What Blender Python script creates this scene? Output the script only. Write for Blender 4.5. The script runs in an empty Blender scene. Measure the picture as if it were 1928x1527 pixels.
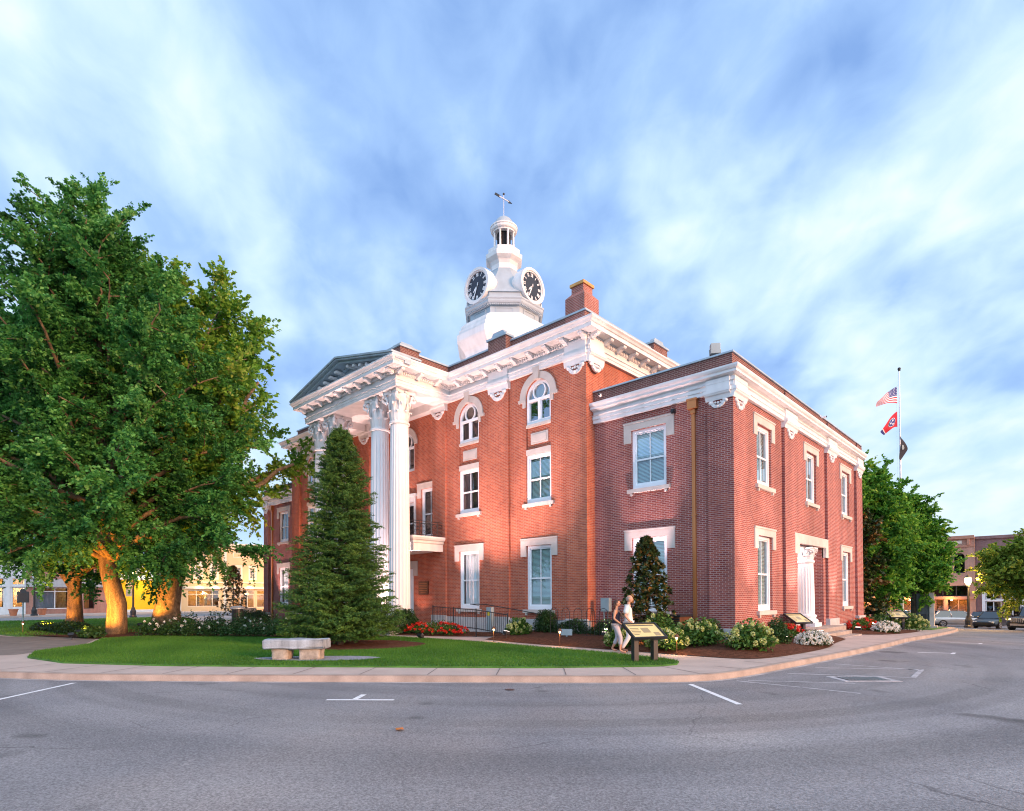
import bpy, bmesh, math, random
import numpy as np
from math import sin, cos, pi, radians, sqrt, atan2
from mathutils import Vector, Matrix

scene = bpy.context.scene
COL = scene.collection
rng = np.random.default_rng(7)
random.seed(7)

# ------------------------------------------------------------------ camera
CAM = Vector((8.0, -19.43, 1.75))
YAW, PITCH, ROLL, FPX = radians(43.479), radians(0.728), radians(0.271), 1088.06
_r = Vector((cos(YAW), sin(YAW), 0)); _f = Vector((-sin(YAW), cos(YAW), 0)); _u = Vector((0, 0, 1))
_f2 = _f * cos(PITCH) + _u * sin(PITCH)
_u2 = -_f * sin(PITCH) + _u * cos(PITCH)
_r3 = _r * cos(ROLL) - _u2 * sin(ROLL)
_u3 = _r * sin(ROLL) + _u2 * cos(ROLL)
cd = bpy.data.cameras.new("camera")
cd.sensor_width = 36; cd.sensor_fit = 'HORIZONTAL'
cd.lens = FPX / 1928 * 36
cd.shift_y = (1108.62 - 763.5) / 1928
cd.clip_start = 0.1; cd.clip_end = 3000
camo = bpy.data.objects.new("camera", cd); COL.objects.link(camo)
camo.matrix_world = Matrix(((_r3.x, _u3.x, -_f2.x, CAM.x), (_r3.y, _u3.y, -_f2.y, CAM.y),
                            (_r3.z, _u3.z, -_f2.z, CAM.z), (0, 0, 0, 1)))
scene.camera = camo

# ------------------------------------------------------------------ exposure
scene.view_settings.view_transform = 'Standard'
scene.view_settings.look = 'None'
scene.view_settings.exposure = 0.5
scene.view_settings.gamma = 1.0
scene.cycles.use_denoising = True
scene.cycles.filter_width = 1.1
scene.cycles.max_bounces = 6
scene.cycles.diffuse_bounces = 3
scene.cycles.transparent_max_bounces = 12
scene.cycles.sample_clamp_indirect = 4.0
scene.cycles.caustics_reflective = False
scene.cycles.caustics_refractive = False

# ------------------------------------------------------------------ world: dusk sky and long streaky cloud
SUN_EL, SUN_ROT = radians(11), radians(89)
w = bpy.data.worlds.new("World"); scene.world = w; w.use_nodes = True
nt = w.node_tree; nt.nodes.clear()
def N(t, **k):
    n = nt.nodes.new(t)
    for a, b in k.items(): setattr(n, a, b)
    return n
def L(a, b): nt.links.new(a, b)
def M_(op, a, b=None, c=None, clamp=False):
    n = N('ShaderNodeMath', operation=op, use_clamp=clamp)
    for i, x in enumerate((a, b, c)):
        if x is None: continue
        if isinstance(x, (int, float)): n.inputs[i].default_value = x
        else: L(x, n.inputs[i])
    return n.outputs[0]
out = N('ShaderNodeOutputWorld')
sky = N('ShaderNodeTexSky', sky_type='NISHITA'); sky.sun_disc = False
sky.sun_elevation = SUN_EL; sky.sun_rotation = SUN_ROT; sky.ozone_density = 3.0; sky.dust_density = 0.6
tc = N('ShaderNodeTexCoord'); sx = N('ShaderNodeSeparateXYZ'); L(tc.outputs['Generated'], sx.inputs[0])
X, Y, Z = sx.outputs
zz = M_('ADD', M_('MAXIMUM', Z, 0.0), 0.42)
# along-wind (a) and cross-wind (b) coordinates on a cloud deck
WA = radians(52)
a_ = M_('DIVIDE', M_('ADD', M_('MULTIPLY', X, -sin(WA)), M_('MULTIPLY', Y, cos(WA))), zz)
b_ = M_('DIVIDE', M_('ADD', M_('MULTIPLY', X, cos(WA)), M_('MULTIPLY', Y, sin(WA))), zz)
def noise(sa, sb, off, detail, rough, dist=0.0):
    cx = N('ShaderNodeCombineXYZ'); L(M_('MULTIPLY', a_, sa), cx.inputs[0]); L(M_('MULTIPLY', b_, sb), cx.inputs[1])
    cx.inputs[2].default_value = off
    n = N('ShaderNodeTexNoise'); n.inputs['Scale'].default_value = 1; n.inputs['Detail'].default_value = detail
    n.inputs['Roughness'].default_value = rough; n.inputs['Distortion'].default_value = dist
    L(cx.outputs[0], n.inputs['Vector']); return n.outputs['Fac']
n1 = noise(1.5, 2.4, 41.2, 2.5, 0.5, 0.35)
n2 = noise(4.6, 6.0, 2.1, 3.0, 0.5, 0.3)
n3 = noise(0.75, 1.0, 51.9, 2.0, 0.5)
n4 = noise(9.5, 12.0, 4.4, 5.0, 0.6, 0.4)
cl = M_('ADD', M_('ADD', M_('MULTIPLY', n1, 0.62), M_('MULTIPLY', n2, 0.44)), M_('ADD', M_('MULTIPLY', n3, 0.55), M_('MULTIPLY_ADD', n4, 0.16, -0.105)))
# brighter toward the afterglow side
glow = M_('ADD', M_('MULTIPLY', X, 0.10), M_('MULTIPLY', Y, 0.03))
cl = M_('ADD', cl, glow)
ramp = N('ShaderNodeValToRGB'); L(cl, ramp.inputs[0])
el = ramp.color_ramp.elements
el[0].position = 0.565; el[0].color = (0.20, 0.35, 0.68, 1)
el[1].position = 0.955; el[1].color = (0.90, 0.95, 0.97, 1)
e = el.new(0.68); e.color = (0.33, 0.51, 0.83, 1)
e = el.new(0.795); e.color = (0.55, 0.73, 0.92, 1)
# low band above the horizon
hz = N('ShaderNodeMapRange'); L(Z, hz.inputs[0]); hz.inputs[1].default_value = 0.0; hz.inputs[2].default_value = 0.33
hz.inputs[3].default_value = 0.62; hz.inputs[4].default_value = 0.0
mixh = N('ShaderNodeMix', data_type='RGBA'); L(hz.outputs[0], mixh.inputs[0]); L(ramp.outputs[0], mixh.inputs[6])
mixh.inputs[7].default_value = (0.42, 0.62, 0.86, 1)
bgc = N('ShaderNodeBackground'); L(mixh.outputs[2], bgc.inputs[0])
# unseen sky behind the viewer is brightened to lift the light on the ground
back = M_('MULTIPLY_ADD', M_('MAXIMUM', M_('MULTIPLY_ADD', X, 0.69, M_('MULTIPLY', Y, -0.72)), 0.0), 1.1, 1.0)
L(back, bgc.inputs[1])
bgs = N('ShaderNodeBackground'); L(sky.outputs[0], bgs.inputs[0]); bgs.inputs[1].default_value = 0.06
mixs = N('ShaderNodeMixShader'); mixs.inputs[0].default_value = 0.88
L(bgs.outputs[0], mixs.inputs[1]); L(bgc.outputs[0], mixs.inputs[2]); L(mixs.outputs[0], out.inputs[0])

# ------------------------------------------------------------------ the sun, low behind thin cloud
sd = bpy.data.lights.new("sun", 'SUN'); sd.energy = 3.6; sd.angle = radians(12); sd.color = (1.0, 0.50, 0.25)
so = bpy.data.objects.new("sun", sd); COL.objects.link(so)
sdir = Vector((sin(SUN_ROT) * cos(SUN_EL), cos(SUN_ROT) * cos(SUN_EL), sin(SUN_EL)))
so.rotation_euler = sdir.to_track_quat('Z', 'Y').to_euler(); so.location = sdir * 200

# ------------------------------------------------------------------ materials
MATS = {}
def newmat(name):
    m = bpy.data.materials.new(name); m.use_nodes = True
    t = m.node_tree; t.nodes.clear()
    o = t.nodes.new('ShaderNodeOutputMaterial'); p = t.nodes.new('ShaderNodeBsdfPrincipled')
    t.links.new(p.outputs[0], o.inputs[0]); MATS[name] = m
    return m, t, p, o
def tn(t, ty, **k):
    n = t.nodes.new(ty)
    for a, b in k.items(): setattr(n, a, b)
    return n
def c4(c): return (c[0], c[1], c[2], 1)
def mat(name, col, rough=0.7, metal=0.0, var=0.15, vscale=3.0, bump=0.0, bscale=40.0, spec=0.5, coat=0.0, fine=0.0, fscale=60.0, streak=False):
    m, t, p, o = newmat(name)
    g = tn(t, 'ShaderNodeNewGeometry')
    n = tn(t, 'ShaderNodeTexNoise'); n.inputs['Scale'].default_value = vscale; n.inputs['Detail'].default_value = 6
    if streak:
        mp = tn(t, 'ShaderNodeMapping'); mp.inputs['Scale'].default_value = (1, 1, 0.12)
        t.links.new(g.outputs['Position'], mp.inputs[0]); t.links.new(mp.outputs[0], n.inputs['Vector'])
    else:
        t.links.new(g.outputs['Position'], n.inputs['Vector'])
    r = tn(t, 'ShaderNodeValToRGB'); t.links.new(n.outputs['Fac'], r.inputs[0])
    r.color_ramp.elements[0].position = 0.3; r.color_ramp.elements[1].position = 0.7
    r.color_ramp.elements[0].color = c4([x * (1 - var) for x in col]); r.color_ramp.elements[1].color = c4([min(1, x * (1 + var)) for x in col])
    last = r.outputs[0]
    if fine > 0:
        n2 = tn(t, 'ShaderNodeTexNoise'); n2.inputs['Scale'].default_value = fscale; n2.inputs['Detail'].default_value = 3
        t.links.new(g.outputs['Position'], n2.inputs['Vector'])
        r2 = tn(t, 'ShaderNodeMapRange'); t.links.new(n2.outputs['Fac'], r2.inputs[0])
        r2.inputs[1].default_value = 0.3; r2.inputs[2].default_value = 0.7; r2.inputs[3].default_value = 1 - fine; r2.inputs[4].default_value = 1 + fine
        mx = tn(t, 'ShaderNodeMix', data_type='RGBA', blend_type='MULTIPLY'); mx.inputs[0].default_value = 1
        t.links.new(last, mx.inputs[6]); t.links.new(r2.outputs[0], mx.inputs[7]); last = mx.outputs[2]
    t.links.new(last, p.inputs['Base Color'])
    p.inputs['Roughness'].default_value = rough; p.inputs['Metallic'].default_value = metal
    p.inputs['Specular IOR Level'].default_value = spec; p.inputs['Coat Weight'].default_value = coat
    if bump > 0:
        b = tn(t, 'ShaderNodeTexNoise'); b.inputs['Scale'].default_value = bscale; b.inputs['Detail'].default_value = 5
        t.links.new(g.outputs['Position'], b.inputs['Vector'])
        bn = tn(t, 'ShaderNodeBump'); bn.inputs['Strength'].default_value = bump; bn.inputs['Distance'].default_value = 0.02
        t.links.new(b.outputs['Fac'], bn.inputs['Height']); t.links.new(bn.outputs[0], p.inputs['Normal'])
    return m
def brick(name, c1, c2, mortar, w=0.2135, h=0.0677, ms=0.010, rough=0.85):
    m, t, p, o = newmat(name)
    g = tn(t, 'ShaderNodeNewGeometry'); s = tn(t, 'ShaderNodeSeparateXYZ'); t.links.new(g.outputs['Position'], s.inputs[0])
    ad = tn(t, 'ShaderNodeMath', operation='ADD'); t.links.new(s.outputs[0], ad.inputs[0]); t.links.new(s.outputs[1], ad.inputs[1])
    cb = tn(t, 'ShaderNodeCombineXYZ'); t.links.new(ad.outputs[0], cb.inputs[0]); t.links.new(s.outputs[2], cb.inputs[1])
    b = tn(t, 'ShaderNodeTexBrick'); t.links.new(cb.outputs[0], b.inputs['Vector'])
    b.inputs['Scale'].default_value = 1; b.inputs['Brick Width'].default_value = w; b.inputs['Row Height'].default_value = h
    b.inputs['Mortar Size'].default_value = ms; b.inputs['Mortar Smooth'].default_value = 0.2; b.inputs['Bias'].default_value = 0
    b.inputs['Color1'].default_value = c4(c1); b.inputs['Color2'].default_value = c4(c2); b.inputs['Mortar'].default_value = c4(mortar)
    n = tn(t, 'ShaderNodeTexNoise'); n.inputs['Scale'].default_value = 0.55; n.inputs['Detail'].default_value = 7; n.inputs['Roughness'].default_value = 0.65
    t.links.new(g.outputs['Position'], n.inputs['Vector'])
    mr = tn(t, 'ShaderNodeMapRange'); t.links.new(n.outputs['Fac'], mr.inputs[0])
    mr.inputs[1].default_value = 0.3; mr.inputs[2].default_value = 0.7; mr.inputs[3].default_value = 0.80; mr.inputs[4].default_value = 1.18
    mx = tn(t, 'ShaderNodeMix', data_type='RGBA', blend_type='MULTIPLY'); mx.inputs[0].default_value = 1
    t.links.new(b.outputs[0], mx.inputs[6]); t.links.new(mr.outputs[0], mx.inputs[7])
    mp = tn(t, 'ShaderNodeMapping'); mp.inputs['Scale'].default_value = (1.6, 1.6, 0.10); t.links.new(g.outputs['Position'], mp.inputs[0])
    n3 = tn(t, 'ShaderNodeTexNoise'); n3.inputs['Scale'].default_value = 1.0; n3.inputs['Detail'].default_value = 6; n3.inputs['Roughness'].default_value = .7; t.links.new(mp.outputs[0], n3.inputs['Vector'])
    m3 = tn(t, 'ShaderNodeMapRange'); t.links.new(n3.outputs['Fac'], m3.inputs[0]); m3.inputs[1].default_value = .35; m3.inputs[2].default_value = .7; m3.inputs[3].default_value = .80; m3.inputs[4].default_value = 1.12
    mx3 = tn(t, 'ShaderNodeMix', data_type='RGBA', blend_type='MULTIPLY'); mx3.inputs[0].default_value = 1; t.links.new(mx.outputs[2], mx3.inputs[6]); t.links.new(m3.outputs[0], mx3.inputs[7])
    t.links.new(mx3.outputs[2], p.inputs['Base Color']); p.inputs['Roughness'].default_value = rough; p.inputs['Specular IOR Level'].default_value = 0.25
    bn = tn(t, 'ShaderNodeBump'); bn.inputs['Strength'].default_value = 0.35; bn.inputs['Distance'].default_value = 0.01; bn.invert = True
    t.links.new(b.outputs['Fac'], bn.inputs['Height']); t.links.new(bn.outputs[0], p.inputs['Normal'])
    return m
def glass(name, tint=(0.75, 0.85, 0.88), refl=0.30):
    m, t, p, o = newmat(name); t.nodes.remove(p)
    tr = tn(t, 'ShaderNodeBsdfTransparent'); tr.inputs[0].default_value = c4(tint)
    gl = tn(t, 'ShaderNodeBsdfGlossy'); gl.inputs['Roughness'].default_value = 0.02
    gg = tn(t, 'ShaderNodeNewGeometry'); nz = tn(t, 'ShaderNodeTexNoise'); nz.inputs['Scale'].default_value = 1.3
    t.links.new(gg.outputs['Position'], nz.inputs['Vector'])
    bn = tn(t, 'ShaderNodeBump'); bn.inputs['Strength'].default_value = 0.03; bn.inputs['Distance'].default_value = 0.05
    t.links.new(nz.outputs['Fac'], bn.inputs['Height']); t.links.new(bn.outputs[0], gl.inputs['Normal'])
    # Schlick reflectance that does not care which way the pane faces
    dt = tn(t, 'ShaderNodeVectorMath', operation='DOT_PRODUCT'); t.links.new(gg.outputs['Normal'], dt.inputs[0]); t.links.new(gg.outputs['Incoming'], dt.inputs[1])
    def mt(op, x, y):
        n = tn(t, 'ShaderNodeMath', operation=op, use_clamp=op == 'ADD')
        for k, v in ((0, x), (1, y)):
            if isinstance(v, (int, float)): n.inputs[k].default_value = v
            elif v is not None: t.links.new(v, n.inputs[k])
        return n.outputs[0]
    cs = mt('ABSOLUTE', dt.outputs['Value'], None)
    ad = mt('ADD', mt('MULTIPLY', mt('POWER', mt('SUBTRACT', 1.0, cs), 4.0), 1.2), refl + .07)
    mx = tn(t, 'ShaderNodeMixShader'); t.links.new(ad, mx.inputs[0]); t.links.new(tr.outputs[0], mx.inputs[1]); t.links.new(gl.outputs[0], mx.inputs[2])
    t.links.new(mx.outputs[0], o.inputs[0]); return m
def emit(name, col, strength):
    m, t, p, o = newmat(name); t.nodes.remove(p)
    e = tn(t, 'ShaderNodeEmission'); e.inputs[0].default_value = c4(col); e.inputs[1].default_value = strength
    t.links.new(e.outputs[0], o.inputs[0]); return m
def leafmat(name, cols, trans=0.35, rough=0.55):
    """cols: list of colours across a per-leaf random value"""
    m, t, p, o = newmat(name)
    at = tn(t, 'ShaderNodeAttribute', attribute_name='tint')
    r = tn(t, 'ShaderNodeValToRGB'); t.links.new(at.outputs['Fac'], r.inputs[0])
    els = r.color_ramp.elements
    for i, c in enumerate(cols):
        pos = i / (len(cols) - 1)
        if i == 0: els[0].position = 0; els[0].color = c4(c)
        elif i == len(cols) - 1: els[len(els) - 1].position = 1; els[len(els) - 1].color = c4(c)
        else: els.new(pos).color = c4(c)
    t.links.new(r.outputs[0], p.inputs['Base Color']); p.inputs['Roughness'].default_value = rough; p.inputs['Specular IOR Level'].default_value = 0.35
    tl = tn(t, 'ShaderNodeBsdfTranslucent'); t.links.new(r.outputs[0], tl.inputs[0])
    mx = tn(t, 'ShaderNodeMixShader'); mx.inputs[0].default_value = trans
    t.links.new(p.outputs[0], mx.inputs[1]); t.links.new(tl.outputs[0], mx.inputs[2]); t.links.new(mx.outputs[0], o.inputs[0])
    return m

def asphalt():
    m, t, p, o = newmat('asphalt'); g = tn(t, 'ShaderNodeNewGeometry'); P = g.outputs['Position']
    def nz(scale, detail, lo, hi, a, b, off=0.0, rough=.55):
        n = tn(t, 'ShaderNodeTexNoise'); n.inputs['Scale'].default_value = scale; n.inputs['Detail'].default_value = detail; n.inputs['Roughness'].default_value = rough
        if off:
            mp = tn(t, 'ShaderNodeMapping'); mp.inputs['Location'].default_value = (off, off * .7, 0); t.links.new(P, mp.inputs[0]); t.links.new(mp.outputs[0], n.inputs['Vector'])
        else: t.links.new(P, n.inputs['Vector'])
        r = tn(t, 'ShaderNodeMapRange'); t.links.new(n.outputs['Fac'], r.inputs[0]); r.inputs[1].default_value = lo; r.inputs[2].default_value = hi; r.inputs[3].default_value = a; r.inputs[4].default_value = b; return r.outputs[0]
    def mix(mode, fac, A, B):
        x = tn(t, 'ShaderNodeMix', data_type='RGBA', blend_type=mode)
        for k, v in ((0, fac), (6, A), (7, B)):
            if isinstance(v, (int, float)): x.inputs[k].default_value = v
            elif isinstance(v, tuple): x.inputs[k].default_value = c4(v)
            else: t.links.new(v, x.inputs[k])
        return x.outputs[2]
    col = mix('MIX', nz(.22, 5, .35, .68, 0, 1), (.170, .170, .185), (.262, .255, .262))
    col = mix('MIX', nz(.10, 4, .52, .70, 0, .55, 31), col, (.30, .245, .215))            # warm tinted areas
    # bands polished by tyres turning round the corner
    sb = tn(t, 'ShaderNodeVectorMath', operation='DISTANCE'); t.links.new(P, sb.inputs[0]); sb.inputs[1].default_value = (-7.0, -2.5, 0)
    wv = tn(t, 'ShaderNodeTexNoise', noise_dimensions='1D'); wv.inputs['Scale'].default_value = .9; wv.inputs['Detail'].default_value = 3; t.links.new(sb.outputs['Value'], wv.inputs['W'])
    wr = tn(t, 'ShaderNodeMapRange'); t.links.new(wv.outputs['Fac'], wr.inputs[0]); wr.inputs[1].default_value = .35; wr.inputs[2].default_value = .65; wr.inputs[3].default_value = .84; wr.inputs[4].default_value = 1.16
    col = mix('MULTIPLY', nz(.12, 2, .35, .6, .3, 1, 90), col, wr.outputs[0])
    col = mix('MULTIPLY', 1.0, col, nz(38, 3, .3, .7, .62, 1.42))                          # aggregate
    col = mix('MULTIPLY', 1.0, col, nz(120, 2, .3, .7, .7, 1.3, 5))
    v = tn(t, 'ShaderNodeTexVoronoi'); v.inputs['Scale'].default_value = 30; t.links.new(P, v.inputs['Vector'])
    r = tn(t, 'ShaderNodeMapRange'); t.links.new(v.outputs['Distance'], r.inputs[0]); r.inputs[1].default_value = .12; r.inputs[2].default_value = .22; r.inputs[3].default_value = .55; r.inputs[4].default_value = 0
    col = mix('MIX', r.outputs[0], col, (.42, .40, .40))                                   # pale stones
    st = nz(.55, 3, .66, .74, 0, .75, 77); col = mix('MIX', st, col, (.06, .058, .06))    # oil and damp stains
    sc = nz(3.5, 3, .70, .76, 0, .35, 13); col = mix('MIX', sc, col, (.45, .43, .42))     # chalky scuffs
    # cracks
    dn = tn(t, 'ShaderNodeTexNoise'); dn.inputs['Scale'].default_value = 1.2; dn.inputs['Detail'].default_value = 5; t.links.new(P, dn.inputs['Vector'])
    va = tn(t, 'ShaderNodeVectorMath', operation='MULTIPLY_ADD'); t.links.new(dn.outputs['Color'], va.inputs[0]); va.inputs[1].default_value = (.8, .8, 0); t.links.new(P, va.inputs[2])
    vc = tn(t, 'ShaderNodeTexVoronoi', feature='DISTANCE_TO_EDGE'); vc.inputs['Scale'].default_value = .23; t.links.new(va.outputs[0], vc.inputs['Vector'])
    r = tn(t, 'ShaderNodeMapRange'); t.links.new(vc.outputs['Distance'], r.inputs[0]); r.inputs[1].default_value = .001; r.inputs[2].default_value = .0045; r.inputs[3].default_value = .6; r.inputs[4].default_value = 0
    ms = tn(t, 'ShaderNodeMath', operation='MULTIPLY'); t.links.new(r.outputs[0], ms.inputs[0]); t.links.new(nz(.3, 2, .48, .6, 0, 1, 50), ms.inputs[1])
    col = mix('MIX', ms.outputs[0], col, (.07, .065, .07))
    t.links.new(col, p.inputs['Base Color']); p.inputs['Roughness'].default_value = .88; p.inputs['Specular IOR Level'].default_value = .25
    b = tn(t, 'ShaderNodeTexNoise'); b.inputs['Scale'].default_value = 70; b.inputs['Detail'].default_value = 4; t.links.new(P, b.inputs['Vector'])
    bn = tn(t, 'ShaderNodeBump'); bn.inputs['Strength'].default_value = .6; bn.inputs['Distance'].default_value = .02; t.links.new(b.outputs['Fac'], bn.inputs['Height']); t.links.new(bn.outputs[0], p.inputs['Normal'])
asphalt()
mat('pavement', (0.46, 0.37, 0.33), 0.9, var=0.10, vscale=1.3, bump=0.15, bscale=120, fine=0.10, fscale=90, spec=0.2)
mat('kerb_concrete', (0.36, 0.29, 0.25), 0.9, var=0.22, vscale=2.2, bump=0.2, bscale=60, fine=0.12, spec=0.2)
mat('road_paint', (0.72, 0.72, 0.74), 0.75, var=0.12, vscale=6, fine=0.15, fscale=40)
mat('worn_paint', (0.40, 0.39, 0.41), 0.85, var=0.3, vscale=4, fine=0.25, fscale=30)
mat('turf', (0.05, 0.15, 0.02), 0.95, var=0.35, vscale=1.5, bump=0.4, bscale=80, fine=0.3)
mat('mulch', (0.10, 0.042, 0.026), 0.95, var=0.4, vscale=9, bump=1.0, bscale=45, fine=0.6, fscale=45, spec=0.1)
mat('gravel', (0.25, 0.26, 0.30), 0.9, var=0.35, vscale=25, bump=1.0, bscale=60, fine=0.4, fscale=50)
brick('brick_red', (0.52, 0.13, 0.062), (0.36, 0.075, 0.042), (0.47, 0.27, 0.20), ms=0.009)
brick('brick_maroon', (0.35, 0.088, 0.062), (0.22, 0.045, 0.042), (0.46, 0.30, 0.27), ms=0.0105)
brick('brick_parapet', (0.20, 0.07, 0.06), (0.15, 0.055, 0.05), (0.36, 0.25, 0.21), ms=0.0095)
brick('brick_chimney', (0.40, 0.12, 0.09), (0.32, 0.09, 0.07), (0.50, 0.34, 0.30))
brick('paver_brick', (0.30, 0.19, 0.17), (0.24, 0.15, 0.14), (0.22, 0.18, 0.16), w=0.3, h=0.15, ms=0.006)
brick('brick_shop', (0.42, 0.17, 0.12), (0.34, 0.13, 0.10), (0.45, 0.33, 0.28))
mat('white_paint', (0.72, 0.70, 0.70), 0.55, var=0.10, vscale=2.2, bump=0.03, bscale=30, streak=True)
mat('column_paint', (0.72, 0.71, 0.73), 0.5, var=0.03, vscale=2.0)
mat('frame_paint', (0.82, 0.83, 0.86), 0.45, var=0.03, vscale=3)
mat('limestone', (0.56, 0.485, 0.44), 0.85, var=0.09, vscale=2.5, bump=0.1, bscale=60, fine=0.06)
mat('foundation_stone', (0.45, 0.44, 0.44), 0.85, var=0.12, vscale=3, bump=0.3, bscale=25, fine=0.1)
mat('roof_metal', (0.40, 0.47, 0.53), 0.45, metal=0.3, var=0.15, vscale=2)
mat('tower_tin', (0.37, 0.43, 0.48), 0.5, metal=0.1, var=0.10, vscale=1.6, streak=True)
mat('roof_dark', (0.12, 0.12, 0.13), 0.9)
mat('copper', (0.52, 0.20, 0.07), 0.4, metal=0.55, var=0.2, vscale=2, streak=True)
mat('copper_cap', (0.62, 0.32, 0.10), 0.5, metal=0.2, var=0.15)
mat('iron', (0.02, 0.02, 0.022), 0.5, var=0.2)
mat('black_plastic', (0.015, 0.016, 0.02), 0.45, var=0.2)
mat('blind', (0.56, 0.68, 0.66), 0.7, var=0.04)
mat('curtain', (0.16, 0.10, 0.10), 0.9, var=0.2, vscale=2)
mat('sheer', (0.82, 0.80, 0.82), 0.9, var=0.1, vscale=2)
mat('clock_black', (0.018, 0.02, 0.035), 0.35, var=0.1)
mat('dark_void', (0.012, 0.010, 0.012), 0.9)  # near-black colour standing in for unlit interiors
mat('bronze', (0.16, 0.07, 0.035), 0.5, metal=0.5, var=0.2)
mat('grey_box', (0.30, 0.36, 0.38), 0.5, var=0.1)
mat('aluminium', (0.60, 0.62, 0.65), 0.4, metal=0.6)
glass('pane_glass', (0.86, 0.95, 0.96), 0.12); glass('pane_dark', (0.45, 0.5, 0.55), 0.10); mat('pane_black', (0.015, 0.018, 0.022), 0.08, var=.2, spec=.35); glass('pane_blue', (0.55, 0.75, 0.9), 0.45)

# ------------------------------------------------------------------ geometry helpers
def tag(o, label=None, cat=None, group=None, kind=None):
    if label: o['label'] = label
    if cat: o['category'] = cat
    if group: o['group'] = group
    if kind: o['kind'] = kind
    return o
def link_mesh(name, me, m, parent=None, smooth=False):
    o = bpy.data.objects.new(name, me); COL.objects.link(o)
    if m is not None: me.materials.append(MATS[m] if isinstance(m, str) else m)
    if parent is not None:
        o.parent = parent
        if parent.name in WORLD: o.matrix_parent_inverse = Matrix.Translation(-parent.location)
    if smooth: me.polygons.foreach_set('use_smooth', [True] * len(me.polygons))
    return o
WORLD = set()          # things whose parts are modelled in world coordinates
def empty(name, label, cat, loc=(0, 0, 0), rz=0.0, group=None, world=False):
    o = bpy.data.objects.new(name, None); COL.objects.link(o); o.empty_display_size = 0.2
    if world: WORLD.add(o.name)
    o.location = loc; o.rotation_euler = (0, 0, rz)
    return tag(o, label, cat, group)
class Fr:
    """a wall's own frame: s along it, d out of it, z up"""
    def __init__(s, o, u, n): s.o = Vector(o); s.u = Vector(u); s.n = Vector(n)
    def __call__(s, a, d, z): return tuple(s.o + s.u * a + s.n * d + Vector((0, 0, z)))
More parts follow.
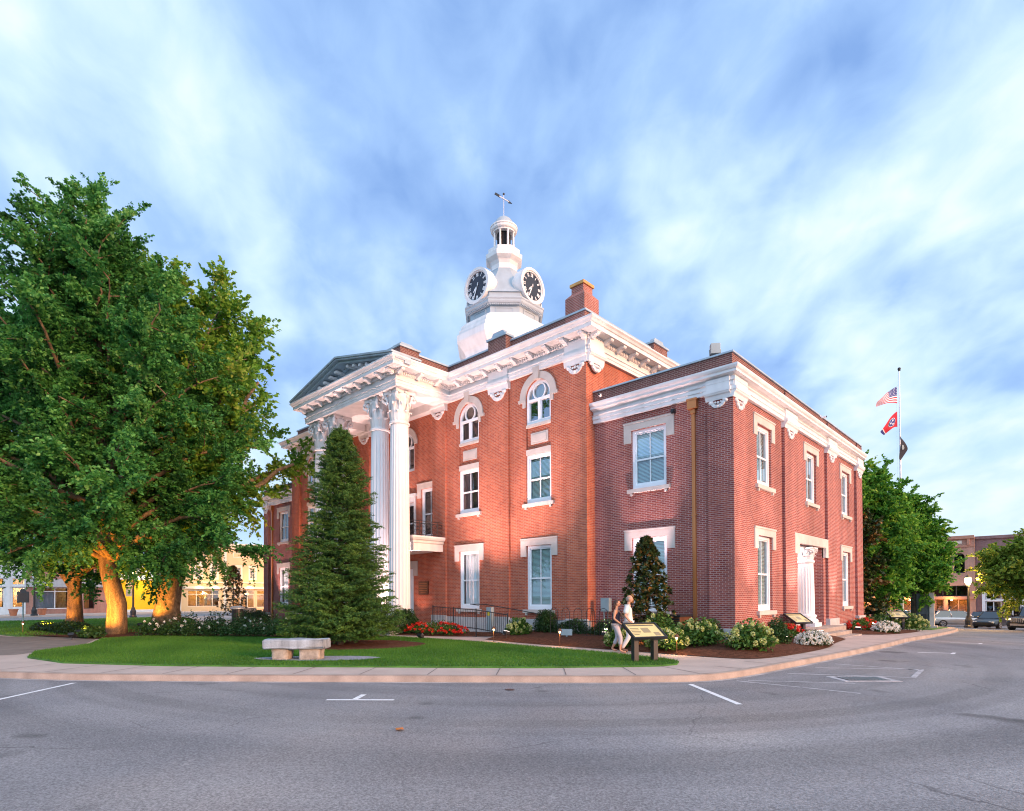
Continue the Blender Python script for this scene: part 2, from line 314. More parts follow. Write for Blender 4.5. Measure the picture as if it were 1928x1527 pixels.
class MB:
    def __init__(s): s.v = []; s.f = []
    def face(s, *p):
        i = len(s.v); s.v.extend(tuple(q) for q in p); s.f.append(tuple(range(i, i + len(p))))
    def box(s, x0, x1, y0, y1, z0, z1, F=None):
        P = [(x, y, z) for x in (x0, x1) for y in (y0, y1) for z in (z0, z1)]
        if F: P = [F(*p) for p in P]
        i = len(s.v); s.v.extend(P)
        for q in ((0, 1, 3, 2), (4, 6, 7, 5), (0, 4, 5, 1), (2, 3, 7, 6), (0, 2, 6, 4), (1, 5, 7, 3)): s.f.append(tuple(i + k for k in q))
        return s
    def obox(s, c, ax, ay, az):
        """box from centre and half-axis vectors"""
        c, ax, ay, az = map(Vector, (c, ax, ay, az)); i = len(s.v)
        for a in (-1, 1):
            for b in (-1, 1):
                for d in (-1, 1): s.v.append(tuple(c + ax * a + ay * b + az * d))
        for q in ((0, 1, 3, 2), (4, 6, 7, 5), (0, 4, 5, 1), (2, 3, 7, 6), (0, 2, 6, 4), (1, 5, 7, 3)): s.f.append(tuple(i + k for k in q))
        return s
    def prism(s, pts, z0, z1, cap0=True):
        n = len(pts); i = len(s.v)
        s.v.extend((p[0], p[1], z0) for p in pts); s.v.extend((p[0], p[1], z1) for p in pts)
        for k in range(n): s.f.append((i + k, i + (k + 1) % n, i + n + (k + 1) % n, i + n + k))
        s.f.append(tuple(i + n + k for k in range(n)))
        if cap0: s.f.append(tuple(i + k for k in reversed(range(n))))
        return s
    def extrude(s, poly, F, s0, s1):
        """poly of (d,z) extruded along s in frame F"""
        n = len(poly); i = len(s.v)
        s.v.extend(F(s0, d, z) for d, z in poly); s.v.extend(F(s1, d, z) for d, z in poly)
        for k in range(n): s.f.append((i + k, i + (k + 1) % n, i + n + (k + 1) % n, i + n + k))
        s.f.append(tuple(i + k for k in reversed(range(n)))); s.f.append(tuple(i + n + k for k in range(n)))
        return s
    def plate(s, poly, F, d0, d1):
        """poly of (s,z) given thickness d0..d1"""
        n = len(poly); i = len(s.v)
        s.v.extend(F(a, d0, z) for a, z in poly); s.v.extend(F(a, d1, z) for a, z in poly)
        for k in range(n): s.f.append((i + k, i + (k + 1) % n, i + n + (k + 1) % n, i + n + k))
        s.f.append(tuple(i + k for k in reversed(range(n)))); s.f.append(tuple(i + n + k for k in range(n)))
        return s
    def sweep(s, path, prof, closed=False):
        """moulding: prof of (d,z) swept along an XY path, d to the right of travel, mitred"""
        n = len(path); P = [Vector((p[0], p[1])) for p in path]; off = []
        for k in range(n):
            if closed or 0 < k < n - 1:
                a = (P[k] - P[k - 1]).normalized(); b = (P[(k + 1) % n] - P[k]).normalized()
            elif k == 0: a = b = (P[1] - P[0]).normalized()
            else: a = b = (P[k] - P[k - 1]).normalized()
            na = Vector((a.y, -a.x)); nb = Vector((b.y, -b.x)); m = (na + nb); m = m / (m.dot(na) if abs(m.dot(na)) > 1e-6 else 1)
            off.append(m)
        i = len(s.v); q = len(prof)
        for k in range(n):
            for d, z in prof: s.v.append((P[k].x + off[k].x * d, P[k].y + off[k].y * d, z))
        for k in range(n if closed else n - 1):
            k2 = (k + 1) % n
            for j in range(q - 1): s.f.append((i + k * q + j, i + k2 * q + j, i + k2 * q + j + 1, i + k * q + j + 1))
        if not closed:
            s.f.append(tuple(i + j for j in range(q))); s.f.append(tuple(i + (n - 1) * q + j for j in reversed(range(q))))
        return s
    def lathe(s, prof, n=24, c=(0, 0), flute=0.0, rot=0.0, nfl=20, zf=None):
        i = len(s.v); q = len(prof)
        for r, z in prof:
            for k in range(n):
                a = rot + 2 * pi * k / n; rr = r
                if flute and (zf is None or zf[0] <= z <= zf[1]): rr = r * (1 - flute * (0.5 - 0.5 * cos(a * nfl)) ** 0.6)
                s.v.append((c[0] + rr * cos(a), c[1] + rr * sin(a), z))
        for j in range(q - 1):
            for k in range(n): s.f.append((i + j * n + k, i + j * n + (k + 1) % n, i + (j + 1) * n + (k + 1) % n, i + (j + 1) * n + k))
        s.f.append(tuple(i + k for k in reversed(range(n)))); s.f.append(tuple(i + (q - 1) * n + k for k in range(n)))
        return s
    def tube(s, pts, r, n=6, cap=True):
        pts = [Vector(p) for p in pts]; R = r if isinstance(r, (list, tuple)) else [r] * len(pts); i = len(s.v); m = len(pts)
        up = Vector((0.13, 0.21, 0.97))
        for k in range(m):
            t = (pts[min(k + 1, m - 1)] - pts[max(k - 1, 0)])
            t = t.normalized() if t.length > 1e-9 else Vector((0, 0, 1))
            a = t.cross(up);  a = a.normalized() if a.length > 1e-3 else t.cross(Vector((1, 0, 0))).normalized()
            b = t.cross(a)
            for j in range(n):
                an = 2 * pi * j / n; s.v.append(tuple(pts[k] + (a * cos(an) + b * sin(an)) * R[k]))
        for k in range(m - 1):
            for j in range(n): s.f.append((i + k * n + j, i + k * n + (j + 1) % n, i + (k + 1) * n + (j + 1) % n, i + (k + 1) * n + j))
        if cap:
            s.f.append(tuple(i + j for j in reversed(range(n)))); s.f.append(tuple(i + (m - 1) * n + j for j in range(n)))
        return s
    def ball(s, c, r, nu=10, nv=6, sq=(1, 1, 1)):
        i = len(s.v)
        for a in range(nv + 1):
            t = pi * a / nv
            for b in range(nu):
                p = 2 * pi * b / nu; s.v.append((c[0] + r * sq[0] * sin(t) * cos(p), c[1] + r * sq[1] * sin(t) * sin(p), c[2] + r * sq[2] * cos(t)))
        for a in range(nv):
            for b in range(nu): s.f.append((i + a * nu + b, i + a * nu + (b + 1) % nu, i + (a + 1) * nu + (b + 1) % nu, i + (a + 1) * nu + b))
        return s
    def obj(s, name, m, parent=None, smooth=False, fix=True, bevel=0.0):
        me = bpy.data.meshes.new(name); me.from_pydata(s.v, [], s.f)
        if fix or bevel:
            bm = bmesh.new(); bm.from_mesh(me)
            if smooth or bevel: bmesh.ops.remove_doubles(bm, verts=bm.verts, dist=1e-5)
            bmesh.ops.recalc_face_normals(bm, faces=bm.faces)
            if bevel: bmesh.ops.bevel(bm, geom=list(bm.edges), offset=bevel, segments=2, affect='EDGES', profile=0.6)
            bm.to_mesh(me); bm.free()
        me.update(); return link_mesh(name, me, m, parent, smooth)
def arc(cx, cz, r, a0, a1, n): return [(cx + r * cos(a0 + (a1 - a0) * k / n), cz + r * sin(a0 + (a1 - a0) * k / n)) for k in range(n + 1)]
def wall_holes(mb, F, s0, s1, z0, z1, holes, depth=0.16):
    """wall face with real openings; holes (a,b,c,d,arched)"""
    H = []
    for h in holes:
        a, b, c, d = h[:4]; ar = len(h) > 4 and h[4]; top = d + (b - a) / 2 if ar else d
        H.append((a, b, c, d, top, ar))
    S = sorted(set([s0, s1] + [x for h in H for x in h[:2]])); Zs = sorted(set([z0, z1] + [h[2] for h in H] + [h[4] for h in H]))
    S = [x for x in S if s0 - 1e-6 <= x <= s1 + 1e-6]; Zs = [x for x in Zs if z0 - 1e-6 <= x <= z1 + 1e-6]
    for i in range(len(S) - 1):
        for j in range(len(Zs) - 1):
            cx, cz = (S[i] + S[i + 1]) / 2, (Zs[j] + Zs[j + 1]) / 2
            if any(h[0] < cx < h[1] and h[2] < cz < h[4] for h in H): continue
            mb.face(F(S[i], 0, Zs[j]), F(S[i + 1], 0, Zs[j]), F(S[i + 1], 0, Zs[j + 1]), F(S[i], 0, Zs[j + 1]))
    for a, b, c, d, top, ar in H:
        out_ = [(a, d), (a, c), (b, c), (b, d)]
        if ar:
            A = arc((a + b) / 2, d, (b - a) / 2, 0, pi, 20)
            for k in range(20):
                (x0, y0), (x1, y1) = A[k], A[k + 1]; mb.face(F(x0, 0, y0), F(x1, 0, y1), F(x1, 0, top), F(x0, 0, top))
            out_ = out_ + A[1:-1]
        n = len(out_)
        for k in range(n):
            p, q = out_[k], out_[(k + 1) % n]
            mb.face(F(p[0], 0, p[1]), F(q[0], 0, q[1]), F(q[0], -depth, q[1]), F(p[0], -depth, p[1]))
# ================================================================== the courthouse
XA = -18.65
CH = empty("courthouse", "red brick courthouse with white columned portico, cornices and domed clock tower", "courthouse", (-18.65, 8, 0), world=True)
def mxx(x, m): return 2 * XA - x if m else x
FR_MAIN = Fr((0, -0.325, 0), (1, 0, 0), (0, -1, 0))
FR_WING = Fr((0, 0.12, 0), (1, 0, 0), (0, -1, 0))
FR_SIDE = Fr((-0.12, 0, 0), (0, 1, 0), (1, 0, 0))
FR_REC = Fr((0, 0.10, 0), (1, 0, 0), (0, -1, 0))
FR_UP = Fr((-5.81, 0, 0), (0, 1, 0), (1, 0, 0))
XL, XR = 2 * XA + 5.81, -5.81          # main block
WL = 2 * XA                              # far end of the other wing
DEP = 17.65

def window(F, a, b, c, d, fill='blind', glassm='pane_glass', lintel=None, sill=True, rec=0.10, arched=False, mullion=True, blind_z=1.0, bars=True):
    """sash window in opening a..b x c..d"""
    w_, h = b - a, d - c; m = MB(); cs = 0.115
    d0, d1 = -rec - 0.07, -rec + 0.035
    m.box(a, a + cs, d0, d1, c, d, F); m.box(b - cs, b, d0, d1, c, d, F)
    m.box(a + cs, b - cs, d0, d1, c, c + 0.16, F)
    i0, i1 = a + cs, b - cs; s0, s1 = d0 + 0.0, -rec - 0.01
    mid = (a + b) / 2
    if not arched:
        m.box(i0, i1, d0, d1, d - cs, d, F)
        z0, z1 = c + 0.16, d - cs; zm = c + (d - c) * 0.49
        for x0 in (i0, i1 - 0.045): m.box(x0, x0 + 0.045, s0, s1, z0, z1, F)
        m.box(i0 + .045, i1 - .045, s0, s1, z1 - 0.05, z1, F); m.box(i0 + .045, i1 - .045, s0, s1, z0, z0 + 0.07, F)
        m.box(i0 + .045, i1 - .045, s0, s1 + 0.012, zm - 0.035, zm + 0.035, F)
        if bars:
            m.box(mid - 0.018, mid + 0.018, s0 + 0.01, s1 - 0.006, z0 + 0.07, zm - 0.035, F)
            m.box(mid - 0.018, mid + 0.018, s0 + 0.01, s1 - 0.006, zm + 0.035, z1 - 0.05, F)
        o = m.obj('window', 'frame_paint', CH)
        g = MB(); g.face(F(i0, -rec - .05, z0), F(i1, -rec - .05, z0), F(i1, -rec - .05, z1), F(i0, -rec - .05, z1)); g.obj('pane', glassm, o)
    else:
        zt = d - 0.12                                   # transom at the spring
        m.box(i0, i1, d0, d1, zt - 0.06, zt + 0.06, F)
        m.box(mid - 0.075, mid + 0.075, d0, d1 - .01, c + 0.16, zt - 0.06, F)
        for x0, x1 in ((i0, mid - .075), (mid + .075, i1)):
            for q in (x0, x1 - 0.035): m.box(q, q + .035, s0, s1, c + .16, zt - .06, F)
        r = w_ / 2; A = arc(mid, d, r, 0, pi, 24); B = arc(mid, d, r - cs, 0, pi, 24)
        for k in range(24):
            p = [A[k], A[k + 1], B[k + 1], B[k]]; m.plate(p, F, d0, d1)
        rc = 0.345; zc = d + r - cs - rc - 0.015
        A = arc(mid, zc, rc + .03, 0, 2 * pi, 28); B = arc(mid, zc, rc - .03, 0, 2 * pi, 28)
        for k in range(28): m.plate([A[k], A[k + 1], B[k + 1], B[k]], F, d0 + .01, d1 - .01)
        o = m.obj('window', 'frame_paint', CH)
        g = MB(); poly = [(i0, c + .16), (i1, c + .16)] + arc(mid, d, r - cs, 0, pi, 20)
        g.face(*[F(x, -rec - .05, z) for x, z in poly]); g.obj('pane', glassm, o)
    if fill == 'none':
        q = MB(); q.box(a - .3, b + .3, -1.3, -1.25, c - .3, d + (w_ * .6 if arched else .2), F); q.obj('dark_backing', 'dark_void', o)  # near-black sheet paints in the unlit room behind the glass
    if fill == 'blind':
        q = MB(); n = int((h - .28) / 0.052); zt = d - cs
        for k in range(int(n * blind_z)):
            z = zt - 0.03 - k * 0.052
            q.face(F(i0 + .01, -rec - .135, z), F(i1 - .01, -rec - .135, z), F(i1 - .01, -rec - .105, z - .043), F(i0 + .01, -rec - .105, z - .043))
        q.obj('blind', 'blind', o, fix=False)
    elif fill in ('curtain', 'sheer'):
        q = MB(); n = 26
        for (x0, x1) in (((i0, mid - .02), (mid + .02, i1)) if fill == 'curtain' else ((i0, i1),)):
            pts = []
            for k in range(n + 1):
                t = k / n; pts.append((x0 + (x1 - x0) * t, -rec - .20 + .03 * sin(t * 38)))
            for k in range(n):
                if fill == 'curtain':
                    pinch0 = 0
                q.face(F(pts[k][0], pts[k][1], c + .1), F(pts[k + 1][0], pts[k + 1][1], c + .1), F(pts[k + 1][0], pts[k + 1][1], d - .05), F(pts[k][0], pts[k][1], d - .05))
        q.obj('curtain', fill, o, smooth=True)
    if lintel == 'eared':
        q = MB(); e = 0.335; ear = d - 0.48; tp = d + 0.32
        poly = [(a - e, ear), (a - .012, ear), (a - .012, d + .002), (b + .012, d + .002), (b + .012, ear), (b + e, ear), (b + e, tp), (a - e, tp)]
        q.plate(poly, F, -0.05, 0.045)
        q.plate([(a - e - .02, tp - .06), (b + e + .02, tp - .06), (b + e + .02, tp + .0), (a - e - .02, tp + .0)], F, -.05, .07)
        q.obj('lintel', 'limestone', o)
    elif lintel == 'flat':
        q = MB(); q.box(a, b, -rec - .02, 0.012, d + .002, d + .25, F); q.obj('lintel', 'limestone', o)
    if sill:
        q = MB(); q.box(a - .17, b + .17, -.1, .11, c - .155, c - .004, F)
        for x in (a - .05, b - .06): q.box(x, x + .11, .0, .085, c - .25, c - .157, F)
        q.obj('sill', 'limestone', o)
    return o

# ---------------------------------------------------------------- window schedule
W1, W2 = (-13.707, -12.28), (-9.2, -7.772)
GZ, SZ = (1.153, 3.975), (5.835, 7.99)
AZ = (9.35, 10.53)
main = MB(); WW = 1.428
bays = []
for m in (0, 1):
    for (a, b) in (W1, W2):
        A, B = sorted((mxx(a, m), mxx(b, m))); bays.append((A, B, m, a))
holes = []
for A, B, m, a in bays:
    holes += [(A, B, *GZ), (A, B, SZ[0], AZ[1], True)]
RL, RR = 2 * XA + 15.7, -15.7            # recessed centre between these
wall_holes(main, FR_MAIN, XL, RL, 0, 11.7, [h for h in holes if h[0] < XA], .17)
wall_holes(main, FR_MAIN, RR, XR, 0, 11.7, [h for h in holes if h[0] > XA], .17)
# jambs of the recess, the recessed wall with its openings
main.face((RR, -0.325, 0), (RR, .10, 0), (RR, .10, 11.7), (RR, -0.325, 11.7)); main.face((RL, -0.325, 0), (RL, .10, 0), (RL, .10, 11.7), (RL, -0.325, 11.7))
CW = (XA - .70, XA + .70)
FL1, FL2 = (-17.32, -15.95), (2 * XA + 15.95, 2 * XA + 17.32)
wall_holes(main, FR_REC, RL, RR, 0, 11.7, [(CW[0] + .1, CW[1] - .1, .3, 3.3), (CW[0], CW[1], 4.75, 7.0), (*CW, 8.75, 10.23, True), (*FL1, 4.9, 7.62), (*FL2, 4.9, 7.62)], .17)
# sides and back
wall_holes(main, FR_UP, 0.12, 16.6, 9.2, 11.7, [], .1)
main.face((XR, -0.325, 0), (XR, 0.12, 0), (XR, .12, 11.7), (XR, -0.325, 11.7)); main.face((XL, -0.325, 0), (XL, 0.12, 0), (XL, .12, 11.7), (XL, -0.325, 11.7))
main.face((XL, .12, 9), (XL, 17, 9), (XL, 17, 11.7), (XL, .12, 11.7)); main.face((XL, 17, 0), (XR, 17, 0), (XR, 17, 11.7), (XL, 17, 11.7))
# brick infill of the tall bays between second floor and arched windows
for A, B, m, a in bays: main.box(A, B, -.24, -.09, SZ[1] + .25, AZ[0] - .13, FR_MAIN)
# pilasters
PIL = [(-6.87, XR), (-11.42, -10.2), (RR, -14.65)]
PIL = [tuple(sorted((mxx(a, m), mxx(b, m)))) for a, b in PIL for m in (0, 1)]
for a, b in PIL: main.box(a + (0.001 if a > RR else 0), b, -0.0, 0.12, 0.75, 11.3, FR_MAIN)
main.box(XR - .02, XR + .0, -0.3, .2, 0, .1)
main.obj('main_wall', 'brick_red', CH)

k = 0
for A, B, m, a in bays:
    near = (a == W2[0])
    window(FR_MAIN, A, B, *GZ, fill='blind' if near else 'sheer', lintel='eared')
    window(FR_MAIN, A, B, *SZ, fill='blind' if near else 'curtain', glassm='pane_glass' if near else 'pane_dark', lintel='flat')
    o = window(FR_MAIN, A, B, *AZ, fill='none' if near else 'curtain', glassm='pane_blue' if near else 'pane_dark', arched=True, sill=False)
    s = MB(); s.box(A, B, -.16, .012, AZ[0] - .13, AZ[0] - .003, FR_MAIN); s.obj('sill', 'limestone', o)
    # stone panel
    s = MB(); s.box(A + .22, B - .22, -.12, -.055, 8.46, 8.96, FR_MAIN); s.box(A + .30, B - .30, -.1, -.03, 8.54, 8.88, FR_MAIN); s.obj('stone_panel', 'limestone', o, bevel=.012)
    # arched hood with ears and keystone
    s = MB(); c = (A + B) / 2; r0, r1 = WW / 2 + .01, WW / 2 + .33
    Ao = arc(c, AZ[1], r1, 0, pi, 26); Ai = arc(c, AZ[1], r0, 0, pi, 26)
    for q in range(26): s.plate([Ao[q], Ao[q + 1], Ai[q + 1], Ai[q]], FR_MAIN, -.05, .06)
    for sg in (-1, 1):
        x0, x1 = sorted((c + sg * r0, c + sg * (r1 + .08)))
        xa, xb = sorted((c + sg * r0, c + sg * (r0 + .16)))
        s.box(x0, x1, -.05, .075, AZ[1] - .14, AZ[1] - .002, FR_MAIN); s.box(xa, xb, -.05, .06, AZ[1] - .38, AZ[1] - .142, FR_MAIN)
    s.plate([(c - .13, AZ[1] + r0 - .02), (c + .13, AZ[1] + r0 - .02), (c + .19, AZ[1] + 1.24), (c - .19, AZ[1] + 1.24)], FR_MAIN, -.05, .17)
    s.obj('window_hood', 'limestone', o)
# centre openings
for f_ in (FL1, FL2): window(FR_REC, *f_, 4.9, 7.62, fill='none', glassm='pane_black', lintel='eared', sill=False)
o = window(FR_REC, *CW, 8.75, 10.23, fill='none', glassm='pane_dark', arched=True, sill=False)
s = MB(); c = XA
Ao = arc(c, 10.23, 1.02, 0, pi, 24); Ai = arc(c, 10.23, .71, 0, pi, 24)
for q in range(24): s.plate([Ao[q], Ao[q + 1], Ai[q + 1], Ai[q]], FR_REC, -.05, .06)
s.obj('window_hood', 'limestone', o)
o = window(FR_REC, *CW, 4.75, 7.0, fill='none', glassm='pane_black', sill=False)
s = MB(); s.box(CW[0] - .15, CW[1] + .15, 0, .08, 7.0, 7.3, FR_REC); s.box(CW[0] - .22, CW[1] + .24, 0, .2, 7.3, 7.45, FR_REC)
for x in (CW[0] - .15, CW[1] + .002): s.box(x, x + .148, 0, .06, 4.7, 7.0, FR_REC)
s.obj('door_surround', 'white_paint', o)
dr = MB(); dr.box(CW[0] + .1, CW[1] - .1, -.16, -.08, .3, 3.3, FR_REC); dr = dr.obj('door', 'frame_paint', CH)
s = MB(); s.plate([(CW[0] - .25, 2.9), (CW[0] + .09, 2.9), (CW[0] + .09, 3.31), (CW[1] - .09, 3.31), (CW[1] - .09, 2.9), (CW[1] + .3, 2.9), (CW[1] + .3, 3.72), (CW[0] - .25, 3.72)], FR_REC, -.05, .05); s.obj('lintel', 'limestone', dr)
# bronze plaque with raised rows
s = MB(); s.box(-17.55, -16.72, 0.0, .05, 1.85, 2.58, FR_REC); pq = s.obj('plaque', 'bronze', CH, bevel=.01)
s = MB()
for q in range(6):
    ww = (.32, .36, .30, .35, .33, .22)[q]; s.box(-17.135 - ww, -17.135 + ww, .05, .058, 2.45 - q * .095, 2.475 - q * .095, FR_REC)
s.obj('plaque_relief', 'copper', pq)

# ---------------------------------------------------------------- foundation
def stone(F, a, b, d0, d1, z0, z1): s = MB(); s.box(a, b, d0, d1, z0, z1, F); s.obj('foundation', 'foundation_stone', CH, bevel=.012)
stone(FR_MAIN, XL - .02, RL, 0.0, .10, -.3, .74); stone(FR_MAIN, RR, XR + .1, 0.0, .10, -.3, .74)
for a, b in PIL: stone(FR_MAIN, a - .05, b + .05, .101, .20, -.3, .80)

# ---------------------------------------------------------------- main entablature
PX = (2 * XA + 14.4, -14.4); PYF = -3.6
path = [(XL, 17.0), (XL, -.325), (PX[0], -.325), (PX[0], PYF), (PX[1], PYF), (PX[1], -.325), (XR, -.325), (XR, 17.0)]
prof = [(-.05, 11.588), (.13, 11.588), (.13, 11.72), (.15, 11.73), (.15, 11.86), (.19, 11.87), (.19, 11.91), (.09, 11.93), (.09, 12.16), (.14, 12.17), (.14, 12.30),
        (.20, 12.31), (.20, 12.36), (.62, 12.36), (.62, 12.52), (.66, 12.54), (.70, 12.62), (.76, 12.68), (.76, 12.74), (-.1, 12.80)]
s = MB(); s.sweep(path, prof)
# porch: inner faces of the beams and the ceiling
s.box(PX[0] + .02, PX[1] - .02, PYF + .02, -.3, 12.0, 12.06)
s.box(PX[0] + .001, PX[1] - .001, PYF + .001, PYF + 1.0, 11.59, 12.0); s.box(PX[0] + .001, PX[0] + 1.0, PYF + 1.0, -.33, 11.59, 12.0); s.box(PX[1] - 1.0, PX[1] - .001, PYF + 1.0, -.33, 11.59, 12.0)
s.box(RL, RR, -.33, .1, 11.59, 12.0)
ent = s.obj('entablature', 'white_paint', CH)
de = MB()
for k in range(len(path) - 1):
    p, q = Vector(path[k]), Vector(path[k + 1]); t = (q - p); ln = t.length; t.normalize(); nrm = Vector((t.y, -t.x))
    F = Fr((p.x, p.y, 0), (t.x, t.y, 0), (nrm.x, nrm.y, 0))
    conv0 = .0 if k in (3, 1, 5) else .0
    n = max(2, int(round(ln / .95)))
    if k == 0: continue
    inner = {2: (0, .9), 4: (0, .9)}
    for j in range(n + 1):
        x = ln * j / n
        if k == 1 and x > ln - .7 or k == 5 and x < .7 or k == 2 and x < .7 or k == 4 and x > ln - .7: continue
        br = MB(); br.extrude([(.19, 12.33), (.19, 12.12), (.26, 12.12), (.40, 12.22), (.52, 12.24), (.56, 12.28), (.56, 12.355), (.19, 12.355)], F, x - .10, x + .10); br.obj('cornice_bracket', 'white_paint', ent)
    n = int(ln / .125)
    for j in range(n):
        x = (j + .5) * ln / n; de.box(x - .038, x + .038, .12, .185, 12.185, 12.285, F)
de.obj('dentil', 'white_paint', ent, fix=False)

# pilaster capitals: stepped block breaking the frieze and a carved swag below
def pil_cap(F, a, b, z, scale=1.0, par=None, wrap=False):
    s = MB(); h = .30 * scale
    e = .0
    s.box(a - .02, b + .02, .0, .20 + e, z + .002, z + .55 * scale, F)                 # frieze block
    s.box(a - .07, b + .07, .0, .27, z - .02, z + .10, F)
    s.extrude([(0, z - .02), (.26, z - .02), (.24, z - .08), (.19, z - .12), (.17, z - h * .75), (.15, z - h), (0, z - h)], F, a - .05, b + .05)
    o = s.obj('pilaster_capital', 'white_paint', par or CH)
    c = (a + b) / 2; r = min((b - a) * .36, .42 * scale); q = MB(); zc = z - h
    A = arc(c, zc, r, pi, 2 * pi, 12); B = arc(c, zc, r * .62, pi, 2 * pi, 12)
    for k in range(12):
        bump_ = .165 + .02 * (k % 2); q.plate([A[k], A[k + 1], B[k + 1], B[k]], F, .10, bump_)
    for sg in (-1, 1): q.ball(F(c + sg * r, .14, zc - .07), .07 * scale, 8, 5); q.ball(F(c + sg * r * .35, .14, zc - r * .28), .05 * scale, 8, 5)
    q.ball(F(c, .15, zc - r * .80), .075 * scale, 8, 5); q.ball(F(c, .14, zc - .1), .06 * scale, 8, 5)
    q.obj('capital_carving', 'white_paint', o)
    return o
for a, b in PIL: pil_cap(FR_MAIN, a, b, 11.588, 1.15)
pil_cap(Fr((XR, 0, 0), (0, 1, 0), (1, 0, 0)), -.42, .55, 11.588, 1.15)

# ---------------------------------------------------------------- parapets, roof, piers, chimney
s = MB()
s.sweep([(XL + .25, 16.7), (XL + .25, -.15), (PX[0] + .3, -.15), (PX[0] + .3, PYF + .35)], [(-.3, 12.7), (0, 12.7), (0, 13.52), (-.3, 13.52)])
s.sweep([(PX[1] - .3, PYF + .35), (PX[1] - .3, -.15), (XR - .25, -.15), (XR - .25, 16.7)], [(-.3, 12.7), (0, 12.7), (0, 13.52), (-.3, 13.52)])
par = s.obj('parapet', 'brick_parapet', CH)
s = MB()
s.sweep([(XL + .25, 16.7), (XL + .25, -.15), (PX[0] + .3, -.15), (PX[0] + .3, PYF + .35)], [(-.36, 13.522), (.06, 13.522), (.06, 13.60), (-.36, 13.63)])
s.sweep([(PX[1] - .3, PYF + .35), (PX[1] - .3, -.15), (XR - .25, -.15), (XR - .25, 16.7)], [(-.36, 13.522), (.06, 13.522), (.06, 13.60), (-.36, 13.63)])
s.obj('coping', 'roof_metal', par)
s = MB(); s.box(XL + .5, XR - .5, .2, 16.6, 12.9, 13.0); s.box(PX[0] + .6, PX[1] - .6, PYF + .5, .2, 12.8, 12.9)
s.obj('roof', 'roof_dark', CH)
def pier(x, y, wx, wy, z0, z1, capm='roof_metal'):
    s = MB(); s.box(x - wx / 2, x + wx / 2, y - wy / 2, y + wy / 2, z0, z1); o = s.obj('parapet_pier', 'brick_parapet', CH)
    c = MB(); c.box(x - wx / 2 - .07, x + wx / 2 + .07, y - wy / 2 - .07, y + wy / 2 + .07, z1 + .001, z1 + .09)
    A = [(x - wx / 2 + .08, y - wy / 2 + .08), (x + wx / 2 - .08, y - wy / 2 + .08), (x + wx / 2 - .08, y + wy / 2 - .08), (x - wx / 2 + .08, y + wy / 2 - .08)]
    B = [(x - wx * .28, y - wy * .28), (x + wx * .28, y - wy * .28), (x + wx * .28, y + wy * .28), (x - wx * .28, y + wy * .28)]
    zc0, zc1 = z1 + .09, z1 + .36
    for k in range(4):
        k2 = (k + 1) % 4; c.face((*A[k], zc0), (*A[k2], zc0), (*B[k2], zc1), (*B[k], zc1))
    c.face(*[(*b, zc1) for b in B]); c.obj('pier_cap', capm, o)
pier(-10.85, -.30, 1.15, .40, 12.7, 13.72); pier(2 * XA + 10.85, -.30, 1.15, .40, 12.7, 13.72)
pier(-14.95, PYF + .75, 1.15, 1.1, 12.7, 13.55); pier(2 * XA + 14.95, PYF + .75, 1.15, 1.1, 12.7, 13.55)
pier(XR - .25, 5.7, .4, 1.3, 12.7, 13.75)
# shouldered corner chimney
cx0, cx1, cy0, cy1 = -7.08, -6.08, -.16, .86
s = MB(); s.box(cx0, cx1, cy0, cy1, 12.7, 14.30)
m_ = .19
A = [(cx0, cy0), (cx1, cy0), (cx1, cy1), (cx0, cy1)]; B = [(cx0 + m_, cy0 + m_), (cx1 - m_, cy0 + m_), (cx1 - m_, cy1 - m_), (cx0 + m_, cy1 - m_)]
for q in range(4): s.face((*A[q], 14.30), (*A[(q + 1) % 4], 14.30), (*B[(q + 1) % 4], 14.52), (*B[q], 14.52))
s.box(cx0 + m_, cx1 - m_, cy0 + m_, cy1 - m_, 14.5, 14.80)
ch = s.obj('chimney', 'brick_chimney', CH)
s = MB(); s.box(cx0 + m_ - .06, cx1 - m_ + .06, cy0 + m_ - .06, cy1 - m_ + .06, 14.801, 14.93); s.obj('chimney_cap', 'copper_cap', ch, bevel=.01)

# ---------------------------------------------------------------- pediment
z0, rise, y0 = 12.79, 1.12, PYF - .74
hw = (PX[1] - PX[0]) / 2 + .74
s = MB(); F = Fr((XA, PYF, 0), (1, 0, 0), (0, -1, 0))
s.plate([(-hw + .9, z0 - .05), (hw - .9, z0 - .05), (0, z0 + rise - .22)], F, -.25, -.12)           # tympanum
tym = s.obj('tympanum', 'tower_tin', CH)
s = MB()
def rake(sg):
    L_ = sqrt(hw * hw + rise * rise); ux, uz = hw / L_, rise / L_
    for (o0, o1, d0, d1) in ((-.02, .07, -.9, .78), (-.10, -.022, -.3, .72), (-.22, -.102, -.3, .55), (-.34, -.222, -.3, .05)):
        a0, a1 = (-sg * hw, z0), (0, z0 + rise)
        s.plate([(a0[0], a0[1] + o0 + .02), (a1[0], a1[1] + o0), (a1[0], a1[1] + o1), (a0[0], a0[1] + o1 + .02)], F, d0, d1)
rake(1); rake(-1)
rk = s.obj('raking_cornice', 'roof_metal', CH)
for sg in (-1, 1):
    for j in range(1, 8):
        x = sg * hw * (1 - j / 8.0) * .93; z = z0 + rise * (j / 8.0) * .93 + .0
        s = MB(); s.box(x - .1, x + .1, -.15, .42, z - .30, z - .18, F); s.obj('pediment_bracket', 'white_paint', tym)
s = MB()
for sg in (-1, 1):
    s.face((XA, PYF + .3, z0 + rise + .05), (XA + sg * hw * .9, PYF + .3, z0 + .1), (XA + sg * hw * .9, .2, z0 + .1), (XA, .2, z0 + rise + .05))
s.obj('porch_roof', 'roof_metal', CH)

